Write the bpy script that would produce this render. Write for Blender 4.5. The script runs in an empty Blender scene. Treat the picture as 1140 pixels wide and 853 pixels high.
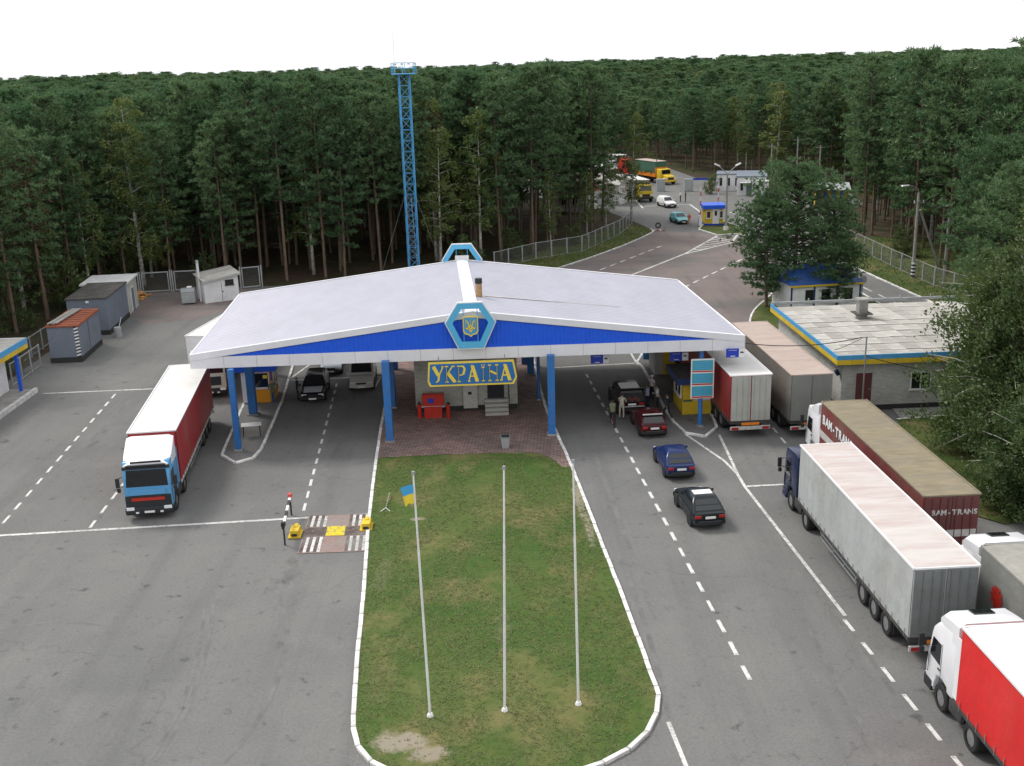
import bpy, bmesh, math, random
from mathutils import Vector, Matrix
R = math.radians
rnd = random.Random(7)
sc = bpy.context.scene
COL = sc.collection

# ------------------------------------------------------------------ camera
F_PX, PITCH, ROLL, CAM_H = 1210.24, 0.29067, -0.02801, 22.644      # for a 1140 x 853 picture
cp, sp, cr, sr = math.cos(PITCH), math.sin(PITCH), math.cos(ROLL), math.sin(ROLL)
FW = Vector((0, cp, -sp)); UP0 = Vector((0, sp, cp)); R0 = Vector((1, 0, 0))
RT = R0 * cr + UP0 * sr; UPV = UP0 * cr - R0 * sr
cam_data = bpy.data.cameras.new('camera')
cam = bpy.data.objects.new('camera', cam_data); COL.objects.link(cam)
cam.matrix_world = Matrix(((RT.x, UPV.x, -FW.x, 0), (RT.y, UPV.y, -FW.y, 0), (RT.z, UPV.z, -FW.z, CAM_H), (0, 0, 0, 1)))
cam_data.sensor_fit = 'HORIZONTAL'; cam_data.sensor_width = 36.0
cam_data.lens = F_PX / 1140 * 36.0
cam_data.clip_start = 0.5; cam_data.clip_end = 6000
sc.camera = cam
def G(px, py, z=0.0):
    """ground point (height z) seen at a pixel of the photograph"""
    d = FW * F_PX + RT * (px - 570) - UPV * (py - 426.5)
    t = (z - CAM_H) / d.z
    return Vector((d.x * t, d.y * t, z))

# ------------------------------------------------------------------ sky and sun
SUN_EL, SUN_AZ = R(50), R(-52)            # azimuth measured from +Y (away from the camera) towards +X
world = bpy.data.worlds.new('World'); sc.world = world; world.use_nodes = True
wn = world.node_tree; wn.nodes.clear()
sky = wn.nodes.new('ShaderNodeTexSky'); sky.sky_type = 'NISHITA'; sky.sun_disc = False
sky.sun_elevation = SUN_EL; sky.sun_rotation = SUN_AZ
sky.air_density = 1.0; sky.dust_density = 3.0
skym = wn.nodes.new('ShaderNodeVectorMath'); skym.operation = 'SCALE'; skym.inputs[3].default_value = 0.10
wn.links.new(sky.outputs[0], skym.inputs[0])
tc = wn.nodes.new('ShaderNodeTexCoord')
cn = wn.nodes.new('ShaderNodeTexNoise'); cn.inputs['Scale'].default_value = 2.2; cn.inputs['Detail'].default_value = 5
wn.links.new(tc.outputs['Generated'], cn.inputs['Vector'])
cr_ = wn.nodes.new('ShaderNodeValToRGB')
cr_.color_ramp.elements[0].color = (0.86, 0.88, 0.92, 1); cr_.color_ramp.elements[0].position = 0.3
cr_.color_ramp.elements[1].color = (1.08, 1.08, 1.07, 1); cr_.color_ramp.elements[1].position = 0.7
wn.links.new(cn.outputs['Fac'], cr_.inputs[0])
wm = wn.nodes.new('ShaderNodeMix'); wm.data_type = 'RGBA'; wm.inputs[0].default_value = 0.90     # a closed layer of thin cloud
wn.links.new(skym.outputs[0], wm.inputs[6]); wn.links.new(cr_.outputs[0], wm.inputs[7])
bg = wn.nodes.new('ShaderNodeBackground'); bg.inputs[1].default_value = 0.70
wn.links.new(wm.outputs[2], bg.inputs[0])
wo = wn.nodes.new('ShaderNodeOutputWorld'); wn.links.new(bg.outputs[0], wo.inputs[0])
sun_d = bpy.data.lights.new('sun', 'SUN'); sun_d.energy = 1.5; sun_d.angle = R(14); sun_d.color = (1.0, 0.96, 0.90)
sun = bpy.data.objects.new('sun', sun_d); COL.objects.link(sun)
sdir = Vector((math.sin(SUN_AZ) * math.cos(SUN_EL), math.cos(SUN_AZ) * math.cos(SUN_EL), math.sin(SUN_EL)))
sun.rotation_euler = sdir.to_track_quat('Z', 'Y').to_euler(); sun.location = (-60, 120, 120)
vs = sc.view_settings; vs.view_transform = 'Standard'; vs.look = 'None'; vs.gamma = 1.0; vs.exposure = 0.85
try: vs.use_curve_mapping = False
except Exception: pass
sc.cycles.use_denoising = True
sc.cycles.max_bounces = 6; sc.cycles.diffuse_bounces = 3; sc.cycles.glossy_bounces = 3
sc.cycles.transparent_max_bounces = 12; sc.cycles.transmission_bounces = 3
sc.cycles.caustics_reflective = False; sc.cycles.caustics_refractive = False

# ------------------------------------------------------------------ materials
def lin(r, g, b):
    f = lambda c: (c / 255 / 12.92) if c <= 10 else ((c / 255 + 0.055) / 1.055) ** 2.4
    return (f(r), f(g), f(b))
M = {}
def mat(name, col, rough=0.6, metal=0.0, var=0.12, scale=3.0, dirt=None, dirt_amt=0.0, dirt_scale=0.8, stretch=(1, 1, 1), bump=0.0, bscale=40, spec=0.4, objvar=0.0):
    m = bpy.data.materials.new(name); m.use_nodes = True; M[name] = m
    nt = m.node_tree; N = nt.nodes; Lk = nt.links
    p = N['Principled BSDF']; p.inputs['Roughness'].default_value = rough; p.inputs['Metallic'].default_value = metal
    p.inputs['Specular IOR Level'].default_value = spec
    t = N.new('ShaderNodeTexCoord'); mp = N.new('ShaderNodeMapping'); mp.inputs['Scale'].default_value = stretch
    Lk.new(t.outputs['Object'], mp.inputs[0])
    n = N.new('ShaderNodeTexNoise'); n.inputs['Scale'].default_value = scale; n.inputs['Detail'].default_value = 6; n.inputs['Roughness'].default_value = 0.65
    Lk.new(mp.outputs[0], n.inputs['Vector'])
    mr = N.new('ShaderNodeMapRange'); mr.inputs[1].default_value = 0.25; mr.inputs[2].default_value = 0.75
    mr.inputs[3].default_value = 1 - var; mr.inputs[4].default_value = 1 + var
    Lk.new(n.outputs['Fac'], mr.inputs[0])
    sc_ = N.new('ShaderNodeVectorMath'); sc_.operation = 'SCALE'; sc_.inputs[0].default_value = col
    val = mr.outputs[0]
    if objvar:
        oi = N.new('ShaderNodeObjectInfo'); m2 = N.new('ShaderNodeMapRange'); m2.inputs[3].default_value = 1 - objvar; m2.inputs[4].default_value = 1 + objvar
        Lk.new(oi.outputs['Random'], m2.inputs[0]); mu = N.new('ShaderNodeMath'); mu.operation = 'MULTIPLY'
        Lk.new(val, mu.inputs[0]); Lk.new(m2.outputs[0], mu.inputs[1]); val = mu.outputs[0]
    Lk.new(val, sc_.inputs[3]); out = sc_.outputs[0]
    if dirt is not None:
        n2 = N.new('ShaderNodeTexNoise'); n2.inputs['Scale'].default_value = dirt_scale; n2.inputs['Detail'].default_value = 8; n2.inputs['Roughness'].default_value = 0.7
        Lk.new(mp.outputs[0], n2.inputs['Vector'])
        r2 = N.new('ShaderNodeMapRange'); r2.inputs[1].default_value = 0.42; r2.inputs[2].default_value = 0.68; r2.inputs[4].default_value = dirt_amt
        Lk.new(n2.outputs['Fac'], r2.inputs[0])
        mx = N.new('ShaderNodeMix'); mx.data_type = 'RGBA'; Lk.new(r2.outputs[0], mx.inputs[0]); Lk.new(out, mx.inputs[6]); mx.inputs[7].default_value = (*dirt, 1)
        out = mx.outputs[2]
    Lk.new(out, p.inputs['Base Color'])
    if bump:
        nb = N.new('ShaderNodeTexNoise'); nb.inputs['Scale'].default_value = bscale; nb.inputs['Detail'].default_value = 4
        Lk.new(t.outputs['Object'], nb.inputs['Vector'])
        b = N.new('ShaderNodeBump'); b.inputs['Strength'].default_value = bump; b.inputs['Distance'].default_value = 0.05
        Lk.new(nb.outputs['Fac'], b.inputs['Height']); Lk.new(b.outputs[0], p.inputs['Normal'])
    return m
DIRT = (0.10, 0.085, 0.065)
mat('white_paint', (0.78, 0.78, 0.79), 0.45, var=0.05, dirt=(0.45, 0.44, 0.42), dirt_amt=0.45)
mat('fascia_white', (0.74, 0.74, 0.78), 0.4, var=0.03, dirt=(0.5, 0.5, 0.52), dirt_amt=0.3, dirt_scale=0.5)
mat('roof_sheet', (0.385, 0.385, 0.455), 0.42, var=0.06, scale=0.8, dirt=(0.31, 0.31, 0.36), dirt_amt=0.5, dirt_scale=0.25, stretch=(1, 0.5, 1))
mat('blue_panel', (0.014, 0.110, 0.72), 0.4, var=0.10)
mat('post_blue', (0.028, 0.16, 0.46), 0.45, var=0.15, dirt=DIRT, dirt_amt=0.35)
mat('navy', (0.025, 0.05, 0.16), 0.5, var=0.15)
mat('cyan_paint', (0.10, 0.44, 0.72), 0.4, var=0.06)
mat('sky_paint', (0.08, 0.33, 0.62), 0.45, var=0.08)
mat('yellow_paint', (0.72, 0.50, 0.03), 0.5, var=0.10, dirt=DIRT, dirt_amt=0.3)
mat('gold', (0.82, 0.62, 0.08), 0.4, var=0.05)
mat('sign_blue', (0.03, 0.15, 0.42), 0.4, var=0.06)
mat('orange_panel', (0.70, 0.30, 0.02), 0.5, var=0.06)
mat('black_rubber', (0.020, 0.020, 0.021), 0.85, var=0.2)
mat('black_plastic', (0.022, 0.023, 0.025), 0.55, var=0.2)
mat('chassis', (0.04, 0.04, 0.042), 0.7, var=0.3, dirt=DIRT, dirt_amt=0.5)
mat('rim', (0.35, 0.35, 0.36), 0.45, 0.6, var=0.2, dirt=DIRT, dirt_amt=0.4, dirt_scale=4)
mat('glass', (0.010, 0.012, 0.015), 0.03, var=0.2, spec=0.7)
mat('lamp_clear', (0.75, 0.76, 0.78), 0.15, var=0.05, spec=0.8)
mat('lamp_red', (0.35, 0.02, 0.02), 0.25, var=0.1)
mat('lamp_orange', (0.75, 0.22, 0.02), 0.3, var=0.1)
mat('plate', (0.75, 0.75, 0.72), 0.4, var=0.05)
mat('steel', (0.33, 0.35, 0.36), 0.45, 0.5, var=0.15)
mat('galv', (0.42, 0.44, 0.45), 0.55, 0.2, var=0.15, dirt=DIRT, dirt_amt=0.3)
mat('concrete', (0.34, 0.33, 0.31), 0.9, var=0.2, scale=5, dirt=(0.16, 0.15, 0.13), dirt_amt=0.6, bump=0.3)
mat('kerb_paint', (0.70, 0.70, 0.69), 0.75, var=0.10, scale=6, dirt=(0.26, 0.25, 0.23), dirt_amt=0.8, dirt_scale=2.5, objvar=0.16)
mat('brick_white', (0.50, 0.50, 0.47), 0.85, var=0.10, dirt=(0.28, 0.27, 0.24), dirt_amt=0.6, dirt_scale=1.2)
mat('dark_plinth', (0.035, 0.035, 0.036), 0.8, var=0.3)
mat('slate_grey', (0.17, 0.20, 0.25), 0.6, var=0.12, dirt=(0.12, 0.12, 0.12), dirt_amt=0.4)
mat('slate_roof', (0.42, 0.41, 0.385), 0.85, var=0.22, scale=2.5, dirt=(0.22, 0.20, 0.17), dirt_amt=0.85, dirt_scale=1.1, objvar=0.22, stretch=(.5, 1.3, 1))
mat('tar_roof', (0.06, 0.058, 0.055), 0.9, var=0.35, scale=1.5, dirt=(0.13, 0.12, 0.11), dirt_amt=0.6)
mat('rust_roof', (0.30, 0.075, 0.035), 0.75, var=0.3, scale=4, dirt=(0.10, 0.07, 0.05), dirt_amt=0.6)
mat('wood', (0.30, 0.21, 0.12), 0.8, var=0.25, scale=6)
mat('firewood', (0.52, 0.27, 0.09), 0.8, var=0.3, scale=6, objvar=0.25)
mat('red_paint', (0.50, 0.025, 0.015), 0.4, var=0.12, dirt=DIRT, dirt_amt=0.25)
mat('skin', (0.50, 0.30, 0.21), 0.6, var=0.05); mat('hair', (0.03, 0.022, 0.016), 0.7)
mat('camo', (0.14, 0.15, 0.09), 0.85, var=0.6, scale=14)
mat('khaki', (0.38, 0.36, 0.29), 0.85, var=0.1); mat('shirt_blue', (0.33, 0.42, 0.58), 0.85, var=0.1)
mat('shirt_white', (0.70, 0.70, 0.74), 0.85, var=0.05); mat('cloth_dark', (0.025, 0.027, 0.035), 0.85, var=0.2)
mat('cloth_red', (0.55, 0.08, 0.07), 0.85, var=0.1); mat('shoe', (0.02, 0.018, 0.016), 0.6)
mat('teal_sign', (0.06, 0.33, 0.42), 0.4, var=0.06); mat('lane_sign', (0.02, 0.05, 0.42), 0.4, var=0.06)
mat('limb', (0.060, 0.048, 0.036), 0.95, var=0.3); mat('bark_pine', (0.150, 0.108, 0.076), 0.95, var=0.45, scale=5, stretch=(1, 1, 0.25), bump=0.6, bscale=14)
mat('bark_birch', (0.55, 0.53, 0.48), 0.9, var=0.2, scale=3, dirt=(0.05, 0.045, 0.04), dirt_amt=0.9, dirt_scale=1.6, stretch=(1, 1, 1.6))
mat('green_tarp', (0.05, 0.13, 0.09), 0.7, var=0.15); mat('steps_grey', (0.40, 0.39, 0.36), 0.9, var=0.1)
mat('flag_blue', (0.06, 0.36, 0.66), 0.7, var=0.05); mat('flag_yellow', (0.80, 0.62, 0.05), 0.7, var=0.05)
mat('strap', (0.20, 0.20, 0.19), .8, var=.2); mat('ochre', (0.36, 0.25, 0.05), 0.7, var=0.1)

def paint(name, col, rough=0.22, dirt=0.2):
    return mat(name, col, rough, 0.0, var=0.05, dirt=DIRT, dirt_amt=dirt * .6, dirt_scale=1.5, spec=0.35)
def tarp(name, col, dirt=(0.18, 0.15, 0.12), amt=0.35, stretch=(1, 0.5, 0.25)):
    return mat(name, col, 0.5, 0, var=0.14, scale=1.2, dirt=dirt, dirt_amt=amt, dirt_scale=1.0, stretch=stretch, bump=0.9, bscale=1.6)

def ground_mat(name, cols, scales, rough=0.9, bump=0.3, bscale=30, streak=0.0, extra=None, spec=0.15):
    """cols: base plus (colour, noise scale, lo, hi, amount) overlays"""
    m = bpy.data.materials.new(name); m.use_nodes = True; M[name] = m
    nt = m.node_tree; N = nt.nodes; Lk = nt.links; p = N['Principled BSDF']; p.inputs['Roughness'].default_value = rough
    p.inputs['Specular IOR Level'].default_value = spec
    t = N.new('ShaderNodeTexCoord'); out = None
    base = N.new('ShaderNodeRGB'); base.outputs[0].default_value = (*cols[0], 1); out = base.outputs[0]
    for k, (c, s, lo, hi, amt, st, rot) in enumerate(scales):
        mp = N.new('ShaderNodeMapping'); mp.inputs['Scale'].default_value = st; mp.inputs['Location'].default_value = (k * 13.7, k * 5.1, 0); mp.inputs['Rotation'].default_value = (0, 0, rot)
        Lk.new(t.outputs['Object'], mp.inputs[0])
        n = N.new('ShaderNodeTexNoise'); n.inputs['Scale'].default_value = s; n.inputs['Detail'].default_value = 7; n.inputs['Roughness'].default_value = 0.62
        Lk.new(mp.outputs[0], n.inputs['Vector'])
        r = N.new('ShaderNodeMapRange'); r.inputs[1].default_value = lo; r.inputs[2].default_value = hi; r.inputs[4].default_value = amt
        Lk.new(n.outputs['Fac'], r.inputs[0])
        mx = N.new('ShaderNodeMix'); mx.data_type = 'RGBA'; Lk.new(r.outputs[0], mx.inputs[0]); Lk.new(out, mx.inputs[6]); mx.inputs[7].default_value = (*c, 1); out = mx.outputs[2]
    if extra: out = extra(N, Lk, t, out)
    Lk.new(out, p.inputs['Base Color'])
    if bump:
        nb = N.new('ShaderNodeTexNoise'); nb.inputs['Scale'].default_value = bscale; nb.inputs['Detail'].default_value = 5
        Lk.new(t.outputs['Object'], nb.inputs['Vector'])
        b = N.new('ShaderNodeBump'); b.inputs['Strength'].default_value = bump; b.inputs['Distance'].default_value = 0.04
        Lk.new(nb.outputs['Fac'], b.inputs['Height']); Lk.new(b.outputs[0], p.inputs['Normal'])
    return m
def cracks(N, Lk, t, out):
    w = N.new('ShaderNodeTexNoise'); w.inputs['Scale'].default_value = 0.35; w.inputs['Detail'].default_value = 5
    Lk.new(t.outputs['Object'], w.inputs['Vector'])
    add = N.new('ShaderNodeMixRGB'); add.blend_type = 'ADD'; add.inputs[0].default_value = 1.0
    s2 = N.new('ShaderNodeVectorMath'); s2.operation = 'SCALE'; s2.inputs[3].default_value = 3.0
    Lk.new(w.outputs['Color'], s2.inputs[0])
    Lk.new(t.outputs['Object'], add.inputs[1]); Lk.new(s2.outputs[0], add.inputs[2])
    v = N.new('ShaderNodeTexVoronoi'); v.feature = 'DISTANCE_TO_EDGE'; v.inputs['Scale'].default_value = 0.06
    Lk.new(add.outputs[0], v.inputs['Vector'])
    r = N.new('ShaderNodeMapRange'); r.inputs[1].default_value = 0.0; r.inputs[2].default_value = 0.0035; r.inputs[3].default_value = 0.22; r.inputs[4].default_value = 0.0
    Lk.new(v.outputs['Distance'], r.inputs[0])
    mx = N.new('ShaderNodeMix'); mx.data_type = 'RGBA'; Lk.new(r.outputs[0], mx.inputs[0]); Lk.new(out, mx.inputs[6]); mx.inputs[7].default_value = (0.045, 0.045, 0.045, 1)
    return mx.outputs[2]
S1 = (1, 1, 1); LANE = (1.0, 0.07, 1)
ground_mat('asphalt', [(0.178, 0.177, 0.172)], [
    ((0.145, 0.146, 0.146), 0.10, 0.42, 0.66, 0.85, S1, 0), ((0.208, 0.204, 0.196), 0.23, 0.50, 0.72, 0.7, S1, 0),
    ((0.118, 0.118, 0.117), 0.55, 0.50, 0.74, 0.55, LANE, R(4)), ((0.205, 0.20, 0.19), 0.9, 0.55, 0.75, 0.45, LANE, R(4)),
    ((0.085, 0.085, 0.084), 2.2, 0.58, 0.74, 0.45, S1, 0),
    ((0.045, 0.045, 0.044), 1.1, 0.62, 0.70, 0.6, S1, 0), ((0.055, 0.055, 0.053), 0.35, 0.64, 0.72, 0.5, (1, .5, 1), R(4)), ((0.06, 0.06, 0.06), 9.0, 0.40, 0.75, 0.35, S1, 0)], bump=0.25, bscale=35, extra=cracks)
ground_mat('asphalt_red', [(0.200, 0.166, 0.158)], [
    ((0.145, 0.140, 0.134), 0.10, 0.47, 0.60, 0.95, (1, 1.6, 1), R(-30)), ((0.175, 0.14, 0.13), 0.3, 0.5, 0.7, 0.6, S1, 0),
    ((0.105, 0.09, 0.086), 0.6, 0.52, 0.74, 0.6, (1, 0.1, 1), R(-32)), ((0.05, 0.045, 0.045), 1.2, 0.66, 0.72, 0.4, S1, 0),
    ((0.08, 0.07, 0.07), 9.0, 0.42, 0.75, 0.3, S1, 0)], bump=0.25, bscale=35, extra=cracks)
ground_mat('forest_floor', [(0.060, 0.042, 0.028)], [((0.035, 0.045, 0.016), 0.12, 0.42, 0.6, 0.9, S1, 0), ((0.11, 0.075, 0.05), 0.7, 0.5, 0.7, 0.6, S1, 0), ((0.02, 0.02, 0.012), 2.5, 0.5, 0.7, 0.6, S1, 0)], bump=0.6, bscale=4)
def soil_spots(spots):
    def f(N, Lk, t, out):
        nz = N.new('ShaderNodeTexNoise'); nz.inputs['Scale'].default_value = 1.1; nz.inputs['Detail'].default_value = 8; nz.inputs['Roughness'].default_value = .7; Lk.new(t.outputs['Object'], nz.inputs['Vector'])
        for (x, y, rx, ry, amt) in spots:
            s = N.new('ShaderNodeVectorMath'); s.operation = 'SUBTRACT'; s.inputs[1].default_value = (x, y, .09); Lk.new(t.outputs['Object'], s.inputs[0])
            m_ = N.new('ShaderNodeVectorMath'); m_.operation = 'MULTIPLY'; m_.inputs[1].default_value = (1 / rx, 1 / ry, 0); Lk.new(s.outputs[0], m_.inputs[0])
            ln = N.new('ShaderNodeVectorMath'); ln.operation = 'LENGTH'; Lk.new(m_.outputs[0], ln.inputs[0])
            a = N.new('ShaderNodeMath'); a.operation = 'MULTIPLY_ADD'; a.inputs[1].default_value = 2.6; Lk.new(nz.outputs['Fac'], a.inputs[0]); 
            b = N.new('ShaderNodeMath'); b.operation = 'MULTIPLY'; b.inputs[1].default_value = -1.0; Lk.new(ln.outputs['Value'], b.inputs[0]); Lk.new(b.outputs[0], a.inputs[2])
            r = N.new('ShaderNodeMapRange'); r.inputs[1].default_value = .35; r.inputs[2].default_value = .75; r.inputs[4].default_value = amt; Lk.new(a.outputs[0], r.inputs[0])
            mx = N.new('ShaderNodeMix'); mx.data_type = 'RGBA'; Lk.new(r.outputs[0], mx.inputs[0]); Lk.new(out, mx.inputs[6]); mx.inputs[7].default_value = (.27, .235, .185, 1); out = mx.outputs[2]
        return out
    return f
_p = [G(*q, .09) for q in ((450, 826), (478, 838), (466, 578), (572, 503), (644, 550), (655, 585), (560, 700), (425, 640))]
EXTRA_SOIL = soil_spots([(_p[0].x, _p[0].y, 1.1, .7, .9), (_p[1].x, _p[1].y, .9, .45, .8), (_p[2].x, _p[2].y, .5, .35, .8), (_p[3].x, _p[3].y, 1.6, .3, .8), (_p[4].x, _p[4].y, .35, 3.0, .8), (_p[5].x, _p[5].y, .3, 2.5, .7), (_p[6].x, _p[6].y, .4, 2.2, .18), (_p[7].x, _p[7].y, .5, 2.0, .18)])
ground_mat('grass', [(0.078, 0.112, 0.030)], [((0.044, 0.092, 0.018), 0.16, 0.42, 0.60, 0.9, S1, 0), ((0.20, 0.160, 0.075), 0.26, 0.50, 0.66, 0.8, (1, .7, 1), 0),
    ((0.11, 0.125, 0.035), 1.3, 0.5, 0.7, 0.5, S1, 0), ((0.028, 0.050, 0.012), 3.5, 0.5, 0.72, 0.6, S1, 0)], bump=0.8, bscale=9, extra=EXTRA_SOIL)
ground_mat('verge_grass', [(0.075, 0.095, 0.028)], [((0.040, 0.068, 0.016), 0.3, 0.42, 0.62, 0.8, S1, 0), ((0.17, 0.13, 0.065), 0.35, 0.52, 0.68, 0.8, S1, 0),
    ((0.03, 0.045, 0.012), 3.0, 0.5, 0.72, 0.5, S1, 0)], bump=0.8, bscale=6)
ground_mat('bare_soil', [(0.26, 0.22, 0.17)], [((0.14, 0.12, 0.08), 0.8, 0.45, 0.65, 0.8, S1, 0), ((0.36, 0.33, 0.28), 2.0, 0.5, 0.7, 0.7, S1, 0)], bump=0.5, bscale=12)
def paver_pattern(N, Lk, t, out):
    mp = N.new('ShaderNodeMapping'); mp.inputs['Rotation'].default_value = (0, 0, R(4)); Lk.new(t.outputs['Object'], mp.inputs[0])
    b = N.new('ShaderNodeTexBrick'); b.inputs['Scale'].default_value = 1.0; b.inputs['Brick Width'].default_value = 0.42; b.inputs['Row Height'].default_value = 0.22; b.inputs['Mortar Size'].default_value = 0.022
    b.inputs['Color1'].default_value = (1.25, 1.2, 1.2, 1); b.inputs['Color2'].default_value = (0.8, 0.78, 0.78, 1); b.inputs['Mortar'].default_value = (0.35, 0.33, 0.33, 1)
    Lk.new(mp.outputs[0], b.inputs['Vector'])
    mx = N.new('ShaderNodeMixRGB'); mx.blend_type = 'MULTIPLY'; mx.inputs[0].default_value = 1.0
    Lk.new(out, mx.inputs[1]); Lk.new(b.outputs['Color'], mx.inputs[2]); return mx.outputs[0]
ground_mat('pavers', [(0.27, 0.19, 0.17)], [((0.18, 0.145, 0.138), 0.25, 0.42, 0.62, 0.8, S1, 0), ((0.25, 0.19, 0.17), 1.2, 0.5, 0.7, 0.6, S1, 0)], rough=0.75, bump=0.2, bscale=20, extra=paver_pattern)
def worn(name, col):
    m = ground_mat(name, [col], [((col[0] * .8, col[1] * .8, col[2] * .8), 1.5, 0.45, 0.65, 0.6, S1, 0), ((0.16, 0.16, 0.155), 5.0, 0.52, 0.64, 0.85, S1, 0), ((0.25, 0.25, 0.24), 0.5, 0.46, 0.66, 0.6, S1, 0)], rough=0.75, bump=0)
worn('road_paint', (0.62, 0.62, 0.60)); ground_mat('road_patch', [(0.120, 0.119, 0.116)], [((0.085, 0.085, 0.084), 0.5, 0.45, 0.65, 0.8, S1, 0), ((0.05, 0.05, 0.05), 1.3, 0.6, 0.7, 0.6, S1, 0), ((0.15, 0.148, 0.142), 6.0, 0.45, 0.7, 0.6, S1, 0)], bump=0.3, bscale=40)
worn('bump_brown', (0.10, 0.07, 0.062)); worn('bump_pink', (0.27, 0.19, 0.17)); worn('bump_yellow', (0.62, 0.50, 0.04))
def painted_brick(name, c, mortar):
    def pat(N, Lk, t, out):
        mp = N.new('ShaderNodeMapping'); mp.inputs['Rotation'].default_value = (R(90), 0, 0); Lk.new(t.outputs['Object'], mp.inputs[0])
        cx = N.new('ShaderNodeSeparateXYZ'); Lk.new(t.outputs['Object'], cx.inputs[0])
        ad = N.new('ShaderNodeMath'); ad.operation = 'ADD'; Lk.new(cx.outputs[0], ad.inputs[0]); Lk.new(cx.outputs[1], ad.inputs[1])
        cb = N.new('ShaderNodeCombineXYZ'); Lk.new(ad.outputs[0], cb.inputs[0]); Lk.new(cx.outputs[2], cb.inputs[1])
        b = N.new('ShaderNodeTexBrick'); b.inputs['Scale'].default_value = 1.0; b.inputs['Brick Width'].default_value = 0.26; b.inputs['Row Height'].default_value = 0.09; b.inputs['Mortar Size'].default_value = 0.012
        b.inputs['Color1'].default_value = (1.1, 1.1, 1.1, 1); b.inputs['Color2'].default_value = (0.88, 0.88, 0.87, 1); b.inputs['Mortar'].default_value = (mortar, mortar, mortar, 1)
        Lk.new(cb.outputs[0], b.inputs['Vector'])
        mx = N.new('ShaderNodeMixRGB'); mx.blend_type = 'MULTIPLY'; mx.inputs[0].default_value = 1.0
        Lk.new(out, mx.inputs[1]); Lk.new(b.outputs['Color'], mx.inputs[2]); return mx.outputs[0]
    ground_mat(name, [c], [((c[0] * .7, c[1] * .69, c[2] * .66), 0.7, 0.45, 0.68, 0.7, S1, 0)], rough=0.85, bump=0.15, extra=pat)
painted_brick('brick_painted', (0.55, 0.55, 0.52), 0.62); painted_brick('brick_kiosk', (0.48, 0.49, 0.44), 0.45)
def mesh_mat(name, col, pitch, wire):
    m = bpy.data.materials.new(name); m.use_nodes = True; M[name] = m; N = m.node_tree.nodes; Lk = m.node_tree.links
    p = N['Principled BSDF']; p.inputs['Base Color'].default_value = (*col, 1); p.inputs['Roughness'].default_value = 0.6
    t = N.new('ShaderNodeTexCoord'); s = N.new('ShaderNodeSeparateXYZ'); Lk.new(t.outputs['Object'], s.inputs[0])
    def band(a, b, op):
        x = N.new('ShaderNodeMath'); x.operation = op; Lk.new(a, x.inputs[0]); Lk.new(b, x.inputs[1])
        d = N.new('ShaderNodeMath'); d.operation = 'PINGPONG'; d.inputs[1].default_value = pitch; Lk.new(x.outputs[0], d.inputs[0])
        c = N.new('ShaderNodeMath'); c.operation = 'LESS_THAN'; c.inputs[1].default_value = wire; Lk.new(d.outputs[0], c.inputs[0]); return c.outputs[0]
    a = band(s.outputs[0], s.outputs[2], 'ADD'); b = band(s.outputs[0], s.outputs[2], 'SUBTRACT')
    mxm = N.new('ShaderNodeMath'); mxm.operation = 'MAXIMUM'; Lk.new(a, mxm.inputs[0]); Lk.new(b, mxm.inputs[1])
    tr = N.new('ShaderNodeBsdfTransparent'); ms = N.new('ShaderNodeMixShader'); Lk.new(mxm.outputs[0], ms.inputs[0]); Lk.new(tr.outputs[0], ms.inputs[1]); Lk.new(p.outputs[0], ms.inputs[2])
    Lk.new(ms.outputs[0], N['Material Output'].inputs[0])
mesh_mat('wire_mesh', (0.20, 0.21, 0.21), 0.05, 0.0045)
def leaf_mat(name, c0, c1, trans=0.3):
    m = bpy.data.materials.new(name); m.use_nodes = True; M[name] = m; N = m.node_tree.nodes; Lk = m.node_tree.links
    N.remove(N['Principled BSDF'])
    oi = N.new('ShaderNodeObjectInfo'); t = N.new('ShaderNodeTexCoord')
    n = N.new('ShaderNodeTexNoise'); n.inputs['Scale'].default_value = 0.55; n.inputs['Detail'].default_value = 3; Lk.new(t.outputs['Object'], n.inputs['Vector'])
    a = N.new('ShaderNodeMath'); a.operation = 'MULTIPLY_ADD'; a.inputs[1].default_value = 0.75; Lk.new(oi.outputs['Random'], a.inputs[0])
    s = N.new('ShaderNodeMath'); s.operation = 'MULTIPLY_ADD'; s.inputs[1].default_value = 1.4; s.inputs[2].default_value = -0.55; Lk.new(n.outputs['Fac'], s.inputs[0]); Lk.new(s.outputs[0], a.inputs[2])
    a.use_clamp = True
    mx = N.new('ShaderNodeMix'); mx.data_type = 'RGBA'; Lk.new(a.outputs[0], mx.inputs[0]); mx.inputs[6].default_value = (*c0, 1); mx.inputs[7].default_value = (*c1, 1)
    d = N.new('ShaderNodeBsdfDiffuse'); tl = N.new('ShaderNodeBsdfTranslucent'); gl = N.new('ShaderNodeBsdfGlossy'); gl.inputs['Roughness'].default_value = 0.5
    Lk.new(mx.outputs[2], d.inputs[0]); Lk.new(mx.outputs[2], tl.inputs[0])
    m1 = N.new('ShaderNodeMixShader'); m1.inputs[0].default_value = trans; Lk.new(d.outputs[0], m1.inputs[1]); Lk.new(tl.outputs[0], m1.inputs[2])
    m2 = N.new('ShaderNodeMixShader'); m2.inputs[0].default_value = 0.03; Lk.new(m1.outputs[0], m2.inputs[1]); Lk.new(gl.outputs[0], m2.inputs[2])
    Lk.new(m2.outputs[0], N['Material Output'].inputs[0])
leaf_mat('needles', (0.058, 0.132, 0.056), (0.140, 0.225, 0.096)); leaf_mat('birch_leaves', (0.105, 0.155, 0.040), (0.165, 0.205, 0.055), 0.4)
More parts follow.
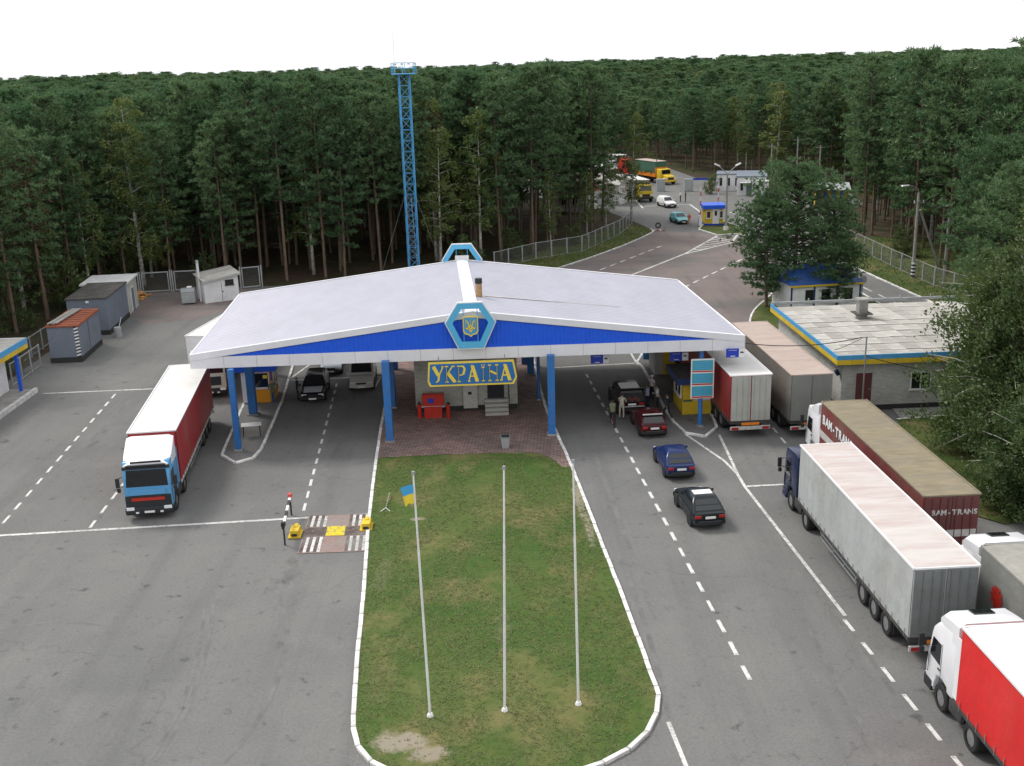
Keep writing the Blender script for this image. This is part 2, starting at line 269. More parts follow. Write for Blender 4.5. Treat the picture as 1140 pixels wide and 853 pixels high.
leaf_mat('shrub_leaves', (0.058, 0.102, 0.032), (0.120, 0.160, 0.046), 0.4); leaf_mat('grass_blades', (0.085, 0.142, 0.034), (0.175, 0.180, 0.066), 0.3)
leaf_mat('dry_needles', (0.10, 0.075, 0.035), (0.13, 0.085, 0.045))

# ------------------------------------------------------------------ mesh helpers
class MB:
    def __init__(s): s.v = []; s.f = []; s.m = []
    def add(s, vs, fs, m=0):
        o = len(s.v); s.v += [tuple(v) for v in vs]
        for f in fs: s.f.append(tuple(i + o for i in f)); s.m.append(m)
        return s
    def box(s, x0, x1, y0, y1, z0, z1, m=0):
        return s.add([(x0, y0, z0), (x1, y0, z0), (x1, y1, z0), (x0, y1, z0), (x0, y0, z1), (x1, y0, z1), (x1, y1, z1), (x0, y1, z1)],
                     [(3, 2, 1, 0), (4, 5, 6, 7), (0, 1, 5, 4), (1, 2, 6, 5), (2, 3, 7, 6), (3, 0, 4, 7)], m)
    def cbox(s, c, size, m=0, rot=None):
        x, y, z = (k / 2 for k in size); c = Vector(c)
        vs = [Vector(p) for p in [(-x, -y, -z), (x, -y, -z), (x, y, -z), (-x, y, -z), (-x, -y, z), (x, -y, z), (x, y, z), (-x, y, z)]]
        if rot is not None: vs = [rot @ v for v in vs]
        return s.add([v + c for v in vs], [(3, 2, 1, 0), (4, 5, 6, 7), (0, 1, 5, 4), (1, 2, 6, 5), (2, 3, 7, 6), (3, 0, 4, 7)], m)
    def beam(s, p, q, w, h, m=0):
        p = Vector(p); q = Vector(q); d = (q - p).normalized()
        sd = d.cross(Vector((0, 0, 1)))
        sd = Vector((1, 0, 0)) if sd.length < 1e-4 else sd.normalized()
        u = sd.cross(d).normalized(); a = sd * (w / 2); b = u * (h / 2)
        vs = [p - a - b, p + a - b, p + a + b, p - a + b, q - a - b, q + a - b, q + a + b, q - a + b]
        return s.add(vs, [(3, 2, 1, 0), (4, 5, 6, 7), (0, 1, 5, 4), (1, 2, 6, 5), (2, 3, 7, 6), (3, 0, 4, 7)], m)
    def cyl(s, p, q, r0, r1=None, n=8, m=0, caps=True):
        r1 = r0 if r1 is None else r1; p = Vector(p); q = Vector(q); d = (q - p).normalized()
        a = d.orthogonal().normalized(); b = d.cross(a)
        vs = [p + (a * math.cos(2 * math.pi * k / n) + b * math.sin(2 * math.pi * k / n)) * r0 for k in range(n)]
        vs += [q + (a * math.cos(2 * math.pi * k / n) + b * math.sin(2 * math.pi * k / n)) * r1 for k in range(n)]
        fs = [(k, (k + 1) % n, n + (k + 1) % n, n + k) for k in range(n)]
        if caps: fs += [tuple(range(n - 1, -1, -1)), tuple(range(n, 2 * n))]
        return s.add(vs, fs, m)
    def tube(s, pts, radii, n=6, m=0):
        pts = [Vector(p) for p in pts]; rings = []
        a = None
        for i, p in enumerate(pts):
            d = (pts[min(i + 1, len(pts) - 1)] - pts[max(i - 1, 0)]).normalized()
            a = d.orthogonal().normalized() if a is None else (a - d * a.dot(d)).normalized()
            b = d.cross(a); r = radii[i] if hasattr(radii, '__len__') else radii
            rings.append([p + (a * math.cos(2 * math.pi * k / n) + b * math.sin(2 * math.pi * k / n)) * r for k in range(n)])
        return s.loft(rings, m)
    def loft(s, rings, m=0, caps=True):
        n = len(rings[0]); vs = [v for r in rings for v in r]; fs = []
        for i in range(len(rings) - 1):
            for k in range(n): fs.append((i * n + k, i * n + (k + 1) % n, (i + 1) * n + (k + 1) % n, (i + 1) * n + k))
        if caps: fs += [tuple(range(n - 1, -1, -1)), tuple(range((len(rings) - 1) * n, len(rings) * n))]
        return s.add(vs, fs, m)
    def prism(s, poly, d0, d1, axis='z', m=0):
        def P(a, b, c): return {'z': (a, b, c), 'y': (a, c, b), 'x': (c, a, b)}[axis]
        n = len(poly); vs = [P(a, b, d0) for a, b in poly] + [P(a, b, d1) for a, b in poly]
        return s.add(vs, [tuple(range(n - 1, -1, -1)), tuple(range(n, 2 * n))] + [(k, (k + 1) % n, n + (k + 1) % n, n + k) for k in range(n)], m)
    def quad(s, a, b, c, d, m=0): return s.add([a, b, c, d], [(0, 1, 2, 3)], m)
    def slab(s, a, b, c, d, t, m=0):
        """quad with thickness t behind it (against its normal)"""
        a, b, c, d = (Vector(q) for q in (a, b, c, d)); n = (b - a).cross(d - a).normalized() * t
        return s.add([a, b, c, d, a - n, b - n, c - n, d - n], [(0, 1, 2, 3), (7, 6, 5, 4), (0, 4, 5, 1), (1, 5, 6, 2), (2, 6, 7, 3), (3, 7, 4, 0)], m)
    def mesh(s, name, mats, bevel=0, smooth=False, segs=1, tri=False, fix=True):
        me = bpy.data.meshes.new(name); me.from_pydata(s.v, [], s.f)
        for m in (mats if isinstance(mats, (list, tuple)) else [mats]): me.materials.append(M[m])
        me.polygons.foreach_set('material_index', s.m)
        if bevel or fix or tri:
            bm = bmesh.new(); bm.from_mesh(me)
            if fix: bmesh.ops.recalc_face_normals(bm, faces=bm.faces)
            if bevel:
                es = [e for e in bm.edges if len(e.link_faces) == 2 and e.calc_face_angle(0) > 0.35]
                bmesh.ops.bevel(bm, geom=es, offset=bevel, offset_type='OFFSET', segments=segs, profile=0.5, affect='EDGES', clamp_overlap=True)
            if tri: bmesh.ops.triangulate(bm, faces=bm.faces)
            bm.to_mesh(me); bm.free()
        if smooth:
            me.polygons.foreach_set('use_smooth', [True] * len(me.polygons))
            if smooth != 'all': me.set_sharp_from_angle(angle=R(38))
        me.update(); return me
    def build(s, name, mats, parent=None, bevel=0, smooth=False, segs=1, tri=False, fix=True, label=None):
        o = bpy.data.objects.new(name, s.mesh(name, mats, bevel, smooth, segs, tri, fix)); COL.objects.link(o)
        if parent is not None: o.parent = parent
        if label: o['label'] = label
        return o
def thing(name, label, cat, loc=(0, 0, 0), rz=0.0, group=None):
    o = bpy.data.objects.new(name, None); COL.objects.link(o); o.empty_display_size = 0.3
    o.location = loc; o.rotation_euler = (0, 0, rz); o['label'] = label; o['category'] = cat
    if group: o['group'] = group
    return o
def tag(o, label, cat, group=None):
    o['label'] = label; o['category'] = cat
    if group: o['group'] = group
    return o
def struct(o): o['kind'] = 'structure'; return o
def share(name, mesh, parent=None, loc=(0, 0, 0), rot=(0, 0, 0), scale=(1, 1, 1)):
    o = bpy.data.objects.new(name, mesh); COL.objects.link(o); o.parent = parent; o.location = loc; o.rotation_euler = rot; o.scale = scale; return o
def copy_tree(o, parent=None):
    c = o.copy(); COL.objects.link(c); c.parent = parent
    for ch in list(o.children): copy_tree(ch, c)
    return c
def yaw_of(a, b): d = Vector(b) - Vector(a); return math.atan2(d.y, d.x)
def text_mesh(body, size, name, mname, depth=0.006, shear=0.0, bold=0.0):
    cu = bpy.data.curves.new(name, 'FONT'); cu.body = body; cu.size = size; cu.extrude = depth; cu.align_x = 'CENTER'; cu.align_y = 'CENTER'; cu.shear = shear; cu.offset = bold; cu.resolution_u = 3
    o = bpy.data.objects.new(name, cu); COL.objects.link(o)
    bpy.context.view_layer.update()
    me = bpy.data.meshes.new_from_object(o.evaluated_get(bpy.context.evaluated_depsgraph_get()))
    bpy.data.objects.remove(o); me.materials.clear(); me.materials.append(M[mname]); return me
# ------------------------------------------------------------------ ground, roads, kerbs
def sheet(name, pts, z, mname, parent=None):
    mb = MB(); mb.add([(p[0], p[1], z) for p in pts], [tuple(range(len(pts)))])
    o = mb.build(name, mname, parent, tri=True)
    if o.data.polygons[0].normal.z < 0: o.data.flip_normals()
    return o
mb = MB(); n = 24
for i in range(n + 1):
    for j in range(n + 1): mb.v.append((-1800 + 3600 * i / n, -300 + 3600 * j / n, -0.03))
for i in range(n):
    for j in range(n): mb.f.append((i * (n + 1) + j, (i + 1) * (n + 1) + j, (i + 1) * (n + 1) + j + 1, i * (n + 1) + j + 1)); mb.m.append(0)
struct(mb.build('ground', 'forest_floor'))
P2 = lambda *pts: [tuple(G(*p)[:2]) for p in pts]
ROAD = [(-75, 8), (-75, 60), (-41, 62), (-41, 79), (-38.5, 80), (-40, 113.6), (-20.5, 114.6), (-6, 117.5)] + P2((605, 303), (726, 257)) + \
       [(18.6, 150), (14, 170), (2, 190), (2, 232), (32, 240), (36, 205), (44, 186), (56, 178), (54, 165), (44.5, 150), (40.5, 133)] + P2((923.7, 285.8), (1043.5, 340)) + [(41, 70), (46, 40), (50, 8)]
road = struct(sheet('asphalt_road', ROAD, 0.0, 'asphalt'))
RED = P2((560, 311), (612, 302), (726, 258.4), (740, 258.6), (779, 259), (800, 263), (836, 262), (868, 285), (870, 318), (838, 349)) + [(20, 88), (10, 96), (-4, 112)]
struct(sheet('reddish_road', RED, 0.004, 'asphalt_red'))
RED2 = P2((150, 327), (268, 322), (300, 325), (255, 345), (215, 356), (160, 362), (146, 352))
struct(sheet('reddish_yard', RED2, 0.004, 'asphalt_red'))

# painted markings: each line and dash is a piece of the road
MZ = 0.009
STRIPS = [0]
def strip(a, b, w, name='road_line', mname='road_paint', z=MZ):
    STRIPS[0] += 1; z += .0007 * (STRIPS[0] % 11)
    a = Vector((a[0], a[1], 0)); b = Vector((b[0], b[1], 0)); d = (b - a).normalized(); s = Vector((-d.y, d.x, 0)) * (w / 2)
    mb = MB(); L = (b - a).length; k = max(1, int(L / 6)); vs = []
    for i in range(k + 1):
        c = a.lerp(b, i / k); vs += [c + s + Vector((0, 0, z)), c - s + Vector((0, 0, z))]
    mb.add(vs, [(2 * i, 2 * i + 1, 2 * i + 3, 2 * i + 2) for i in range(k)])
    o = mb.build(name, mname, road)
    if o.data.polygons[0].normal.z < 0: o.data.flip_normals()
    return o
def line_px(*pts, w=0.16):
    q = [G(*p) for p in pts]
    for i in range(len(q) - 1): strip(q[i], q[i + 1], w)
DASH = {}
def dashes(a, b, pitch, ln, w=0.13):
    a = Vector(a); b = Vector(b); a.z = b.z = 0; L = (b - a).length; d = (b - a) / L
    key = (round(ln, 2), w)
    if key not in DASH:
        m_ = MB(); m_.add([(0, -w / 2, 0), (ln, -w / 2, 0), (ln, w / 2, 0), (0, w / 2, 0)], [(0, 1, 2, 3)]); DASH[key] = m_.mesh('lane_dash', 'road_paint', fix=False)
    t = 0.0
    while t < L:
        p = a + d * t; share('lane_dash', DASH[key], road, (p.x, p.y, MZ + rnd.uniform(0, .001)), (0, 0, math.atan2(d.y, d.x) + rnd.uniform(-.012, .012)), (rnd.uniform(.92, 1.06), rnd.uniform(.9, 1.1), 1)); t += pitch
dashes(G(3, 583), G(130, 437), 1.84, 1.05, 0.16)
dashes(G(100, 588), (-23.2, 76.5, 0), 1.9, 1.05, 0.16)
dashes(G(338, 569), G(374, 431), 1.75, 1.0, 0.15)
dashes(G(835, 757), G(654, 419), 1.77, 1.0, 0.16)
dashes(G(940, 690), G(1075, 860), 1.85, 1.0, 0.16)
dashes(G(860, 476), G(873, 492), 1.9, 1.0, 0.14)
dashes(G(655.8, 305.5), G(735, 274.5), 2.6, 1.6, 0.22)
dashes(G(761, 320.3), G(833, 285.4), 2.6, 1.6, 0.22)
dashes(G(961, 320), G(1020, 348), 3.4, 2.0, 0.18)
dashes(G(812, 236), G(845, 250), 4.5, 3.0, 0.2)
line_px((-10, 597), (316, 578), w=0.22); line_px((316, 578), (416, 572.5), w=0.2); line_px((48, 438.3), (172, 433), w=0.2)
line_px((763.3, 483.8), (806, 513), (820.4, 527.5)); line_px((800.6, 484.3), (812, 508), (822, 530)); line_px((820, 526.5), (829.6, 542.5), (941, 686), w=0.17)
line_px((831.5, 541.8), (874, 539.5), w=0.2); line_px((616, 409.5), (706.6, 404.5), w=0.17); line_px((702, 393), (710.3, 406.5), w=0.17)
line_px((306, 416), (326, 406)); line_px((314, 428), (345, 406)); line_px((320, 423.5), (344, 423), w=.17); line_px((368, 421.5), (424, 419.5), w=.17); line_px((417.5, 432), (423.6, 419.5), w=.13)
line_px((744, 804), (765, 856), w=0.16); line_px((702, 306.8), (763.2, 282.4), (798.7, 262.6), w=0.3); line_px((763, 283), (813.7, 270.5), (821, 261.6), w=0.28)
line_px((717.4, 229.8), (768, 227.6), (780, 236.4), w=0.3); line_px((716, 232), (700, 215), w=.3)
for k in range(9):                                        # hatching of the splitter
    t = 0.12 + k * 0.10; a = G(763, 282.5).lerp(G(797, 263), t); b = G(763, 283).lerp(G(817, 268), min(1, t + .10)); strip(a, b, 0.30 if k else 0.2)

# tyre marks and repairs
def tyre_mark(*px, w=.16):
    path = smooth_path([G(*q) for q in px], 1.2); mb = MB()
    for i, p in enumerate(path):
        d = (path[min(i + 1, len(path) - 1)] - path[max(i - 1, 0)]).normalized(); s = Vector((-d.y, d.x, 0)) * (w / 2) * (1 if 0 < i < len(path) - 1 else .3); mb.v += [(p.x + s.x, p.y + s.y, .0045), (p.x - s.x, p.y - s.y, .0045)]
    for i in range(len(path) - 1): mb.f.append((2 * i, 2 * i + 1, 2 * i + 3, 2 * i + 2)); mb.m.append(0)
    o = mb.build('tyre_mark', 'tyre_black', road, fix=False)
    if o.data.polygons[0].normal.z < 0: o.data.flip_normals()
mat('tyre_black', (0.118, 0.118, 0.117), .85, var=.2, scale=3, dirt=(.172, .171, .167), dirt_amt=1.0, dirt_scale=.7)

# kerbs: one structure per run, one mesh per stone
kerb_me = MB().box(-.5, .5, -.09, .09, -.02, .13).mesh('kerb_stone', 'kerb_paint', bevel=.015)
def smooth_path(pts, step=1.0, closed=False):
    q = [Vector((p[0], p[1], 0)) for p in pts]; out = [q[0]]
    for i in range(len(q) - 1):
        p0 = q[max(i - 1, 0)]; p1 = q[i]; p2 = q[i + 1]; p3 = q[min(i + 2, len(q) - 1)]; k = max(1, round((p2 - p1).length / step))
        for j in range(1, k + 1):
            t = j / k; out.append(0.5 * (2 * p1 + (p2 - p0) * t + (2 * p0 - 5 * p1 + 4 * p2 - p3) * t * t + (3 * p1 - p0 - 3 * p2 + p3) * t ** 3))
    return out
tyre_mark((165, 850), (200, 790), (222, 720), (228, 670)); tyre_mark((172, 850), (208, 790), (231, 720), (238, 668)); tyre_mark((0, 702), (60, 692), (120, 697)); tyre_mark((300, 640), (320, 700), (300, 780), (250, 850), w=.2); tyre_mark((690, 620), (720, 700), (745, 800), w=.22); tyre_mark((660, 500), (690, 580), (730, 690), w=.25); tyre_mark((870, 600), (940, 690), (1000, 780), w=.2); tyre_mark((900, 700), (950, 790), (985, 850), w=.2); tyre_mark((30, 540), (90, 500), (150, 440), w=.22); tyre_mark((350, 540), (375, 500), (395, 440), w=.22)
def kerb(pts, step=1.0, smooth=True, h=1.0, name='kerb'):
    path = smooth_path(pts, step) if smooth else [Vector((p[0], p[1], 0)) for p in pts]
    root = bpy.data.objects.new(name, None); COL.objects.link(root); root['kind'] = 'structure'; root.location = path[0]
    for a, b in zip(path[:-1], path[1:]):
        segs = 1 if smooth else max(1, round((b - a).length / step))
        for k in range(segs):
            p = a.lerp(b, k / segs); q = a.lerp(b, (k + 1) / segs); c = (p + q) / 2 - path[0]; L = (q - p).length
            share('kerb_stone', kerb_me, root, (c.x + rnd.uniform(-.01, .01), c.y, rnd.uniform(-.012, .008)), (0, 0, yaw_of(p, q) + rnd.uniform(-.01, .01)), (L - .028, 1, h))
    return path
KL = P2((424, 478), (418, 520), (412, 570), (408, 615), (404.8, 661), (398.6, 727.5), (394.8, 780), (393.5, 812), (399, 833), (413, 850), (445, 866), (500, 873), (570, 872), (630, 865), (672, 851), (700, 836), (720, 817), (731, 796), (733, 776), (723.3, 748), (694.4, 669.6), (665.4, 595), (650, 555), (634, 515), (621, 486), (606, 450))
kerb(list(KL) + [(1.6, 84.5)], 1.0); kerb([(-9.3, 84.3), KL[0]], 1.0)
isl = smooth_path(KL, 1.0)
grass_pts = [(p.x, p.y) for p in isl if p.y < 62.6]
def inside(x, y, poly):
    c = False; j = len(poly) - 1
    for i in range(len(poly)):
        if (poly[i][1] > y) != (poly[j][1] > y) and x < (poly[j][0] - poly[i][0]) * (y - poly[i][1]) / (poly[j][1] - poly[i][1]) + poly[i][0]: c = not c
        j = i
    return c
lawn = sheet('lawn', [(x * 0.995, y) for x, y in grass_pts], 0.09, 'grass'); struct(lawn)
# paved apron under the canopy
pav = [(p.x, p.y) for p in isl if p.y > 60.2]
half = len(pav) // 2
struct(sheet('paved_apron', [(2.0, 84.3), (-9.2, 84.3)] + [q for q in pav if q[0] < -3] + [(-7.9, 60.7), (-4, 60.9), (0.5, 60.95), (1.5, 60.7), (2.2, 59.8), (2.8, 58.2), (3.25, 58.4)] + [q for q in pav if q[0] >= -3], 0.105, 'pavers'))
soil = [G(x, y, .1) for x, y in [(408, 815), (420, 800), (440, 795), (455, 806), (480, 822), (495, 832), (488, 848), (455, 856), (425, 845), (412, 832)]]
def grass_tufts(name, poly, count, hmin, hmax, z, skip=None, mname='grass_blades', w=0.02):
    xs = [p[0] for p in poly]; ys = [p[1] for p in poly]; mb = MB(); k = 0; r = random.Random(11)
    while k < count:
        x = r.uniform(min(xs), max(xs)); y = r.uniform(min(ys), max(ys))
        if not inside(x, y, poly) or (skip and skip(x, y) and r.random() < .85): k += 0.2; continue
        for _ in range(3):
            a = r.uniform(0, 6.28); h = r.uniform(hmin, hmax); dx, dy = math.cos(a) * w, math.sin(a) * w; lx, ly = r.uniform(-.12, .12), r.uniform(-.12, .12); ox, oy = r.uniform(-.06, .06), r.uniform(-.06, .06)
            mb.v += [(x + ox - dx, y + oy - dy, z), (x + ox + dx, y + oy + dy, z), (x + ox + lx, y + oy + ly, z + h)]; i = len(mb.v); mb.f.append((i - 3, i - 2, i - 1)); mb.m.append(0)
        k += 1
    o = mb.build(name, mname, fix=False); o['kind'] = 'stuff'; o['label'] = 'short mown grass growing on the ' + ('central island' if name == 'grass' else 'roadside verge'); o['category'] = 'grass'; return o
soil2 = [(p.x, p.y) for p in soil]
pn = lambda x, y: (math.sin(x * 1.3 + math.sin(y * .7)) * math.sin(y * .55 + math.sin(x * .9) * 1.3)) > .55 or inside(x, y, soil2)
grass_tufts('grass', [(x * .99, y) for x, y in grass_pts if y < 60.8], 22000, .015, .05, .09, pn)

# booth islands under the canopy (raised slabs with painted kerbs)
def island(pts, top, label=None, z=0.12, smooth=False):
    kerb(list(pts) + [pts[0]], 1.0, smooth)
    struct(sheet('island_slab', pts, z - .012, top))
ISL_L = P2((247, 508), (262, 516.5), (282, 511), (291, 501), (301, 478), (314, 448)) + [(-17.3, 84), (-19.6, 84)] + P2((271, 452),)
island(ISL_L, 'asphalt')
ISL_R = P2((763, 483), (785, 487), (798, 477), (794, 466), (789, 458)) + [(12.9, 83), (10.6, 83.5), (9.6, 80)] + P2((717, 412), (714, 402)) [::-1][:0] + P2((715, 409), (726, 428), (738, 452), (749, 470))
island(ISL_R, 'asphalt')
# far booth island, verges, tree island
FI = P2((778, 256), (798.7, 262.3), (821, 261), (835, 264), (826, 254), (806, 247), (790, 243))
kerb(list(FI) + [FI[0]], 1.5, False); struct(sheet('island_lawn', FI, .1, 'verge_grass'))
VL = P2((590, 309.5), (612, 302), (660, 286.5), (700, 271.5), (722, 261.5), (727, 258), (722, 254))
kerb(VL[1:], 1.6); vl_poly = list(VL) + [(16.5, 151), (-1.0, 122.5), (-3.5, 119)]
struct(sheet('roadside_verge', vl_poly, .08, 'verge_grass'))
VR = P2((905, 277), (923.7, 285.8), (975, 309), (1043.5, 340)) + [(40.3, 84), (41.5, 70)]
kerb(VR, 1.8); vr_poly = list(VR) + [(70, 70), (60, 120), (46, 135), (42, 134)]
struct(sheet('roadside_verge', vr_poly, .08, 'verge_grass'))
TI = [(19.0, 84.5)] + P2((837.4, 350), (855.6, 331.4), (868, 318)) + [(29, 112), (33.2, 108), (34.0, 98), (34.6, 83)]
kerb(TI, 1.6); struct(sheet('tree_island', TI, .09, 'verge_grass'))
FG = [tuple(G(*q)[:2]) for q in ((998, 467.5), (1062, 463))] + [(34, 67.5), (36, 52), (24, 49), (21.8, 51.5)]
kerb(FG[:2], 1.0, False, .6); struct(sheet('building_lawn', FG, .06, 'verge_grass'))
gp = [(x, y) for x, y in FG]
tuft = grass_tufts('verge_tufts', gp, 2500, .05, .16, .06); tuft['label'] = 'short green grass in front of the white brick building'
tuft = grass_tufts('verge_tufts', vl_poly, 2600, .08, .28, .08, w=.04); tuft['label'] = 'short green grass along the left roadside fence'
tuft = grass_tufts('verge_tufts', [p for p in vr_poly if p[0] < 62], 3500, .08, .26, .08, w=.04); tuft['label'] = 'short green grass along the right roadside fence'
CW = P2((1002, 466), (1066, 462), (1066, 446), (990, 452)); struct(sheet('building_walk', CW, .05, 'concrete'))

# ------------------------------------------------------------------ canopy
ZB, ZE, ZR = 5.1, 5.86, 7.95
FL = Vector((-19.40, 63.55)); FR = Vector((14.32, 64.5)); BL = Vector((-20.55, 81.35)); BR = Vector((12.95, 81.9))
def cpt(s, t, z, inset=0.0):
    """s 0..1 left to right, t 0..1 front to back"""
    a = FL.lerp(FR, s); b = BL.lerp(BR, s); p = a.lerp(b, t); return Vector((p.x, p.y, z))
SR = 0.508
def roofz(s): return ZE + (ZR - ZE) * (s / SR if s < SR else (1 - s) / (1 - SR))
canopy = thing('checkpoint_canopy', 'wide white gabled checkpoint canopy with blue gable band on blue posts', 'canopy', (cpt(.5, .5, 0).x, cpt(.5, .5, 0).y, 0))
co = Vector(canopy.location)
def cbuild(mb, name, mats, parent=canopy, **k):
    off = co if parent is canopy else Vector((0, 0, 0))
    mb.v = [tuple(Vector(v) - co) for v in mb.v]; return mb.build(name, mats, parent, **k)
for side in (0, 1):                                        # ribbed roof sheeting, ribs run from ridge to eave
    mb = MB(); N_ = 40; s0, s1 = (0, SR) if side == 0 else (SR, 1)
    prof = []
    for i in range(N_):
        t0 = i / N_; d = 1 / N_; prof += [(t0, 0), (t0 + d * .62, 0.0), (t0 + d * .72, .022), (t0 + d * .90, .022)]
    prof.append((1, 0)); K = 6
    for (t, dz) in prof:
        for k in range(K + 1):
            s = s0 + (s1 - s0) * k / K; mb.v.append(cpt(s, t, roofz(s) + .08 + dz))
    for i in range(len(prof) - 1):
        for k in range(K): a = i * (K + 1) + k; mb.f.append((a, a + 1, a + K + 2, a + K + 1)); mb.m.append(0)
    r = cbuild(mb, 'roof_slope', ['roof_sheet'])
    if r.data.polygons[0].normal.z < 0: r.data.flip_normals()
mb = MB()                                                   # ceiling under the roof
for s0, s1 in ((0, SR), (SR, 1)):
    mb.slab(cpt(s0 + .002, .006, ZB + .25), cpt(s1 - .002, .006, ZB + .25), cpt(s1 - .002, .994, ZB + .25), cpt(s0 + .002, .994, ZB + .25), .05)
cbuild(mb, 'ceiling', 'fascia_white')
def face_n(t): 
    a = FL.lerp(BL, t); b = FR.lerp(BR, t); d = (b - a).normalized(); return Vector((d.y, -d.x, 0)) * (1 if t < .5 else -1)
for t in (0.0, 1.0):
    nrm = face_n(t); mb = MB(); fr = lambda s, z, o=0.0: cpt(s, t, z) + nrm * o
    mb.slab(fr(0, ZB + .03, .03), fr(1, ZB + .03, .03), fr(1, ZE - .06, .03), fr(0, ZE - .06, .03), .10); cbuild(mb, 'fascia_beam', 'steel')
    for q in range(17):
        mb = MB(); a_, b_ = q / 17 + .0003, (q + 1) / 17 - .0003; dz_ = rnd.uniform(-.006, .006); mb.slab(fr(a_, ZB + dz_, .06), fr(b_, ZB + dz_, .06), fr(b_, ZE - .05, .06), fr(a_, ZE - .05, .06), .025); cbuild(mb, 'fascia_panel', 'fascia_white')
    mb = MB(); NR = 130                                     # ribbed blue gable
    for i in range(NR):
        for (u, o) in ((0, 0), (.45, 0), (.55, .03), (.95, .03)):
            s = (i + u) / NR; zt = roofz(s) - .30; mb.v += [fr(s, ZE - .06, o), fr(s, max(zt, ZE - .05), o)]
    for i in range(NR * 4 - 1): mb.f.append((2 * i, 2 * i + 2, 2 * i + 3, 2 * i + 1)); mb.m.append(0)
    cbuild(mb, 'gable_panel', 'blue_panel', fix=False)
    for s0, s1 in ((0, SR), (SR, 1)):
        mb = MB(); mb.slab(fr(s0, roofz(s0) - .26, .10), fr(s1, roofz(s1) - .26, .10), fr(s1, roofz(s1) + .14, .10), fr(s0, roofz(s0) + .14, .10), .22); cbuild(mb, 'verge_trim', 'fascia_white', bevel=.01)
for s in (0, 1):
    sg = -1 if s == 0 else 1; d = Vector((FR.x - FL.x, FR.y - FL.y, 0)).normalized() * (.05 * sg)
    mb = MB(); a = [cpt(s, 0, ZB) + d, cpt(s, 1, ZB) + d, cpt(s, 1, ZE + .12) + d, cpt(s, 0, ZE + .12) + d]; mb.slab(*(a if s else a[::-1]), .1); cbuild(mb, 'eave_trim', 'fascia_white')
mb = MB(); wv = Vector((.42, .01, 0))
for t0, t1 in ((0.0, .5), (.5, 1.0)):
    A, B = cpt(SR, t0, ZR + .15), cpt(SR, t1, ZR + .15); mb.slab(A - wv - Vector((0, 0, .05)), A, B, B - wv - Vector((0, 0, .05)), .04); mb.slab(A, A + wv - Vector((0, 0, .05)), B + wv - Vector((0, 0, .05)), B, .04)
cbuild(mb, 'ridge_cap', 'white_paint')
def post(px, py, w, ztop=ZB + .15, label=None, mname='post_blue', round_=False):
    p = G(px, py); mb = MB()
    if round_: mb.cyl((p.x, p.y, 0.05), (p.x, p.y, ztop), w / 2, n=10)
    else: mb.cbox((p.x, p.y, ztop / 2 + .05), (w, w, ztop - .1))
    o = cbuild(mb, 'post', mname, bevel=0 if round_ else .015, smooth=round_)
    m2 = MB(); m2.cbox((p.x, p.y, .14), (w * 1.35, w * 1.35, .12)); cbuild(m2, 'post_foot', 'concrete')
post(266, 503, .34); post(434.5, 493, .45); post(614.5, 485.5, .45); post(779, 476, .30, round_=True)
post(282.5, 463, .52); post(437, 455, .50); post(600, 447, .22, round_=True); post(591, 418, .5)
for q in ((-18.3, 79.5), (-8.9, 80), (1.0, 80.5), (10.4, 81)):
    mb = MB(); mb.cbox((q[0], q[1], ZB / 2), (.45, .45, ZB)); cbuild(mb, 'post', 'post_blue')
# chimney pipe through the roof
pp = cpt(.527, .27, 0); zz = roofz(.527); mb = MB(); mb.cyl((pp.x - co.x, pp.y - co.y, zz), (pp.x - co.x, pp.y - co.y, zz + 1.25), .22, n=12); mb.cyl((pp.x - co.x, pp.y - co.y, zz + .95), (pp.x - co.x, pp.y - co.y, zz + 1.27), .24, n=12, m=1)
mat('stack_rust', (0.42, 0.27, 0.14), .7, .2, var=.3); mb.build('chimney_pipe', ['stack_rust', 'black_plastic'], canopy, smooth=True)

mb = MB()
for k in range(13):
    s_ = .538 + .022 * k; c_ = cpt(s_, .285 + .002 * k, roofz(s_) + .118); hw2 = .16 - .009 * k; mb.v += [tuple(c_ + Vector((0, -hw2, 0)) - co), tuple(c_ + Vector((0, hw2, 0)) - co)]
for k in range(12): mb.f.append((2 * k, 2 * k + 2, 2 * k + 3, 2 * k + 1)); mb.m.append(0)
mat('rust_stain', (.36, .33, .30), .6, var=.15, dirt=(.5, .5, .55), dirt_amt=.9, dirt_scale=1.5); mb.build('rust_stain', 'rust_stain', canopy, fix=False)

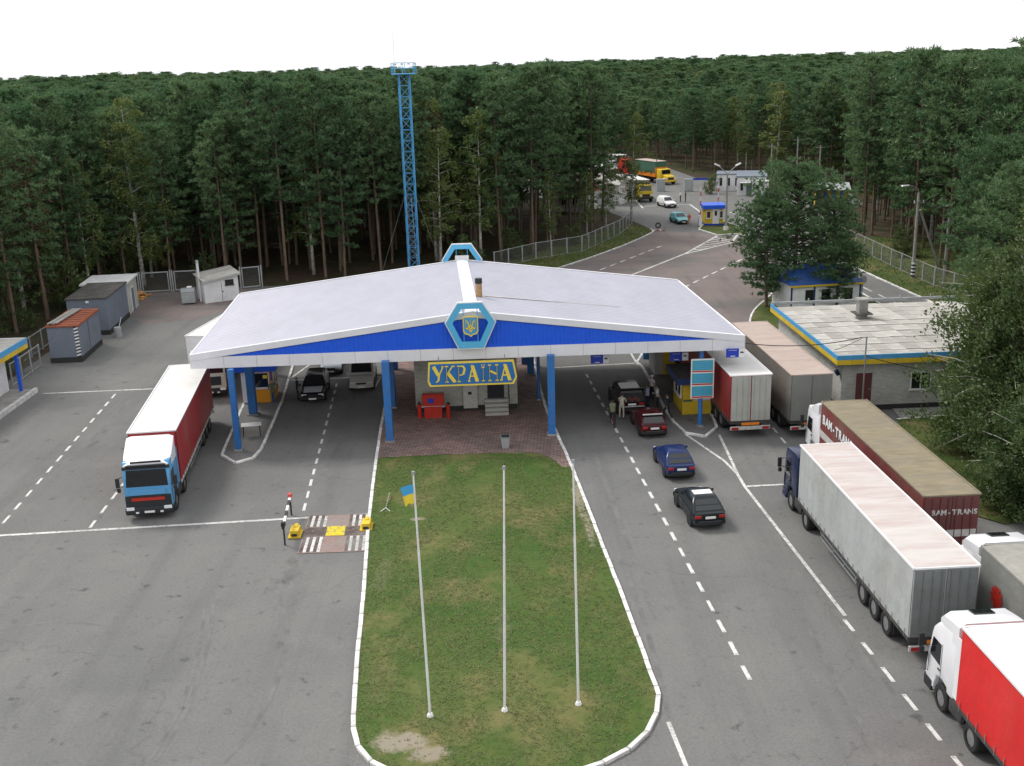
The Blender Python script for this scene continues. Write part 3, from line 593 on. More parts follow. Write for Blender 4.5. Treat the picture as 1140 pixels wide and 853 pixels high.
# emblem signs on the two gables: hexagon frame, shield and trident
def hexa(r, h0, h1, w): return [(-w * .5, h0), (w * .5, h0), (w, 0), (w * .5, h1), (-w * .5, h1), (-w, 0)]
def emblem(loc, rz, label):
    t = thing('emblem_sign', label, 'sign', loc, rz, 'hexagonal emblem signs on the canopy gables')
    def ring(o, i, y0, y1, name, mname):
        mb = MB(); n = 6
        vs = [(a, y0, b) for a, b in o] + [(a, y0, b) for a, b in i] + [(a, y1, b) for a, b in o] + [(a, y1, b) for a, b in i]; fs = []
        for k in range(n):
            j = (k + 1) % n; fs += [(k, j, n + j, n + k), (2 * n + k, 3 * n + k, 3 * n + j, 2 * n + j), (k, 2 * n + k, 2 * n + j, j), (n + k, n + j, 3 * n + j, 3 * n + k)]
        mb.add(vs, fs); return mb.build(name, mname, t)
    H = lambda s, dz=0: [(x * s, (z + dz) * (s if s > .9 else s)) for x, z in [(-.78, -1.55), (.78, -1.55), (1.55, 0.10), (.75, 1.35), (-.75, 1.35), (-1.55, 0.10)]]
    ring(H(1.0), H(.955), -.14, .10, 'edge_frame', 'white_paint'); ring(H(.953), H(.70), -.17, .08, 'hexagon_frame', 'cyan_paint')
    for x in (-.42, .42): MB().box(x - .025, x + .025, -.10, -.04, -1.06, .93).build('support_bar', 'sky_paint', t)
    back = 'far' in label
    sh = [(-.46, .50), (.46, .50), (.46, -.42), (.36, -.60), (.12, -.66), (0, -.78), (-.12, -.66), (-.36, -.60), (-.46, -.42)]
    if back:
        MB().box(-.52, .52, .02, .06, -1.2, .45).build('backing_panel', 'white_paint', t); return t
    s1 = MB(); s1.prism(sh, -.20, -.12, 'y'); shd = s1.build('shield', 'gold', t)
    MB().prism([(x * .86, z * .86) for x, z in sh], -.215, -.203, 'y').build('field', 'sky_paint', shd)
    tr = MB()
    def st(pts, w):
        for a, b in zip(pts[:-1], pts[1:]): tr.beam((a[0], -.228, a[1]), (b[0], -.228, b[1]), .02, w)
    st([(0, .34), (0, -.05)], .10); st([(-.28, .30), (-.28, -.24)], .09); st([(.28, .30), (.28, -.24)], .09); st([(-.28, -.24), (.28, -.24)], .08)
    st([(-.24, .26), (-.13, .08), (-.10, -.10), (-.17, -.22)], .06); st([(.24, .26), (.13, .08), (.10, -.10), (.17, -.22)], .06)
    st([(0, -.02), (-.12, -.24), (0, -.46), (.12, -.24), (0, -.02)], .07); tr.build('trident', 'gold', shd)
    return t
e0 = cpt(SR - .004, 0, 0); nf = face_n(0) * .32
emblem((e0.x + nf.x, e0.y + nf.y, ZE + 1.52), R(1.6), 'blue hexagon emblem sign with trident shield on the front gable')
e1 = cpt(SR, 1, 0); nb_ = face_n(1) * .32
emblem((e1.x + nb_.x, e1.y + nb_.y, ZE + 2.05), R(181.6), 'blue hexagon frame standing above the far ridge of the canopy')

# hanging name sign, letters cut as shapes
def letter_shapes():
    """strokes per letter on a 1 x 1 cell: thick (w) tapered strokes"""
    T, t = .27, .12
    return {
     'У': [((.02, 1), (.50, .42), T), ((.98, 1), (.52, .42), t), ((.55, .50), (.46, .12), .15), ((.46, .12), (.22, .02), t), ((.02, .98), (.24, .98), t), ((.78, .98), (1, .98), t)],
     'К': [((.16, 0), (.16, 1), T), ((.22, .52), (.72, 1), t), ((.30, .55), (.88, .02), T), ((.02, .98), (.32, .98), t), ((.02, .03), (.32, .03), t), ((.62, .98), (.92, .98), t), ((.76, .03), (1, .03), t)],
     'Р': [((.18, 0), (.18, 1), T), ((.2, .97), (.66, .97), t), ((.66, .99), (.84, .78), .15), ((.84, .80), (.66, .46), .17), ((.66, .46), (.24, .42), t), ((.02, .03), (.36, .03), t), ((.02, .98), (.2, .98), t)],
     'А': [((.50, 1), (.10, .02), t), ((.46, .98), (.86, .02), T), ((.22, .34), (.70, .34), t), ((0, .03), (.24, .03), t), ((.70, .03), (1, .03), t), ((.32, .98), (.52, .98), t)],
     'Ї': [((.5, 0), (.5, .86), T), ((.28, .86), (.72, .86), t), ((.28, .03), (.72, .03), t), ((.26, 1.0), (.40, 1.0), .13), ((.60, 1.0), (.74, 1.0), .13)],
     'Н': [((.16, 0), (.16, 1), T), ((.84, 0), (.84, 1), T), ((.2, .62), (.8, .42), t * 1.3), ((.02, .98), (.32, .98), t), ((.02, .03), (.32, .03), t), ((.68, .98), (.98, .98), t), ((.68, .03), (.98, .03), t)]}
sl, sr_ = Vector((-5.10, 63.30, 0)), Vector((0.30, 63.55, 0))
ns = thing('name_sign', 'blue and yellow hanging board with a seven letter yellow country name', 'sign', ((sl.x + sr_.x) / 2, (sl.y + sr_.y) / 2 - .05, 3.62), R(1.6))
W2, HH = 2.72, 1.52
outl = [(-W2 + .12, 0), (W2 - .22, 0), (W2, .42), (W2 - .18, HH), (-W2 + .10, HH), (-W2, .34)]
MB().prism(outl, -.05, .05, 'y').build('border', 'gold', ns)
MB().prism([(x * .962, HH / 2 + (z - HH / 2) * .86) for x, z in outl], -.064, -.052, 'y').build('board', 'sign_blue', ns)
LS = letter_shapes()
for i, (ch, wd) in enumerate(zip('УКРАЇНА', (.62, .66, .56, .66, .42, .66, .68))):
    x0 = -2.34 + sum((.62, .66, .56, .66, .42, .66, .68)[:i]) + .075 * i; mb = MB(); hgt = 1.02
    for k, (a, b, w) in enumerate(LS[ch]):
        mb.beam((x0 + a[0] * wd, -.075 - .0015 * k, .25 + a[1] * hgt), (x0 + b[0] * wd, -.075 - .0015 * k, .25 + b[1] * hgt), .02, w * (.62 if w < .14 else .78))
    mb.build('letter', 'gold', ns)
for x in (-2.0, 2.0): MB().cyl((x, 0, HH), (x, 0, HH + .35), .03, n=6).build('hanger', 'steel', ns)

# lane signs hanging under the front beam
def lane_sign(px, py, y, label):
    dpt = FW * F_PX + RT * (px - 570) - UPV * (py - 426.5); k = y / dpt.y; x, z = dpt.x * k, CAM_H + dpt.z * k
    t = thing('lane_sign', label, 'sign', (x, y, z - .27), R(1.6), 'lane signs hanging from the canopy'); t.scale = (.6, 1, .6)
    MB().box(-.98, .32, -.03, .03, -.02, .92).build('blue_panel', 'lane_sign', t, bevel=.01); MB().box(.325, .98, -.032, .028, 0, .88).build('white_panel', 'white_paint', t, bevel=.01)
    m_ = MB(); m_.box(.45, .82, -.045, -.034, .44, .52); m_.box(.50, .74, -.045, -.034, .524, .60); m_.build('vehicle_mark', 'cloth_dark', t)
    MB().box(-.55, -.05, -.045, -.034, .10, .17).build('lettering', 'white_paint', t); MB().box(-.75, .1, -.045, -.034, .74, .77).build('lettering', 'white_paint', t)
    for hx in (-.7, .7): MB().cyl((hx, 0, .88), (hx, 0, (ZB + .25 - z + .27) / .6), .02, n=5).build('hanger', 'steel', t)
lane_sign(668, 400, 66.2, 'blue and white lane sign hanging over the empty lane'); lane_sign(756, 397, 66.4, 'blue and white lane sign hanging above the yellow booth')
lane_sign(819, 393, 64.15, 'blue and white lane sign in front of the red trailer roof')
# ------------------------------------------------------------------ vehicles
WHEEL = {}
def wheel(parent, x, y, r, w, side, rim='rim', dish=True, name='wheel'):
    key = (round(r, 3), round(w, 3), rim)
    if key not in WHEEL:
        prof = [(.60, -.5), (.90, -.5), (1.0, -.36), (1.0, .36), (.90, .5), (.60, .5)]; n = 18
        mb = MB(); rings = []
        for a, b in prof: rings.append([(b * w, math.cos(2 * math.pi * k / n) * a * r, math.sin(2 * math.pi * k / n) * a * r) for k in range(n)])
        mb.loft(rings, caps=False); ty = mb.mesh('tyre', 'black_rubber', smooth=True)
        mb = MB(); rings = [[(b * w, math.cos(2 * math.pi * k / n) * a * r, math.sin(2 * math.pi * k / n) * a * r) for k in range(n)] for a, b in [(.66, .40), (.60, .34), (.34, .22), (.26, .38), (.12, .42)]]
        mb.loft(rings, caps=True)
        for k in range(6):
            a = k * math.pi / 3; mb.cbox((.30 * w, math.cos(a) * .46 * r, math.sin(a) * .46 * r), (.03, .14 * r, .14 * r), 1)
        rm = mb.mesh('rim', [rim, 'chassis'], smooth=True); WHEEL[key] = (ty, rm)
    ty, rm = WHEEL[key]
    e = bpy.data.objects.new(name, None); COL.objects.link(e); e.parent = parent; e.location = (x, y, r); e.empty_display_size = .1
    e.rotation_euler = (rnd.uniform(0, 6), 0, 0 if side > 0 else math.pi)
    share('tyre', ty, e); share('rim', rm, e); return e
def panel(name, mname, parent, a, b, c, d, t=.012):
    mb = MB(); mb.slab(a, b, c, d, t); return mb.build(name, mname, parent)

def semi_truck(label, front, heading, cab='white_cab', side='tarp_red', roof='tarp_roof', rear='door_grey', style='flat', group='articulated lorries', has_cab=True, top=4.0, skirt=None, stripe=None, roof_bows=0, cabtop=3.72, deflector=True, chas='chassis', bumper='black_plastic', L=13.6, rear_mode='doors', cab_gap=.0, front_mat=None, cab_rot=0.0):
    """front = ground point under the middle of the trailer's front wall; heading = driving direction angle (0 = +Y)"""
    t = thing('semi_truck', label, 'lorry', (front[0], front[1], 0), heading, group)
    W = 1.25; zb = 1.12
    # trailer body
    mb = MB(); mb.box(-W + .02, W - .02, -L, 0, zb, top - .03); body = mb.build('trailer_body', [front_mat or side], t)
    for sx in (-1, 1):                                    # side curtains with slight pleats
        mb = MB(); K = 46; pts = []
        for k in range(K + 1):
            y = -L + .06 + (L - .12) * k / K; o = .006 + .022 * abs(math.sin(k * 1.9)) * rnd.uniform(.2, 1)
            pts.append((y, o))
        for (y, o) in pts:
            for (z, q) in ((zb - .02, .2), (zb + .5, .9), (zb + 1.5, 1.0), (top - .35, .6), (top - .02, .1)):
                mb.v.append((sx * (W - .012 + .024 * q * .4 + o * q), y, z))
        for k in range(K):
            for j in range(4): a = k * 5 + j; mb.f.append((a, a + 5, a + 6, a + 1)); mb.m.append(0)
        mb.build('side_curtain', side, t, smooth='all')
        m_ = MB()
        for k in range(22):
            y = -L + .35 + k * (L - .7) / 21; m_.box(sx * (W + .03) - .008, sx * (W + .03) + .008, y - .014, y + .014, zb - .12, zb + .22)
        q_ = m_.build('strap_row', 'strap', t); q_['kind'] = 'stuff'
        m_ = MB(); m_.box(sx * W - .025, sx * W + .025, -L, 0, zb - .16, zb - .02); m_.build('side_rail', skirt or chas, t)
        if stripe: 
            m_ = MB(); m_.box(sx * (W + .030), sx * (W + .036), -L + .1, -.1, zb + .02, zb + .34); m_.build('stripe', stripe, t)
    mb = MB(); K = 12                                      # roof: sagging sheet between bows
    for k in range(K * 2 + 1):
        y = -L + L * k / (K * 2); z = top + (0.0 if k % 2 == 0 else -.035)
        mb.v += [(-W - .012, y, top - .02), (-W * .6, y, z + .012), (W * .6, y, z + .012), (W + .012, y, top - .02)]
    for k in range(K * 2):
        for j in range(3): a = k * 4 + j; mb.f.append((a, a + 1, a + 5, a + 4)); mb.m.append(0)
    o = mb.build('trailer_roof', roof, t)
    if o.data.polygons[0].normal.z < 0: o.data.flip_normals()
    mb = MB()
    for sx in (-1, 1): mb.box(sx * (W + .012) - .03, sx * (W + .012) + .03, -L - .01, .01, top - .06, top + .025)
    mb.box(-W + .03, W - .03, -.03, .03, top - .05, top + .02); mb.box(-W + .03, W - .03, -L - .03, -L + .03, top - .05, top + .02)
    mb.build('roof_edge', 'trim_white' if roof in ('tarp_roof', 'roof_stained') else roof, t)
    # rear doors
    for sx in (-1, 1):
        a, b = sorted((sx * .03, sx * (W - .04))); mb = MB(); mb.box(a, b, -L - .045, -L - .005, zb, top - .08); d = mb.build('rear_door', rear, t, bevel=.01)
        if rear_mode == 'doors':
            for bx in (.18, .52, .88):
                MB().cyl((sx * bx, -L - .07, zb + .05), (sx * bx, -L - .07, top - .12), .017, n=6).build('lock_bar', rear, d)
    MB().box(-W, W, -L - .05, -L + .1, zb - .2, zb - .02).build('rear_sill', chas, t)
    bp = MB(); bp.box(-W + .02, W - .02, -L - .10, -L - .02, .55, .78); ub = bp.build('underride_bar', 'bar_white', t, bevel=.01)
    for sx in (-1, 1):
        MB().cbox((sx * .95, -L - .115, .66), (.42, .03, .15)).build('tail_lamp', 'lamp_red', ub); MB().box(sx * .7 - .03, sx * .7 + .03, -L - .06, -L + .3, .6, zb - .2).build('bar_bracket', chas, t)
    MB().cbox((0, -L - .08, .93), (1.1, .03, .16)).build('rear_plate', 'lamp_orange', t)
    # chassis, legs, axles
    mb = MB()
    for sx in (-1, 1): mb.box(sx * .45 - .07, sx * .45 + .07, -L + .2, -.5, .85, zb)
    for k in range(8): y = -1.2 - k * 1.6; mb.box(-W + .05, W - .05, y, y + .1, zb - .14, zb)
    mb.build('trailer_chassis', chas, t)
    for sx in (-1, 1):
        MB().box(sx * .8 - .06, sx * .8 + .06, -2.7, -2.58, .35, zb).build('landing_leg', chas, t)
        mb = MB(); mb.box(sx * (W - .05) - .02, sx * (W - .05) + .02, -8.1, -3.4, .55, .62); mb.box(sx * (W - .05) - .02, sx * (W - .05) + .02, -8.1, -3.4, .80, .87)
        for y in (-8, -6.6, -5.2, -3.6): mb.box(sx * (W - .05) - .02, sx * (W - .05) + .02, y, y + .06, .55, zb - .1)
        mb.build('side_guard', 'steel', t)
    for y in (-L + 2.2, -L + 3.5, -L + 4.8):
        for sx in (-1, 1): wheel(t, sx * 1.06, y, .52, .36, sx)
        MB().cyl((-1, y, .52), (1, y, .52), .08, n=8).build('axle', chas, t)
    for sx in (-1, 1): MB().box(sx * 1.0 - .18, sx * 1.0 + .18, -L + 1.52, -L + 1.56, .35, 1.0).build('mud_flap', 'black_rubber', t)
    if not has_cab: return t
    # tractor
    before = set(t.children)
    g = .42 + cab_gap; y0, y1 = g, g + 2.12
    mb = MB()
    for sx in (-1, 1): mb.box(sx * .42 - .06, sx * .42 + .06, -2.6, y1 - .2, .68, .92)
    mb.box(-.9, .9, -1.7, -.3, .92, 1.06); mb.build('tractor_chassis', chas, t)
    if style == 'scania':
        prof = [(y1 + .02, .42), (y1 + .04, 1.15), (y1 - .03, 1.72), (y1 - .22, 2.62), (y1 - .30, 2.86), (y1 - .62, 3.18), (y0 + .05, 3.50), (y0, 3.0), (y0, 1.0), (y0 + .25, .95), (y1 - 1.62, .95), (y1 - 1.58, 1.14), (y1 - 1.22, 1.22), (y1 - .80, 1.14), (y1 - .66, .8), (y1 - .62, .42)]
    else:
        prof = [(y1 + .02, .40), (y1 + .05, 1.2), (y1 - .02, 1.80), (y1 - .16, 2.78), (y1 - .24, 2.95), (y1 - .34, 3.12), (y0 + .35, 3.22), (y0, 3.15), (y0, 1.0), (y0 + .25, .95), (y1 - 1.62, .95), (y1 - 1.58, 1.14), (y1 - 1.22, 1.22), (y1 - .80, 1.14), (y1 - .66, .8), (y1 - .62, .40)]
    mb = MB(); mb.prism([(y, z) for y, z in prof], -1.2, 1.2, 'x'); cb = mb.build('cab', cab, t, bevel=.07, segs=2, smooth=True, tri=False)
    ws = prof[2], prof[3]
    (ya, za), (yb, zb2) = ws; nx, nz = (zb2 - za), (ya - yb); ln = math.hypot(nx, nz); nx, nz = nx / ln * .012, nz / ln * .012
    lo, hi = .06, .95
    qa = (ya + (yb - ya) * lo + nx, za + (zb2 - za) * lo + nz); qb = (ya + (yb - ya) * hi + nx, za + (zb2 - za) * hi + nz)
    wsn = panel('windscreen', 'glass', cb, (-1.06, qa[0], qa[1]), (1.06, qa[0], qa[1]), (1.0, qb[0], qb[1]), (-1.0, qb[0], qb[1]))
    for sx in (-.55, .15): MB().beam((sx, qa[0] + .02, qa[1] + .02), (sx + .5, qa[0] + .0, qa[1] + .12), .02, .025).build('wiper', 'black_plastic', wsn)
    for sx in (-1, 1):
        X = sx * 1.207; a = (X, y1 - .20, 1.72); b = (X, y1 - 1.02, 1.66); c = (X, y1 - 1.02, 2.48); d = (X, y1 - .36, 2.48)
        pts = (a, b, c, d) if sx < 0 else (b, a, d, c)
        panel('side_window', 'glass', cb, *pts)
        m_ = MB(); m_.beam((X, y1 - .14, .95), (X, y1 - .14, 1.65), .02, .012); m_.beam((X, y1 - 1.10, .95), (X, y1 - 1.10, 2.55), .012, .012); m_.build('door_seam', 'black_plastic', cb)
        MB().cbox((X + sx * .012, y1 - .98, 1.50), (.03, .16, .05)).build('door_handle', 'black_plastic', cb)
        mi = MB(); mi.cbox((sx * 1.45, y1 + .02, 2.15), (.20, .10, .52)); mi.cbox((sx * 1.42, y1 + .02, 1.74), (.18, .10, .22)); mi.beam((sx * 1.2, y1 - .12, 2.42), (sx * 1.4, y1 + .02, 2.38), .04, .04); mi.beam((sx * 1.2, y1 - .12, 1.9), (sx * 1.4, y1 + .02, 1.95), .04, .04); mi.build('mirror', 'black_plastic', cb, bevel=.02)
        MB().box(sx * 1.21 - .05, sx * 1.21 + .05, y1 - .60, y1 - .05, .42, .58).build('step', bumper, cb)
    # grille, bumper and lamps
    MB().box(-.86, .86, y1 + .03, y1 + .075, .98, 1.62).build('grille', 'black_plastic' if style != 'scania' else cab, cb, bevel=.02)
    if style == 'scania': 
        for k in range(4): MB().box(-.78, .78, y1 + .07, y1 + .085, 1.02 + k * .14, 1.08 + k * .14).build('grille_slat', 'black_plastic', cb)
    MB().box(-1.22, 1.22, y1 - .55, y1 + .12, .34, .78).build('bumper', bumper, t, bevel=.06, segs=2, smooth=True)
    for sx in (-1, 1): MB().cbox((sx * .95, y1 + .11, .70), (.40, .06, .17)).build('headlight', 'lamp_clear', t, bevel=.015); MB().cbox((sx * .62, y1 + .125, .48), (.16, .03, .09)).build('fog_lamp', 'lamp_clear', t)
    MB().cbox((0, y1 + .13, .50), (.52, .015, .11)).build('number_plate', 'plate', t)
    # roof spoiler and side deflectors
    if deflector:
        zt = cabtop; mb = MB()
        if style == 'scania':
            rg = []
            for y, w, z in ((y1 - .36, .98, 3.18), (y1 - .62, 1.12, 3.52), (y1 - .95, 1.18, zt - .18), (y0 + .4, 1.20, zt - .05), (y0 - .05, 1.21, zt)): rg.append([(-w, y, 3.0), (-w, y, z - .16), (-w + .22, y, z), (w - .22, y, z), (w, y, z - .16), (w, y, 3.0)])
            mb.loft(rg); sp_ = mb.build('roof_spoiler', cab, cb, smooth=True)
            MB().cbox((0, y1 - 1.22, zt - .11), (.75, .45, .06), rot=Matrix.Rotation(R(-9), 3, 'X')).build('roof_hatch', 'glass', cb, bevel=.01)
        else:
            rg = []
            zl = 3.0 if style == 'flat' else 2.72
            for y, w, z in ((y1 - .20 if style != 'flat' else y1 - .42, 1.12, 3.06), (y1 - .95, 1.215, 3.34), (y1 - 1.25, 1.22, 3.50), (y0 + .05, 1.22, zt)): rg.append([(-w, y, zl), (-w, y, z - .10), (-w + .25, y, z), (w - .25, y, z), (w, y, z - .10), (w, y, zl)])
            mb.loft(rg); sp_ = mb.build('roof_spoiler', cab if style == 'flat' else 'cab_white_top', cb, smooth=True)
        for sx in (-1, 1): MB().box(sx * 1.2 - .02, sx * 1.2 + .02, y0 - .30, y0 - .005, 1.15, 3.1 if style != 'scania' else 3.45).build('side_deflector', cab if style != 'renault' else 'cab_blue', cb)
    MB().box(-1.0, 1.0, y1 - .36, y1 - .10, 2.86, 3.0).build('sun_visor', 'glass', cb, bevel=.02) if style != 'scania' else None
    # wheels, tanks, fenders
    for sx in (-1, 1):
        wheel(t, sx * 1.03, y1 - 1.22, .51, .32, sx); wheel(t, sx * 1.02, -1.15, .51, .42, sx)
        MB().box(sx * .98 - .22, sx * .98 + .22, -.40, y0 + .25, .45, 1.0).build('fuel_tank', chas, t, bevel=.06, segs=2, smooth=True)
        mb = MB(); rg = []
        for k in range(7):
            a = R(15 + 150 * k / 6); rg.append([(sx * .80, -1.15 + math.cos(a) * .60, .55 + math.sin(a) * .60), (sx * 1.24, -1.15 + math.cos(a) * .60, .55 + math.sin(a) * .60), (sx * 1.24, -1.15 + math.cos(a) * .57, .55 + math.sin(a) * .57), (sx * .80, -1.15 + math.cos(a) * .57, .55 + math.sin(a) * .57)])
        mb.loft(rg); mb.build('rear_fender', 'black_plastic', t)
    if cab_rot:
        Tm = Matrix.Translation((0, -1.15, 0)) @ Matrix.Rotation(cab_rot, 4, 'Z') @ Matrix.Translation((0, 1.15, 0))
        for ch in t.children:
            if ch not in before: ch.matrix_basis = Tm @ ch.matrix_basis
    return t

# colours
paint('cab_white', (0.76, 0.76, 0.79)); paint('cab_white_top', (0.78, 0.78, 0.80)); paint('cab_blue', (0.10, 0.33, 0.60)); paint('cab_navy', (0.016, 0.024, 0.065)); paint('cab_cream', (0.52, 0.51, 0.46))
tarp('tarp_red', (0.33, 0.018, 0.022)); tarp('tarp_bright_red', (0.62, 0.018, 0.018), amt=.12); tarp('tarp_maroon', (0.165, 0.034, 0.032), amt=.45); tarp('tarp_light', (0.40, 0.42, 0.42), amt=.4)
tarp('tarp_grey', (0.17, 0.175, 0.16)); tarp('tarp_dkgrey', (0.20, 0.21, 0.20)); tarp('tarp_white', (0.74, 0.74, 0.76), amt=.15)
mat('tarp_roof', (0.62, 0.61, 0.60), .6, var=.05, dirt=(.55, .52, .48), dirt_amt=.35, dirt_scale=.5); mat('trim_white', (.74, .74, .75), .5, var=.05)
mat('roof_stained', (0.52, 0.48, 0.46), .65, var=.10, scale=1.0, dirt=(.40, .29, .27), dirt_amt=.75, dirt_scale=.9, stretch=(.25, 1.6, 1))
mat('roof_dirty', (0.22, 0.185, 0.12), .8, var=.25, scale=2.5, dirt=(.16, .15, .13), dirt_amt=.6, dirt_scale=.7, stretch=(.4, 1.2, 1))
mat('roof_pink', (0.42, 0.34, 0.30), .75, var=.12, dirt=(.33, .25, .22), dirt_amt=.6, dirt_scale=.8, stretch=(.4, 1.4, 1)); mat('roof_grey', (0.30, 0.29, 0.26), .75, var=.15, dirt=(.18, .17, .15), dirt_amt=.5)
mat('door_grey', (0.42, 0.42, 0.39), .55, var=.06, dirt=(.25, .24, .22), dirt_amt=.4); mat('door_dark', (0.17, 0.18, 0.18), .6, var=.12, dirt=(.10, .10, .095), dirt_amt=.5); mat('door_maroon', (0.13, 0.035, 0.035), .6, var=.15, dirt=(.09, .07, .06), dirt_amt=.5)
mat('bar_white', (.55, .54, .52), .5, var=.1, dirt=DIRT, dirt_amt=.5, dirt_scale=3)

def from_rear_left(x, y, yaw, L=13.6):
    a = R(yaw); return (x - math.sin(a) * L + math.cos(a) * 1.25, y + math.cos(a) * L + math.sin(a) * 1.25), a
f, a = from_rear_left(14.80, 36.72, 2.86)
semi_truck('long white curtain lorry with dark blue cab beside the dashed lane', f, a, 'cab_navy', 'tarp_light', 'roof_stained', 'door_dark', 'flat', cabtop=3.6, deflector=False, bumper='cab_navy')
f, a = from_rear_left(17.69, 43.5, 2.61)
bam = semi_truck('maroon lorry with dirty brown roof, white cab and white lettering', f, a, 'cab_white', 'tarp_maroon', 'roof_dirty', 'door_maroon', 'flat', stripe='bar_white')
def letters(word, size, adv, mname, parent, c, rz, sx=1.0, sy=1.0, bold=.012):
    n_ = len(word); ex = Vector((math.cos(rz), math.sin(rz), 0)); cache = {}
    for i, ch in enumerate(word):
        if ch not in cache: cache[ch] = text_mesh(ch, size, 'letter', mname, bold=bold)
        p = Vector(c) + ex * ((i - (n_ - 1) / 2) * adv); share('letter', cache[ch], parent, p, (R(90), 0, rz), (sx, sy, 1))
for sx in (-1, 1): letters('BAM-TRANS', .58, .52, 'white_paint', bam, (sx * 1.30, -2.75, 3.12), R(90) if sx > 0 else R(-90), 1.25, 1.2, .02)
MB().prism([(-.12, 2.05), (-.12, 2.45), (-13.2, 2.45), (-13.2, 2.05)], -1.318, -1.30, 'x').build('stripe', 'bar_white', bam)
letters('BAM-TRANS', .34, .235, 'bar_white', bam, (.12, -13.66, 3.2), 0.0)
MB().box(-1.1, 1.15, -13.665, -13.652, 2.05, 2.38).build('stripe', 'bar_white', bam)
f, a = from_rear_left(13.17, 62.53, 3.92)
lane_truck = semi_truck('red sided lorry with grey rear doors entering the lane under the canopy', f, a, 'cab_white', 'tarp_red', 'tarp_roof', 'door_grey', 'flat')
f, a = from_rear_left(16.77, 62.31, 3.6)
semi_truck('dark grey lorry with stained pinkish roof beside the white brick building', f, a, 'cab_white', 'tarp_grey', 'roof_pink', 'tarp_dkgrey', 'flat', rear_mode='tarp')
# bottom right: red lorry and the grey one beyond it
fl = G(1072, 698, 4.0); aR = R(2.9)
f = (fl.x + 1.25 * math.cos(aR), fl.y + 1.25 * math.sin(aR))
semi_truck('bright red lorry with tall white cab in the bottom corner', f, aR, 'cab_white', 'tarp_bright_red', 'tarp_roof', 'door_grey', 'scania', cabtop=3.95, cab_gap=-.1)
fl = G(1093, 607, 4.0); f = (fl.x + 1.25, fl.y + .05)
gr = semi_truck('grey lorry with red round emblem and white cab behind the red lorry', f, R(2.9), 'cab_white', 'tarp_dkgrey', 'roof_grey', 'door_grey', 'scania', cabtop=3.95, cab_gap=-.1)
mb = MB()                                                   # round red emblem on its side
for k in range(10):
    a0 = k * .63; mb.cbox((-1.305, -1.55 + math.cos(a0) * .33, 2.55 + math.sin(a0) * .33), (.012, .24, .16), rot=Matrix.Rotation(a0, 3, 'X'))
mb.cyl((-1.30, -1.55, 2.55), (-1.312, -1.55, 2.55), .2, n=12); mb.build('round_emblem', 'red_paint', gr)
# left lane lorry driving towards the camera
yl = R(7.1); cxl = (-20.62 + 1.25 * math.cos(yl), 54.99 + 1.25 * math.sin(yl))
lt = semi_truck('red lorry with white and light blue cab driving towards the stop line', cxl, yl + math.pi, 'cab_blue', 'tarp_red', 'tarp_roof', 'tarp_red', 'renault', skirt='bar_white', bumper='black_plastic', cabtop=3.95)
cbp = [c for c in lt.children if c.name.startswith('cab')][0]
y1 = .42 + 2.12
MB().box(-1.16, 1.16, y1 + .045, y1 + .085, .80, 1.40).build('lower_grille', 'black_plastic', cbp, bevel=.02); MB().box(-.92, .92, y1 + .055, y1 + .095, 1.42, 1.72).build('bonnet_flap', 'cab_blue', cbp, bevel=.01); MB().box(-.84, .84, y1 + .087, y1 + .115, 1.12, 1.28).build('grille_bar', 'red_paint', cbp)
MB().box(-1.19, 1.19, y1 - .33, y1 - .10, 2.78, 2.92).build('windscreen_header', 'black_plastic', cbp); MB().box(-.78, .78, y1 - .30, y1 - .22, 2.94, 3.16).build('header_window', 'glass', cbp)
# the next lorry in that lane, half under the canopy edge
fq = G(206, 374, 4.0); yq = R(-9)
semi_truck('white lorry with cream cab waiting behind the red one at the canopy edge', (fq.x + 1.25 * math.cos(yq), fq.y + 1.25 * math.sin(yq)), yq + math.pi, 'cab_cream', 'tarp_white', 'tarp_roof', 'tarp_white', 'flat', deflector=False, cab_rot=R(20))

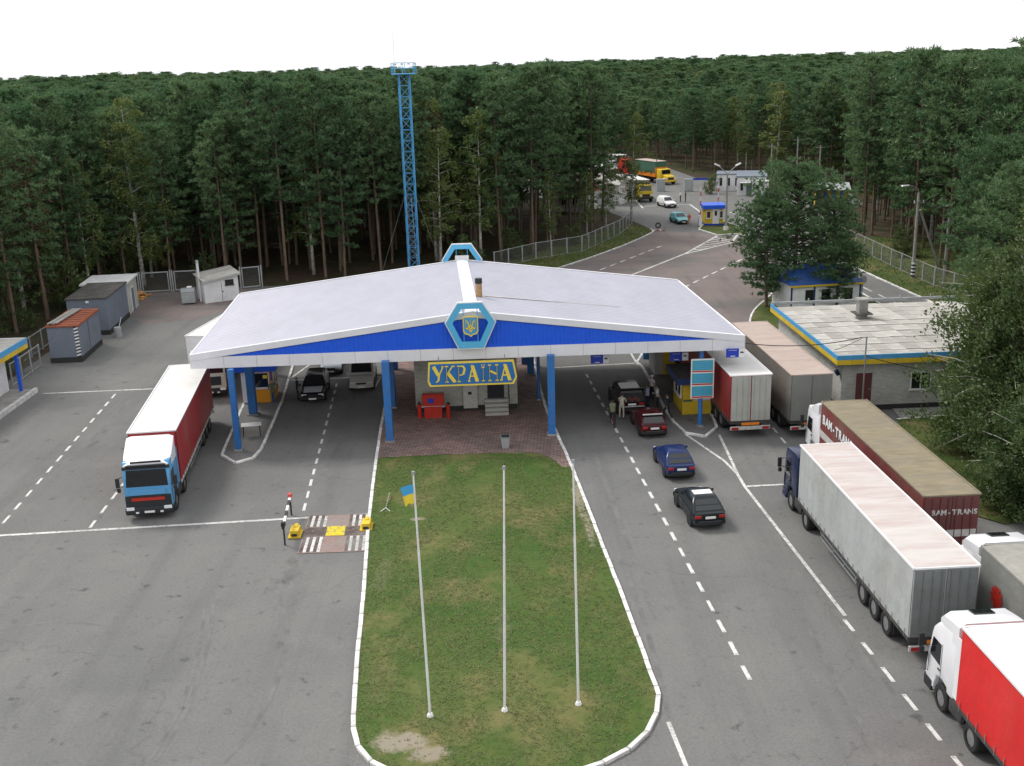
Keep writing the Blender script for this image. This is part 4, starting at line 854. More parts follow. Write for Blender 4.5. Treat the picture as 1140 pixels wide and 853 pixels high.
# ------------------------------------------------------------------ cars
def car(label, loc, heading, color, kind='hatch', L=4.0, W=1.68, H=1.40, group='cars queueing at the checkpoint', glassm='glass', tailgate=False, name='car', rails=False, lights='lamp_red'):
    t = thing(name, label, 'van' if kind == 'van' else 'car', (loc[0], loc[1], 0), heading, group)
    h = W / 2; l = L / 2
    belt = {'hatch': .90, 'sedan': .90, 'wagon': .92, 'suv': 1.08, 'van': 1.12, 'lada': .90}[kind] * H / {'hatch': 1.40, 'sedan': 1.40, 'wagon': 1.45, 'suv': 1.75, 'van': 1.95, 'lada': 1.4}[kind]
    hood = belt - (.14 if kind != 'van' else .06); zb = .22 if kind != 'suv' else .32
    ST = {'hatch': [(-1, .80, zb + .14, belt - .16), (-.975, .90, zb + .05, belt - .04), (-.90, .96, zb, belt), (-.5, 1, zb, belt + .005), (.10, 1, zb, belt - .01), (.36, .99, zb, belt - .02), (.46, .98, zb, hood + .06), (.80, .95, zb, hood - .02), (.93, .90, zb + .02, hood - .08), (1, .80, zb + .1, hood - .18)],
          'suv': [(-1, .90, zb + .1, belt - .02), (-.97, .96, zb, belt), (-.5, 1, zb, belt), (.3, 1, zb, belt - .01), (.40, .99, zb, hood + .05), (.85, .96, zb, hood), (.97, .92, zb + .05, hood - .05), (1, .86, zb + .12, hood - .16)],
          'van': [(-1, .92, zb + .1, belt - .02), (-.97, .97, zb, belt), (0, 1, zb, belt), (.48, 1, zb, belt - .03), (.62, .98, zb, hood - .05), (.90, .93, zb, hood - .24), (1, .82, zb + .1, hood - .40)]}
    ST['wagon'] = ST['hatch']; ST['lada'] = ST['hatch']
    ST['sedan'] = [(-1, .82, zb + .14, belt - .14), (-.97, .92, zb + .05, belt - .03), (-.70, .97, zb, belt + .01)] + ST['hatch'][3:]
    rings = []
    for ty, w, z0, z1 in ST[kind]:
        w *= h; y = ty * l; half = [(.78 * w, z0), (.97 * w, z0 + .07), (w, z0 + .36 * (z1 - z0)), (.99 * w, z1 - .16 * (z1 - z0)), (.93 * w, z1 - .03), (.74 * w, z1)]
        rings.append([(-x, y, z) for x, z in half] + [(x, y, z) for x, z in half[::-1]])
    mb = MB(); mb.loft(rings); body = mb.build('body', color, t, smooth=True)
    # cabin
    C = {'hatch': (-.95, .44, -.54, .07), 'sedan': (-.66, .42, -.40, .10), 'wagon': (-.97, .42, -.84, .10), 'suv': (-.98, .40, -.90, .16), 'van': (-.985, .66, -.95, .30), 'lada': (-.96, .43, -.58, .08)}[kind]
    yb, yf, yrb, yrf = (c * l for c in C); wb, wt = h * .95, h * (.71 if kind not in ('van', 'suv') else .84); zt = H; z0 = belt - .06
    def ringc(w, a, b, z, e): return [(-w, a + e, z), (-w + e, a, z), (w - e, a, z), (w, a + e, z), (w, b - e, z), (w - e, b, z), (-w + e, b, z), (-w, b - e, z)]
    mb = MB(); mb.loft([ringc(wb, yb, yf, z0, .06), ringc(wb * .5 + wt * .5 + .02, yb * .5 + yrb * .5, yf * .5 + yrf * .5, (z0 + zt) / 2, .07), ringc(wt, yrb, yrf, zt - .05, .08), ringc(wt - .09, yrb + .08, yrf - .10, zt, .10)])
    cab = mb.build('cabin', color, t, smooth=True)
    def onface(yb0, yt0, wbm, wtm, u0, u1, sgn):
        """front/rear glass between height fractions u0..u1"""
        P = []
        for u, s in ((u0, -1), (u0, 1), (u1, 1), (u1, -1)):
            y = yb0 + (yt0 - yb0) * u; z = z0 + (zt - .05 - z0) * u; w = (wb + (wt - wb) * u) * .86; P.append((s * w, y + sgn * .012 + sgn * .02 * math.sin(u * 3.14), z + .01))
        return P if sgn < 0 else [P[1], P[0], P[3], P[2]]
    panel('windscreen', glassm, cab, *onface(yf, yrf, 0, 0, .16, .93, 1)); 
    if not tailgate: panel('rear_window', glassm, cab, *onface(yb, yrb, 0, 0, .20, .90, -1))
    cuts = [(.06, .47), (.52, .93)] if kind != 'van' else [(.03, .33), (.36, .64), (.68, .93)]
    for s in (-1, 1):
        for c0, c1 in cuts:
            P = []
            for u, c in ((.18, c0), (.18, c1), (.86, c1), (.86, c0)):
                a = yb + (yrb - yb) * u + .10; b = yf + (yrf - yf) * u - .10; w = wb + (wt - wb) * u; P.append((s * (w + .010), a + (b - a) * c, z0 + (zt - .05 - z0) * u))
            panel('side_window', 'glass', cab, *(P if s > 0 else P[::-1]))
    # wheels, arches
    r = .30 if kind in ('hatch', 'lada', 'sedan', 'wagon') else .36
    for yy in (-.60, .62):
        for s in (-1, 1):
            MB().cyl((s * (h - .20), yy * l, r + .02), (s * (h + .004), yy * l, r + .02), r + .075, n=16).build('wheel_arch', 'black_plastic', t)
            wheel(t, s * (h - .085), yy * l, r, .20, s)
    for y, nm in ((-l, 'rear_bumper'), (l, 'front_bumper')):
        sg = -1 if y < 0 else 1; mb = MB(); yy = y + sg * .03
        mb.loft([[(x, yy - sg * (.0 + .16 * (abs(x) / h) ** 3) + dy, z) for dy, z in ((0, zb + .06), (sg * .05, zb + .10), (sg * .05, zb + .26), (0, zb + .30))] for x in (-h * .94, -h * .6, 0, h * .6, h * .94)])
        mb.build(nm, 'black_plastic' if kind in ('hatch', 'lada', 'suv', 'wagon') else color, t)
    for s in (-1, 1):
        sm_ = MB(); sm_.beam((s * (h + .001), -.02 * l, zb + .12), (s * (h * .995), -.02 * l, belt - .06), .014, .014); sm_.beam((s * (h + .001), .38 * l, zb + .2), (s * (h * .99), .40 * l, belt - .08), .014, .014); sm_.beam((s * (h + .002), -.34 * l, zb + .32), (s * (h + .002), .34 * l, zb + .32), .02, .05); sm_.build('door_seam', 'black_plastic', t)
        MB().cbox((s * h * .70, -l + .05, belt - .20), (h * .40, .12, .16)).build('tail_lamp', lights, t, bevel=.02)
        MB().cbox((s * h * .66, l - .09, hood - .20 if kind != 'van' else hood - .42), (h * .42, .16, .15)).build('headlight', 'lamp_clear', t, bevel=.02)
        MB().cbox((s * (h + .09), yf - .10, belt + .05), (.16, .09, .12)).build('mirror', color, t, bevel=.02)
    MB().cbox((0, l + .02, hood - .20 if kind != 'van' else hood - .45), (h * .75, .04, .12)).build('grille', 'black_plastic', t)
    for y, s in ((-l - .05, -1), (l + .085, 1)): MB().cbox((0, y, (belt - .22) if s < 0 else zb + .16), (.52, .02, .12)).build('number_plate', 'plate', t)
    if kind in ('hatch', 'lada', 'wagon', 'sedan'):
        MB().box(-h * .35, h * .35, -l - .012, -l + .04, belt - .27, belt - .12).build('plate_panel', lights if lights != 'lamp_red' else color, t)
    if rails:
        for s in (-1, 1): MB().box(s * (wt - .12) - .02, s * (wt - .12) + .02, yrb + .15, yrf - .25, zt, zt + .06).build('roof_rail', 'black_plastic', t)
    return t
paint('car_black', (0.007, 0.008, 0.010), dirt=.04); paint('car_maroon', (0.055, 0.005, 0.008), dirt=.06); paint('car_blue', (0.007, 0.020, 0.090), dirt=.04); paint('car_green', (0.006, 0.011, 0.015), dirt=.05)
paint('car_silver', (0.42, 0.44, 0.46), dirt=.1); paint('car_beige', (0.55, 0.54, 0.50), dirt=.15); paint('car_pale', (0.50, 0.56, 0.62), dirt=.1); paint('car_aqua', (0.12, 0.38, 0.42), dirt=.1); paint('car_white', (0.74, 0.74, 0.74), dirt=.15); paint('car_dusk', (0.04, 0.05, 0.08), dirt=.1)
YW = R(3.6)
def car_at(px, py, back=True, d=2.0):
    p = G(px, py); return (p.x, p.y + (d if back else -d))
car('blue hatchback with bright rear window second behind the jeep', (9.05, 57.9), R(4.5), 'car_blue', 'hatch', 4.0, 1.66, 1.42, rails=False)
dg = car('dark green hatchback with pale roof panel, last in the car queue', (9.35, 51.35), R(6.5), 'car_green', 'hatch', 4.1, 1.70, 1.44, lights='lamp_red')
MB().cbox((0, -.55, 1.455), (.95, .55, .03)).build('roof_panel', 'lamp_clear', dg, bevel=.01)
mc = car('dark red hatchback with raised tailgate spoiler just behind the jeep', (8.5, 64.8), R(5), 'car_maroon', 'lada', 3.8, 1.68, 1.40)
MB().box(-.62, .62, -1.32, -1.16, 1.33, 1.40).build('rear_spoiler', 'bar_white', mc, bevel=.02)
jp = car('black off road car with its tailgate open and white panel on roof', (7.6, 69.5), R(4), 'car_black', 'suv', 4.5, 1.78, 1.75, tailgate=True)
mb = MB(); mb.slab((-.75, -2.1, 1.74), (.75, -2.1, 1.74), (.72, -2.85, 2.10), (-.72, -2.85, 2.10), .06); mb.build('tailgate', 'car_black', jp)
MB().box(-.70, .70, -2.265, -2.235, 1.02, 1.60).build('load_opening', 'black_plastic', jp); MB().cbox((0, -1.0, 1.775), (1.25, 1.2, .04)).build('roof_panel', 'car_white', jp, bevel=.01); MB().box(-.8, .8, -2.36, -2.30, .70, .76).build('bumper_trim', 'bar_white', jp)
mb = MB()
for k in range(5): mb.cbox((-.4 + k * .2, -2.28, 1.15 + (k % 2) * .12), (.18, .08, .2))
mb.build('luggage', ['door_maroon'], jp)
bk_ = car('black estate car with silver bonnet stopped beside the orange booth', (-14.0, 74.2), R(184), 'car_black', 'wagon', 4.4, 1.75, 1.50, group='cars leaving under the canopy')
mb = MB(); mb.slab((-.66, 1.02, .925), (.66, 1.02, .925), (.60, 1.98, .80), (-.60, 1.98, .80), .02); mb.build('bonnet', 'car_silver', bk_)
car('beige minivan waiting beside the blue post under the canopy', (-10.95, 76.9), R(184), 'car_beige', 'van', 4.7, 1.85, 1.95, group='cars leaving under the canopy')
car('pale blue car half hidden behind the black estate car', (-13.8, 80.9), R(185), 'car_pale', 'hatch', 4.1, 1.7, 1.42, group='cars leaving under the canopy')
car('turquoise hatchback just inside the far gate', (23.9, 151.4), R(190), 'car_aqua', 'lada', 4.0, 1.7, 1.42, group='far cars at the gate')
car('white estate car beside two standing people at the far gate', (24.6, 168.4), R(195), 'car_white', 'wagon', 4.3, 1.75, 1.55, group='far cars at the gate')
car('dark blue parked car in front of the low white building', (41.6, 172.0), R(-65), 'car_dusk', 'sedan', 4.4, 1.75, 1.42, group='far cars at the gate')

# ------------------------------------------------------------------ far lorries
def rigid_truck(label, loc, heading, cab, body, frame, L=6.5, H=3.4, bonnet=True, canvas=True):
    t = thing('rigid_truck', label, 'lorry', (loc[0], loc[1], 0), heading, 'lorries beyond the far gate')
    w = 1.22
    MB().box(-w, w, -L, -.1, 1.2, 1.9).build('body_side', frame, t, bevel=.03); MB().box(-w + .04, w - .04, -L + .05, -.2, 1.9, H).build('cargo_cover', body, t, bevel=.05)
    MB().box(-w, w, -.2, -.1, 1.9, 2.9).build('front_board', frame, t); MB().box(-w - .02, w + .02, -L, -.15, H, H + .06).build('cover_top', 'roof_pink' if bonnet else 'tarp_roof', t)
    MB().prism([(.05, .75), (1.6, .75), (1.6, 1.75), (1.35, 2.65), (.15, 2.72), (.05, 2.6)], -1.1, 1.1, 'x').build('cab', cab, t, bevel=.07, segs=2, smooth=True)
    panel('windscreen', 'glass', t, (.92, 1.612, 1.85), (-.92, 1.612, 1.85), (-.88, 1.40, 2.55), (.88, 1.40, 2.55))
    if bonnet: MB().prism([(1.6, .75), (3.0, .75), (3.0, 1.4), (2.7, 1.62), (1.6, 1.75)], -.85, .85, 'x').build('bonnet', cab, t, bevel=.06, segs=2, smooth=True); yb = 3.0
    else: yb = 1.62
    MB().box(-1.2, 1.2, yb - .1, yb + .2, .55, .85).build('bumper', cab if bonnet else 'black_plastic', t, bevel=.03); MB().box(-.6, .6, yb, yb + .03, .9, 1.3).build('grille', 'black_plastic', t)
    for s in (-1, 1):
        MB().cbox((s * .9, yb + .02, 1.1), (.3, .08, .25)).build('headlight', 'lamp_clear', t); MB().box(s * 1.0 - .22, s * 1.0 + .22, yb - 1.2, yb - .1, 1.1, 1.18).build('fender', cab, t)
        wheel(t, s * 1.0, yb - .7, .52, .32, s); wheel(t, s * .98, -L + 1.2, .52, .42, s); wheel(t, s * .98, -L + 2.5, .52, .42, s)
    MB().box(-.5, .5, -L, yb - .2, .7, 1.15).build('chassis_frame', 'chassis', t)
    return t
pA = G(737, 206.5); rigid_truck('yellow bonneted tipper lorry with green cargo cover on the far road', (pA.x + .3, pA.y + 3.1), R(206), 'yellow_paint', 'green_tarp', 'lamp_orange', 7.0, 3.9)
pB = G(721, 226); rigid_truck('yellow lorry half hidden by the birch at the far gate', (pB.x - .5, pB.y + 2.2), R(192), 'yellow_paint', 'tarp_dkgrey', 'chassis', 6.5, 3.3, bonnet=False)
for k, (x, y, a, lb) in enumerate([(22.6, 214, 212, 'white lorry with red cab right behind the yellow tipper lorry'), (16.2, 205, 205, 'white lorry parked deepest behind the trees by the far road'), (13.2, 186, 203, 'white lorry trailer seen through the trees left of the far gate')]):
    tr = semi_truck(lb, (x, y), R(a), 'red_paint' if k == 0 else 'cab_white', 'tarp_white', 'tarp_roof', 'door_grey', 'flat', group='lorries beyond the far gate')
# ------------------------------------------------------------------ buildings
def window(parent, c, w, h, face='y-', frame='white_paint', bars=1, depth=.06):
    """window on a wall: frame, panes. c = centre on the wall surface; face: which way it looks"""
    rz = {'y-': 0, 'x+': R(90), 'y+': R(180), 'x-': R(-90)}[face]
    e = bpy.data.objects.new('window', None); COL.objects.link(e); e.parent = parent; e.location = c; e.rotation_euler = (0, 0, rz); e.empty_display_size = .2
    f = .07; mb = MB(); mb.box(-w / 2, w / 2, -depth, .02, -h / 2, -h / 2 + f); mb.box(-w / 2, w / 2, -depth, .02, h / 2 - f, h / 2); mb.box(-w / 2, -w / 2 + f, -depth, .02, -h / 2 + f, h / 2 - f); mb.box(w / 2 - f, w / 2, -depth, .02, -h / 2 + f, h / 2 - f)
    for k in range(bars): x = -w / 2 + w * (k + 1) / (bars + 1); mb.box(x - f / 2, x + f / 2, -depth + .01, .02, -h / 2 + f, h / 2 - f)
    mb.build('frame', frame, e)
    for k in range(bars + 1):
        a = -w / 2 + w * k / (bars + 1) + f * .6; b = -w / 2 + w * (k + 1) / (bars + 1) - f * .6; MB().box(a, b, -.022, -.012, -h / 2 + f * .9, h / 2 - f * .9).build('pane', 'glass', e)
    MB().box(-w / 2 - .06, w / 2 + .06, -depth - .06, .01, -h / 2 - .05, -h / 2 - .004).build('sill', frame, e)
    return e
def door(parent, c, w, h, face='y-', mname='black_plastic', frame='white_paint'):
    rz = {'y-': 0, 'x+': R(90), 'y+': R(180), 'x-': R(-90)}[face]
    mb = MB(); mb.box(-w / 2, w / 2, -.05, .02, 0, h); o = mb.build('door', mname, parent); o.location = c; o.rotation_euler = (0, 0, rz)
    m2 = MB(); m2.box(-w / 2 - .08, -w / 2 - .002, -.07, .02, 0, h + .08); m2.box(w / 2 + .002, w / 2 + .08, -.07, .02, 0, h + .08); m2.box(-w / 2, w / 2, -.07, .02, h + .002, h + .08); m2.build('door_frame', frame, o)
    MB().cbox((w / 2 - .12, -.07, h * .48), (.14, .04, .03)).build('handle', 'steel', o)
    return o
# brick kiosk under the canopy
kk = thing('brick_kiosk', 'grey brick office kiosk with steps standing under the canopy', 'building', (-3.05, 69.25, .1), R(2.0))
MB().box(-3.4, 3.4, .0, 6.5, .35, 4.55).build('wall', 'brick_kiosk', kk); MB().box(-3.36, 3.36, .04, 6.46, 0, .35).build('plinth', 'dark_plinth', kk)
MB().box(-3.75, 3.75, -.35, 6.8, 4.3, 4.75).build('roof_band', 'ochre', kk)
door(kk, (1.95, 0, .8), .95, 2.2, mname='cloth_dark', frame='black_plastic'); window(kk, (-1.0, 0, 2.55), 1.35, .9, bars=1)
MB().box(-.22, .72, -.16, -.004, .2, 2.9).build('meter_panel', 'brick_white', kk); mb = MB(); mb.box(.08, .36, -.18, -.162, 1.85, 2.02); mb.box(.1, .34, -.18, -.162, 1.15, 1.35); mb.build('meter_slots', 'cloth_dark', kk)
for k in range(4): MB().box(1.20, 2.75, -.35 - .34 * (3 - k + 1) + .34, -.002, .0 + .2 * k, .2 * (k + 1) - .004).build('step', 'steps_grey', kk, bevel=.01)
mb = MB(); mb.cyl((2.80, -1.2, .0), (2.80, -1.2, 1.2), .025, n=6); mb.cyl((2.80, -.1, .8), (2.80, -.1, 1.8), .025, n=6); mb.cyl((2.80, -1.2, 1.2), (2.80, -.1, 1.8), .025, n=6); mb.build('handrail', 'black_plastic', kk)
# fire point
fc = G(483, 466); fs = thing('fire_cabinet', 'red fire equipment cabinet in two tiers against the brick kiosk', 'cabinet', (fc.x, fc.y, .1))
MB().box(-.72, .72, -.05, .40, .78, 1.55).build('upper_box', 'red_paint', fs, bevel=.015); MB().box(-.58, .58, -.25, .35, .0, .76).build('sand_bin', 'red_paint', fs, bevel=.015); MB().box(-.76, .76, -.12, -.055, .70, .79).build('shelf', 'bar_white', fs); MB().box(-.35, .05, -.066, -.052, .98, 1.3).build('notice', 'lane_sign', fs)
for px, lb in ((467.5, 'red fire post left of the red fire cabinet'), (499.5, 'red fire post right of the red fire cabinet')):
    p = G(px, 467); o = MB().cyl((0, 0, 0), (0, 0, .95), .14, n=10).cyl((0, 0, .95), (0, 0, 1.12), .15, .06, n=10, m=1).build('fire_post', ['red_paint', 'black_plastic'], smooth=True); o.location = (p.x, p.y, .1); tag(o, lb, 'post', 'red fire posts')
p = G(563, 500); o = thing('litter_bin', 'grey litter bin on the paving at the edge of the lawn', 'bin', (p.x, p.y, .105))
mb = MB(); mb.loft([[(-.20, -.20, 0), (.20, -.20, 0), (.20, .20, 0), (-.20, .20, 0)], [(-.27, -.27, .68), (.27, -.27, .68), (.27, .27, .68), (-.27, .27, .68)]]); mb.build('body', 'galv', o); MB().box(-.29, .29, -.29, .29, .68, .73).build('rim', 'steel', o); MB().box(-.24, .24, -.24, .24, .70, .735).build('mouth', 'black_plastic', o)
# orange and blue booth on the left island
bl = thing('control_booth', 'orange control booth with blue flat roof on the left island', 'booth', (-17.72, 73.35, .12), R(3), 'control booths')
MB().box(-1.05, 1.05, -1.1, 1.3, .0, 2.35).build('wall', 'orange_panel', bl); MB().box(-1.45, 1.45, -1.6, 1.7, 2.35, 2.75).build('roof', 'blue_panel', bl, bevel=.02)
for x0, x1 in ((-1.07, -.98), (-.42, -.28), (.98, 1.07)): MB().box(x0, x1, -1.14, -1.102, 0, 2.34).build('corner_trim', 'lane_sign', bl)
door(bl, (-.70, -1.102, .03), .52, 2.1, mname='white_paint'); window(bl, (.34, -1.102, 1.62), 1.05, 1.15, bars=0); window(bl, (1.052, .1, 1.55), 1.6, 1.1, 'x+', bars=1); MB().box(.45, .75, -1.175, -1.165, 1.75, 2.0).build('sticker', 'gold', bl)
p = G(281, 487); tb = thing('folding_table', 'small white folding table behind the left island post', 'table', (p.x, p.y, .11), R(12))
MB().box(-.62, .62, -.35, .35, .74, .78).build('table_top', 'white_paint', tb, bevel=.01)
for sx in (-1, 1):
    for sy in (-1, 1): MB().cyl((sx * .52, sy * .28, 0), (sx * .5, sy * .26, .74), .022, n=6).build('leg', 'black_plastic', tb)
# yellow booth on the right island
br = thing('control_booth', 'yellow control booth with dark blue roof rim on the right island', 'booth', (12.0, 68.3, .12), R(4), 'control booths')
MB().box(-1.05, .95, -1.15, 1.6, .0, 2.1).build('wall', 'yellow_paint', br); MB().box(-1.5, 1.55, -1.55, 2.2, 2.1, 2.5).build('roof', 'navy', br, bevel=.02); MB().box(-1.4, 1.45, -1.45, 2.1, 2.45, 2.53).build('roof_cover', 'tar_roof', br)
MB().box(-1.10, 1.0, -1.22, -1.152, 0, .95).build('counter_panel', 'yellow_paint', br); window(br, (.22, -1.152, 1.5), .95, 1.05, bars=0); window(br, (-1.052, .2, 1.5), 1.8, .95, 'x-', bars=1); MB().box(-1.04, -.45, -1.24, -1.222, .88, 1.0).build('notice', 'green_tarp', br)
for k in range(6): MB().box(-1.06 + k * .34, -1.045 + k * .34, -1.162, -1.152, .96, 2.08).build('panel_seam', 'ochre', br)
b2 = thing('yellow_cabin', 'narrow yellow and brown cabin beyond the people on the right island', 'booth', (11.15, 77.3, .12), R(4), 'control booths')
MB().box(-.15, .75, -.9, 1.5, 0, 4.2).build('wall', 'yellow_paint', b2); MB().box(-.75, -.155, -.85, 1.2, 0, 4.2).build('side_pillar', 'brick_white', b2); MB().box(-.18, .78, -.94, -.902, 2.0, 2.1).build('trim', 'navy', b2); MB().box(-.9, .9, -1.05, 1.65, 4.2, 4.4).build('roof', 'navy', b2)
# information board on the right front post
p = G(779, 476); ib = thing('information_board', 'teal three panel information board on the right canopy post', 'sign', (p.x + .05, p.y - .22, 2.0), R(1.6))
MB().box(-.72, .72, -.02, .03, 0, 2.55).build('backing', 'white_paint', ib)
for k in range(3):
    q = MB().box(-.65, .65, -.035, -.022, .16 + k * .83, .80 + k * .83).build('panel', 'teal_sign', ib); MB().box(-.65, .65, -.035, -.022, .045 + k * .83, .13 + k * .83).build('red_strip', 'red_paint', ib)
    mb = MB()
    for j in range(4): mb.box(-.5, .5 - .1 * (j % 2), -.040, -.036, .25 + j * .13 + k * .83, .30 + j * .13 + k * .83)
    mb.build('text_lines', 'sky_paint', q)
# building on the right
bw = thing('white_brick_building', 'white brick building with slate roof and blue yellow eaves band', 'building', (21.3, 67.2, 0), R(2.2))
BWX, BWY, BH = 13.5, 14.5, 3.25
MB().box(0, BWX, 0, BWY, .35, BH).build('wall', 'brick_painted', bw); MB().box(-.04, BWX + .04, -.05, BWY, 0, .34).build('plinth', 'dark_plinth', bw)
for nm, z0, z1, m_ in (('blue_band', BH + .36, BH + .66, 'sky_paint'), ('yellow_band', BH + .03, BH + .355, 'yellow_paint')):
    for k in range(15): MB().box(-.55 + k * .98, -.55 + k * .98 + .965, -.56, -.50, z0, z1).build(nm, m_, bw)
    for k in range(16): MB().box(-.56, -.50, -.498 + k * .97, -.498 + k * .97 + .955, z0, z1).build(nm, m_, bw)
MB().box(-.495, BWX + .4, -.495, BWY + .4, BH + .0, BH + .3).build('roof_deck', 'tar_roof', bw)
waves = MB(); nw = 7; SWd, SLn = 1.06, 1.62
for j in range(2):
    for k in range(nw * 2 + 1): waves.v.append((SWd * k / (nw * 2), j * SLn, .035 * (k % 2)))
for k in range(nw * 2): waves.f.append((k, k + 1, nw * 2 + 2 + k, nw * 2 + 1 + k)); waves.m.append(0)
sheet_me = waves.mesh('roof_sheet_piece', 'slate_roof', fix=False)
roofp = bpy.data.objects.new('roof', None); COL.objects.link(roofp); roofp.parent = bw
for r_ in range(10):
    for c_ in range(14):
        yy = -.46 + r_ * 1.48; zz = BH + .44 + .03 * (yy if yy < 7.2 else 14.4 - yy)
        share('roof_sheet', sheet_me, roofp, (-.46 + c_ * 1.0 + rnd.uniform(-.015, .015), yy + rnd.uniform(-.04, .04), zz + rnd.uniform(0, .015) + .02 * (c_ % 2)), (R(.6 if yy < 6.5 else -2.4) + R(rnd.uniform(-.1, .1)), 0, R(rnd.uniform(-.4, .4))))
MB().box(4.2, 4.85, 9.0, 9.65, BH + .3, BH + 1.95).build('chimney', 'concrete', bw, bevel=.02); MB().box(4.1, 4.95, 8.9, 9.75, BH + 1.95, BH + 2.1).build('chimney_cap', 'concrete', bw); MB().box(3.9, 5.15, 8.7, 9.95, BH + .98, BH + 1.04).build('chimney_flashing', 'tar_roof', bw)
mb = MB(); mb.box(-.5, BWX + .4, BWY + .41, BWY + .55, BH + .55, BH + .75)
for k in range(6): mb.cyl((k * 2.4, BWY + .48, BH + .75), (k * 2.4, BWY + .48, BH + .95), .05, n=6)
mb.build('rear_gutter', 'galv', bw)
door(bw, (1.45, 0, .45), 1.05, 2.1, mname='door_maroon', frame='brick_white'); window(bw, (5.2, 0, 1.9), 1.35, 1.2, bars=1); mb = MB().cyl((-.12, .3, 2.4), (-.3, .3, 2.7), .14, n=8); mb.build('alarm_lamp', 'cab_navy', bw)
p = G(952, 462); wp = thing('wire_mast', 'thin steel mast with cables in front of the white brick building', 'mast', (p.x + .2, p.y - .6, 0))
MB().cyl((0, 0, 0), (0, 0, 5.35), .05, n=8).build('pole', 'steel', wp); MB().beam((-.3, 0, 5.3), (.05, 0, 5.3), .05, .05).build('bracket', 'steel', wp)
def cable(name, a, b, sag, parent=None, r=.018, label=None, n=14, cat='cable'):
    a = Vector(a); b = Vector(b); pts = []
    for k in range(n + 1):
        t = k / n; q = a.lerp(b, t); q.z -= sag * 4 * t * (1 - t); pts.append(q)
    o = MB().tube(pts, r, 4).build(name, 'black_plastic', parent, fix=False)
    if label: tag(o, label, cat)
    return o
cable('cable', (-.3, 0, 5.3), (-9.5, .5, 5.45), .55, wp, .03); cable('cable', (0, 0, 4.1), (8.5, .6, 2.2), .25, wp, .03); cable('cable', (-.3, 0, 5.25), (-1.6, 1.2, 4.2), .05, wp, .02)
# small white hut with blue roof behind the pine
p0, p1 = G(880, 351), G(956, 346.5); hw = (p1 - p0).length; mat('hut_blue', (0.02, 0.085, 0.30), .5, var=.25, dirt=DIRT, dirt_amt=.4); kb = thing('blue_roof_hut', 'small white hut with blue roof behind the big pine', 'building', (p0.x, p0.y, .08), yaw_of(p0, p1))
MB().box(0, hw, 0, 4.6, 0, 2.7).build('wall', 'white_paint', kb); MB().box(-.25, hw + .25, -.28, -.20, 2.45, 2.62).build('eaves_band', 'yellow_paint', kb)
mb = MB(); mb.add([(-.3, -.3, 2.63), (hw + .3, -.3, 2.63), (hw + .3, 4.9, 2.63), (-.3, 4.9, 2.63), (1.4, 2.3, 4.0), (hw - 1.4, 2.3, 4.0)], [(0, 1, 5, 4), (1, 2, 5), (2, 3, 4, 5), (3, 0, 4), (3, 2, 1, 0)]); mb.build('roof', 'hut_blue', kb)
for x in (0, .33, .66, 1): MB().box(hw * x - .08, hw * x + .08, -.05, -.004, 0, 2.6).build('corner_strip', 'navy', kb)
for x in (.26, .83): window(kb, (hw * x, 0, 1.55), .75, 1.15, frame='black_plastic', bars=0)
window(kb, (hw * .5, 0, 1.55), .8, 1.15, frame='black_plastic', bars=0); window(kb, (hw, 2.2, 1.55), 1.2, 1.1, 'x+', frame='black_plastic', bars=0)
p = G(958.5, 341); rs = thing('road_sign', 'round grey road sign on a pole beside the right hand road', 'sign', (p.x, p.y, .05), R(20))
MB().cyl((0, 0, 0), (0, 0, 2.3), .05, n=8).build('pole', 'steel', rs); MB().cyl((0, -.05, 2.4), (0, -.09, 2.4), .40, n=20).build('disc', 'galv', rs)
# left office building with porch
lb = thing('porch_building', 'white building corner with blue yellow eaves and porch', 'building', (-36.9, 76.6, 0), R(0))
MB().box(-14, 0, -16, 0, .25, 3.1).build('wall', 'white_paint', lb); MB().box(-14, 1.75, -16.5, .2, 0, .245).build('porch_slab', 'concrete', lb)
MB().box(1.752, 2.0, -16.5, .2, -.01, .34).build('porch_kerb', 'kerb_paint', lb)
MB().box(-14.5, 1.15, -16.6, 1.35, 3.1, 3.3).build('soffit', 'white_paint', lb); MB().box(-14.5, 1.1, -16.6, 1.3, 3.72, 3.8).build('roof_cover', 'slate_roof', lb)
for k in range(18): MB().box(1.16, 1.22, -16.6 + k, -16.6 + k + .985, 3.10, 3.43).build('yellow_band', 'yellow_paint', lb); MB().box(1.16, 1.22, -16.6 + k, -16.6 + k + .985, 3.435, 3.85).build('blue_band', 'sky_paint', lb)
MB().box(-14.5, 1.22, 1.36, 1.42, 3.10, 3.85).build('end_band', 'white_paint', lb)
for y in (-.2, -5.5, -11): MB().box(.86, 1.06, y - .1, y + .1, .25, 3.1).build('porch_post', 'blue_panel', lb)
for y in (-2.6, -6.5): window(lb, (0, y, 1.7), 1.5, 1.4, 'x+', bars=1)
mb = MB()
for k in range(3): mb.box(-7 + k * 2.4, -6.9 + k * 2.4, -16, 1.3, 3.81, 3.9)
mb.build('roof_batten', 'white_paint', lb)
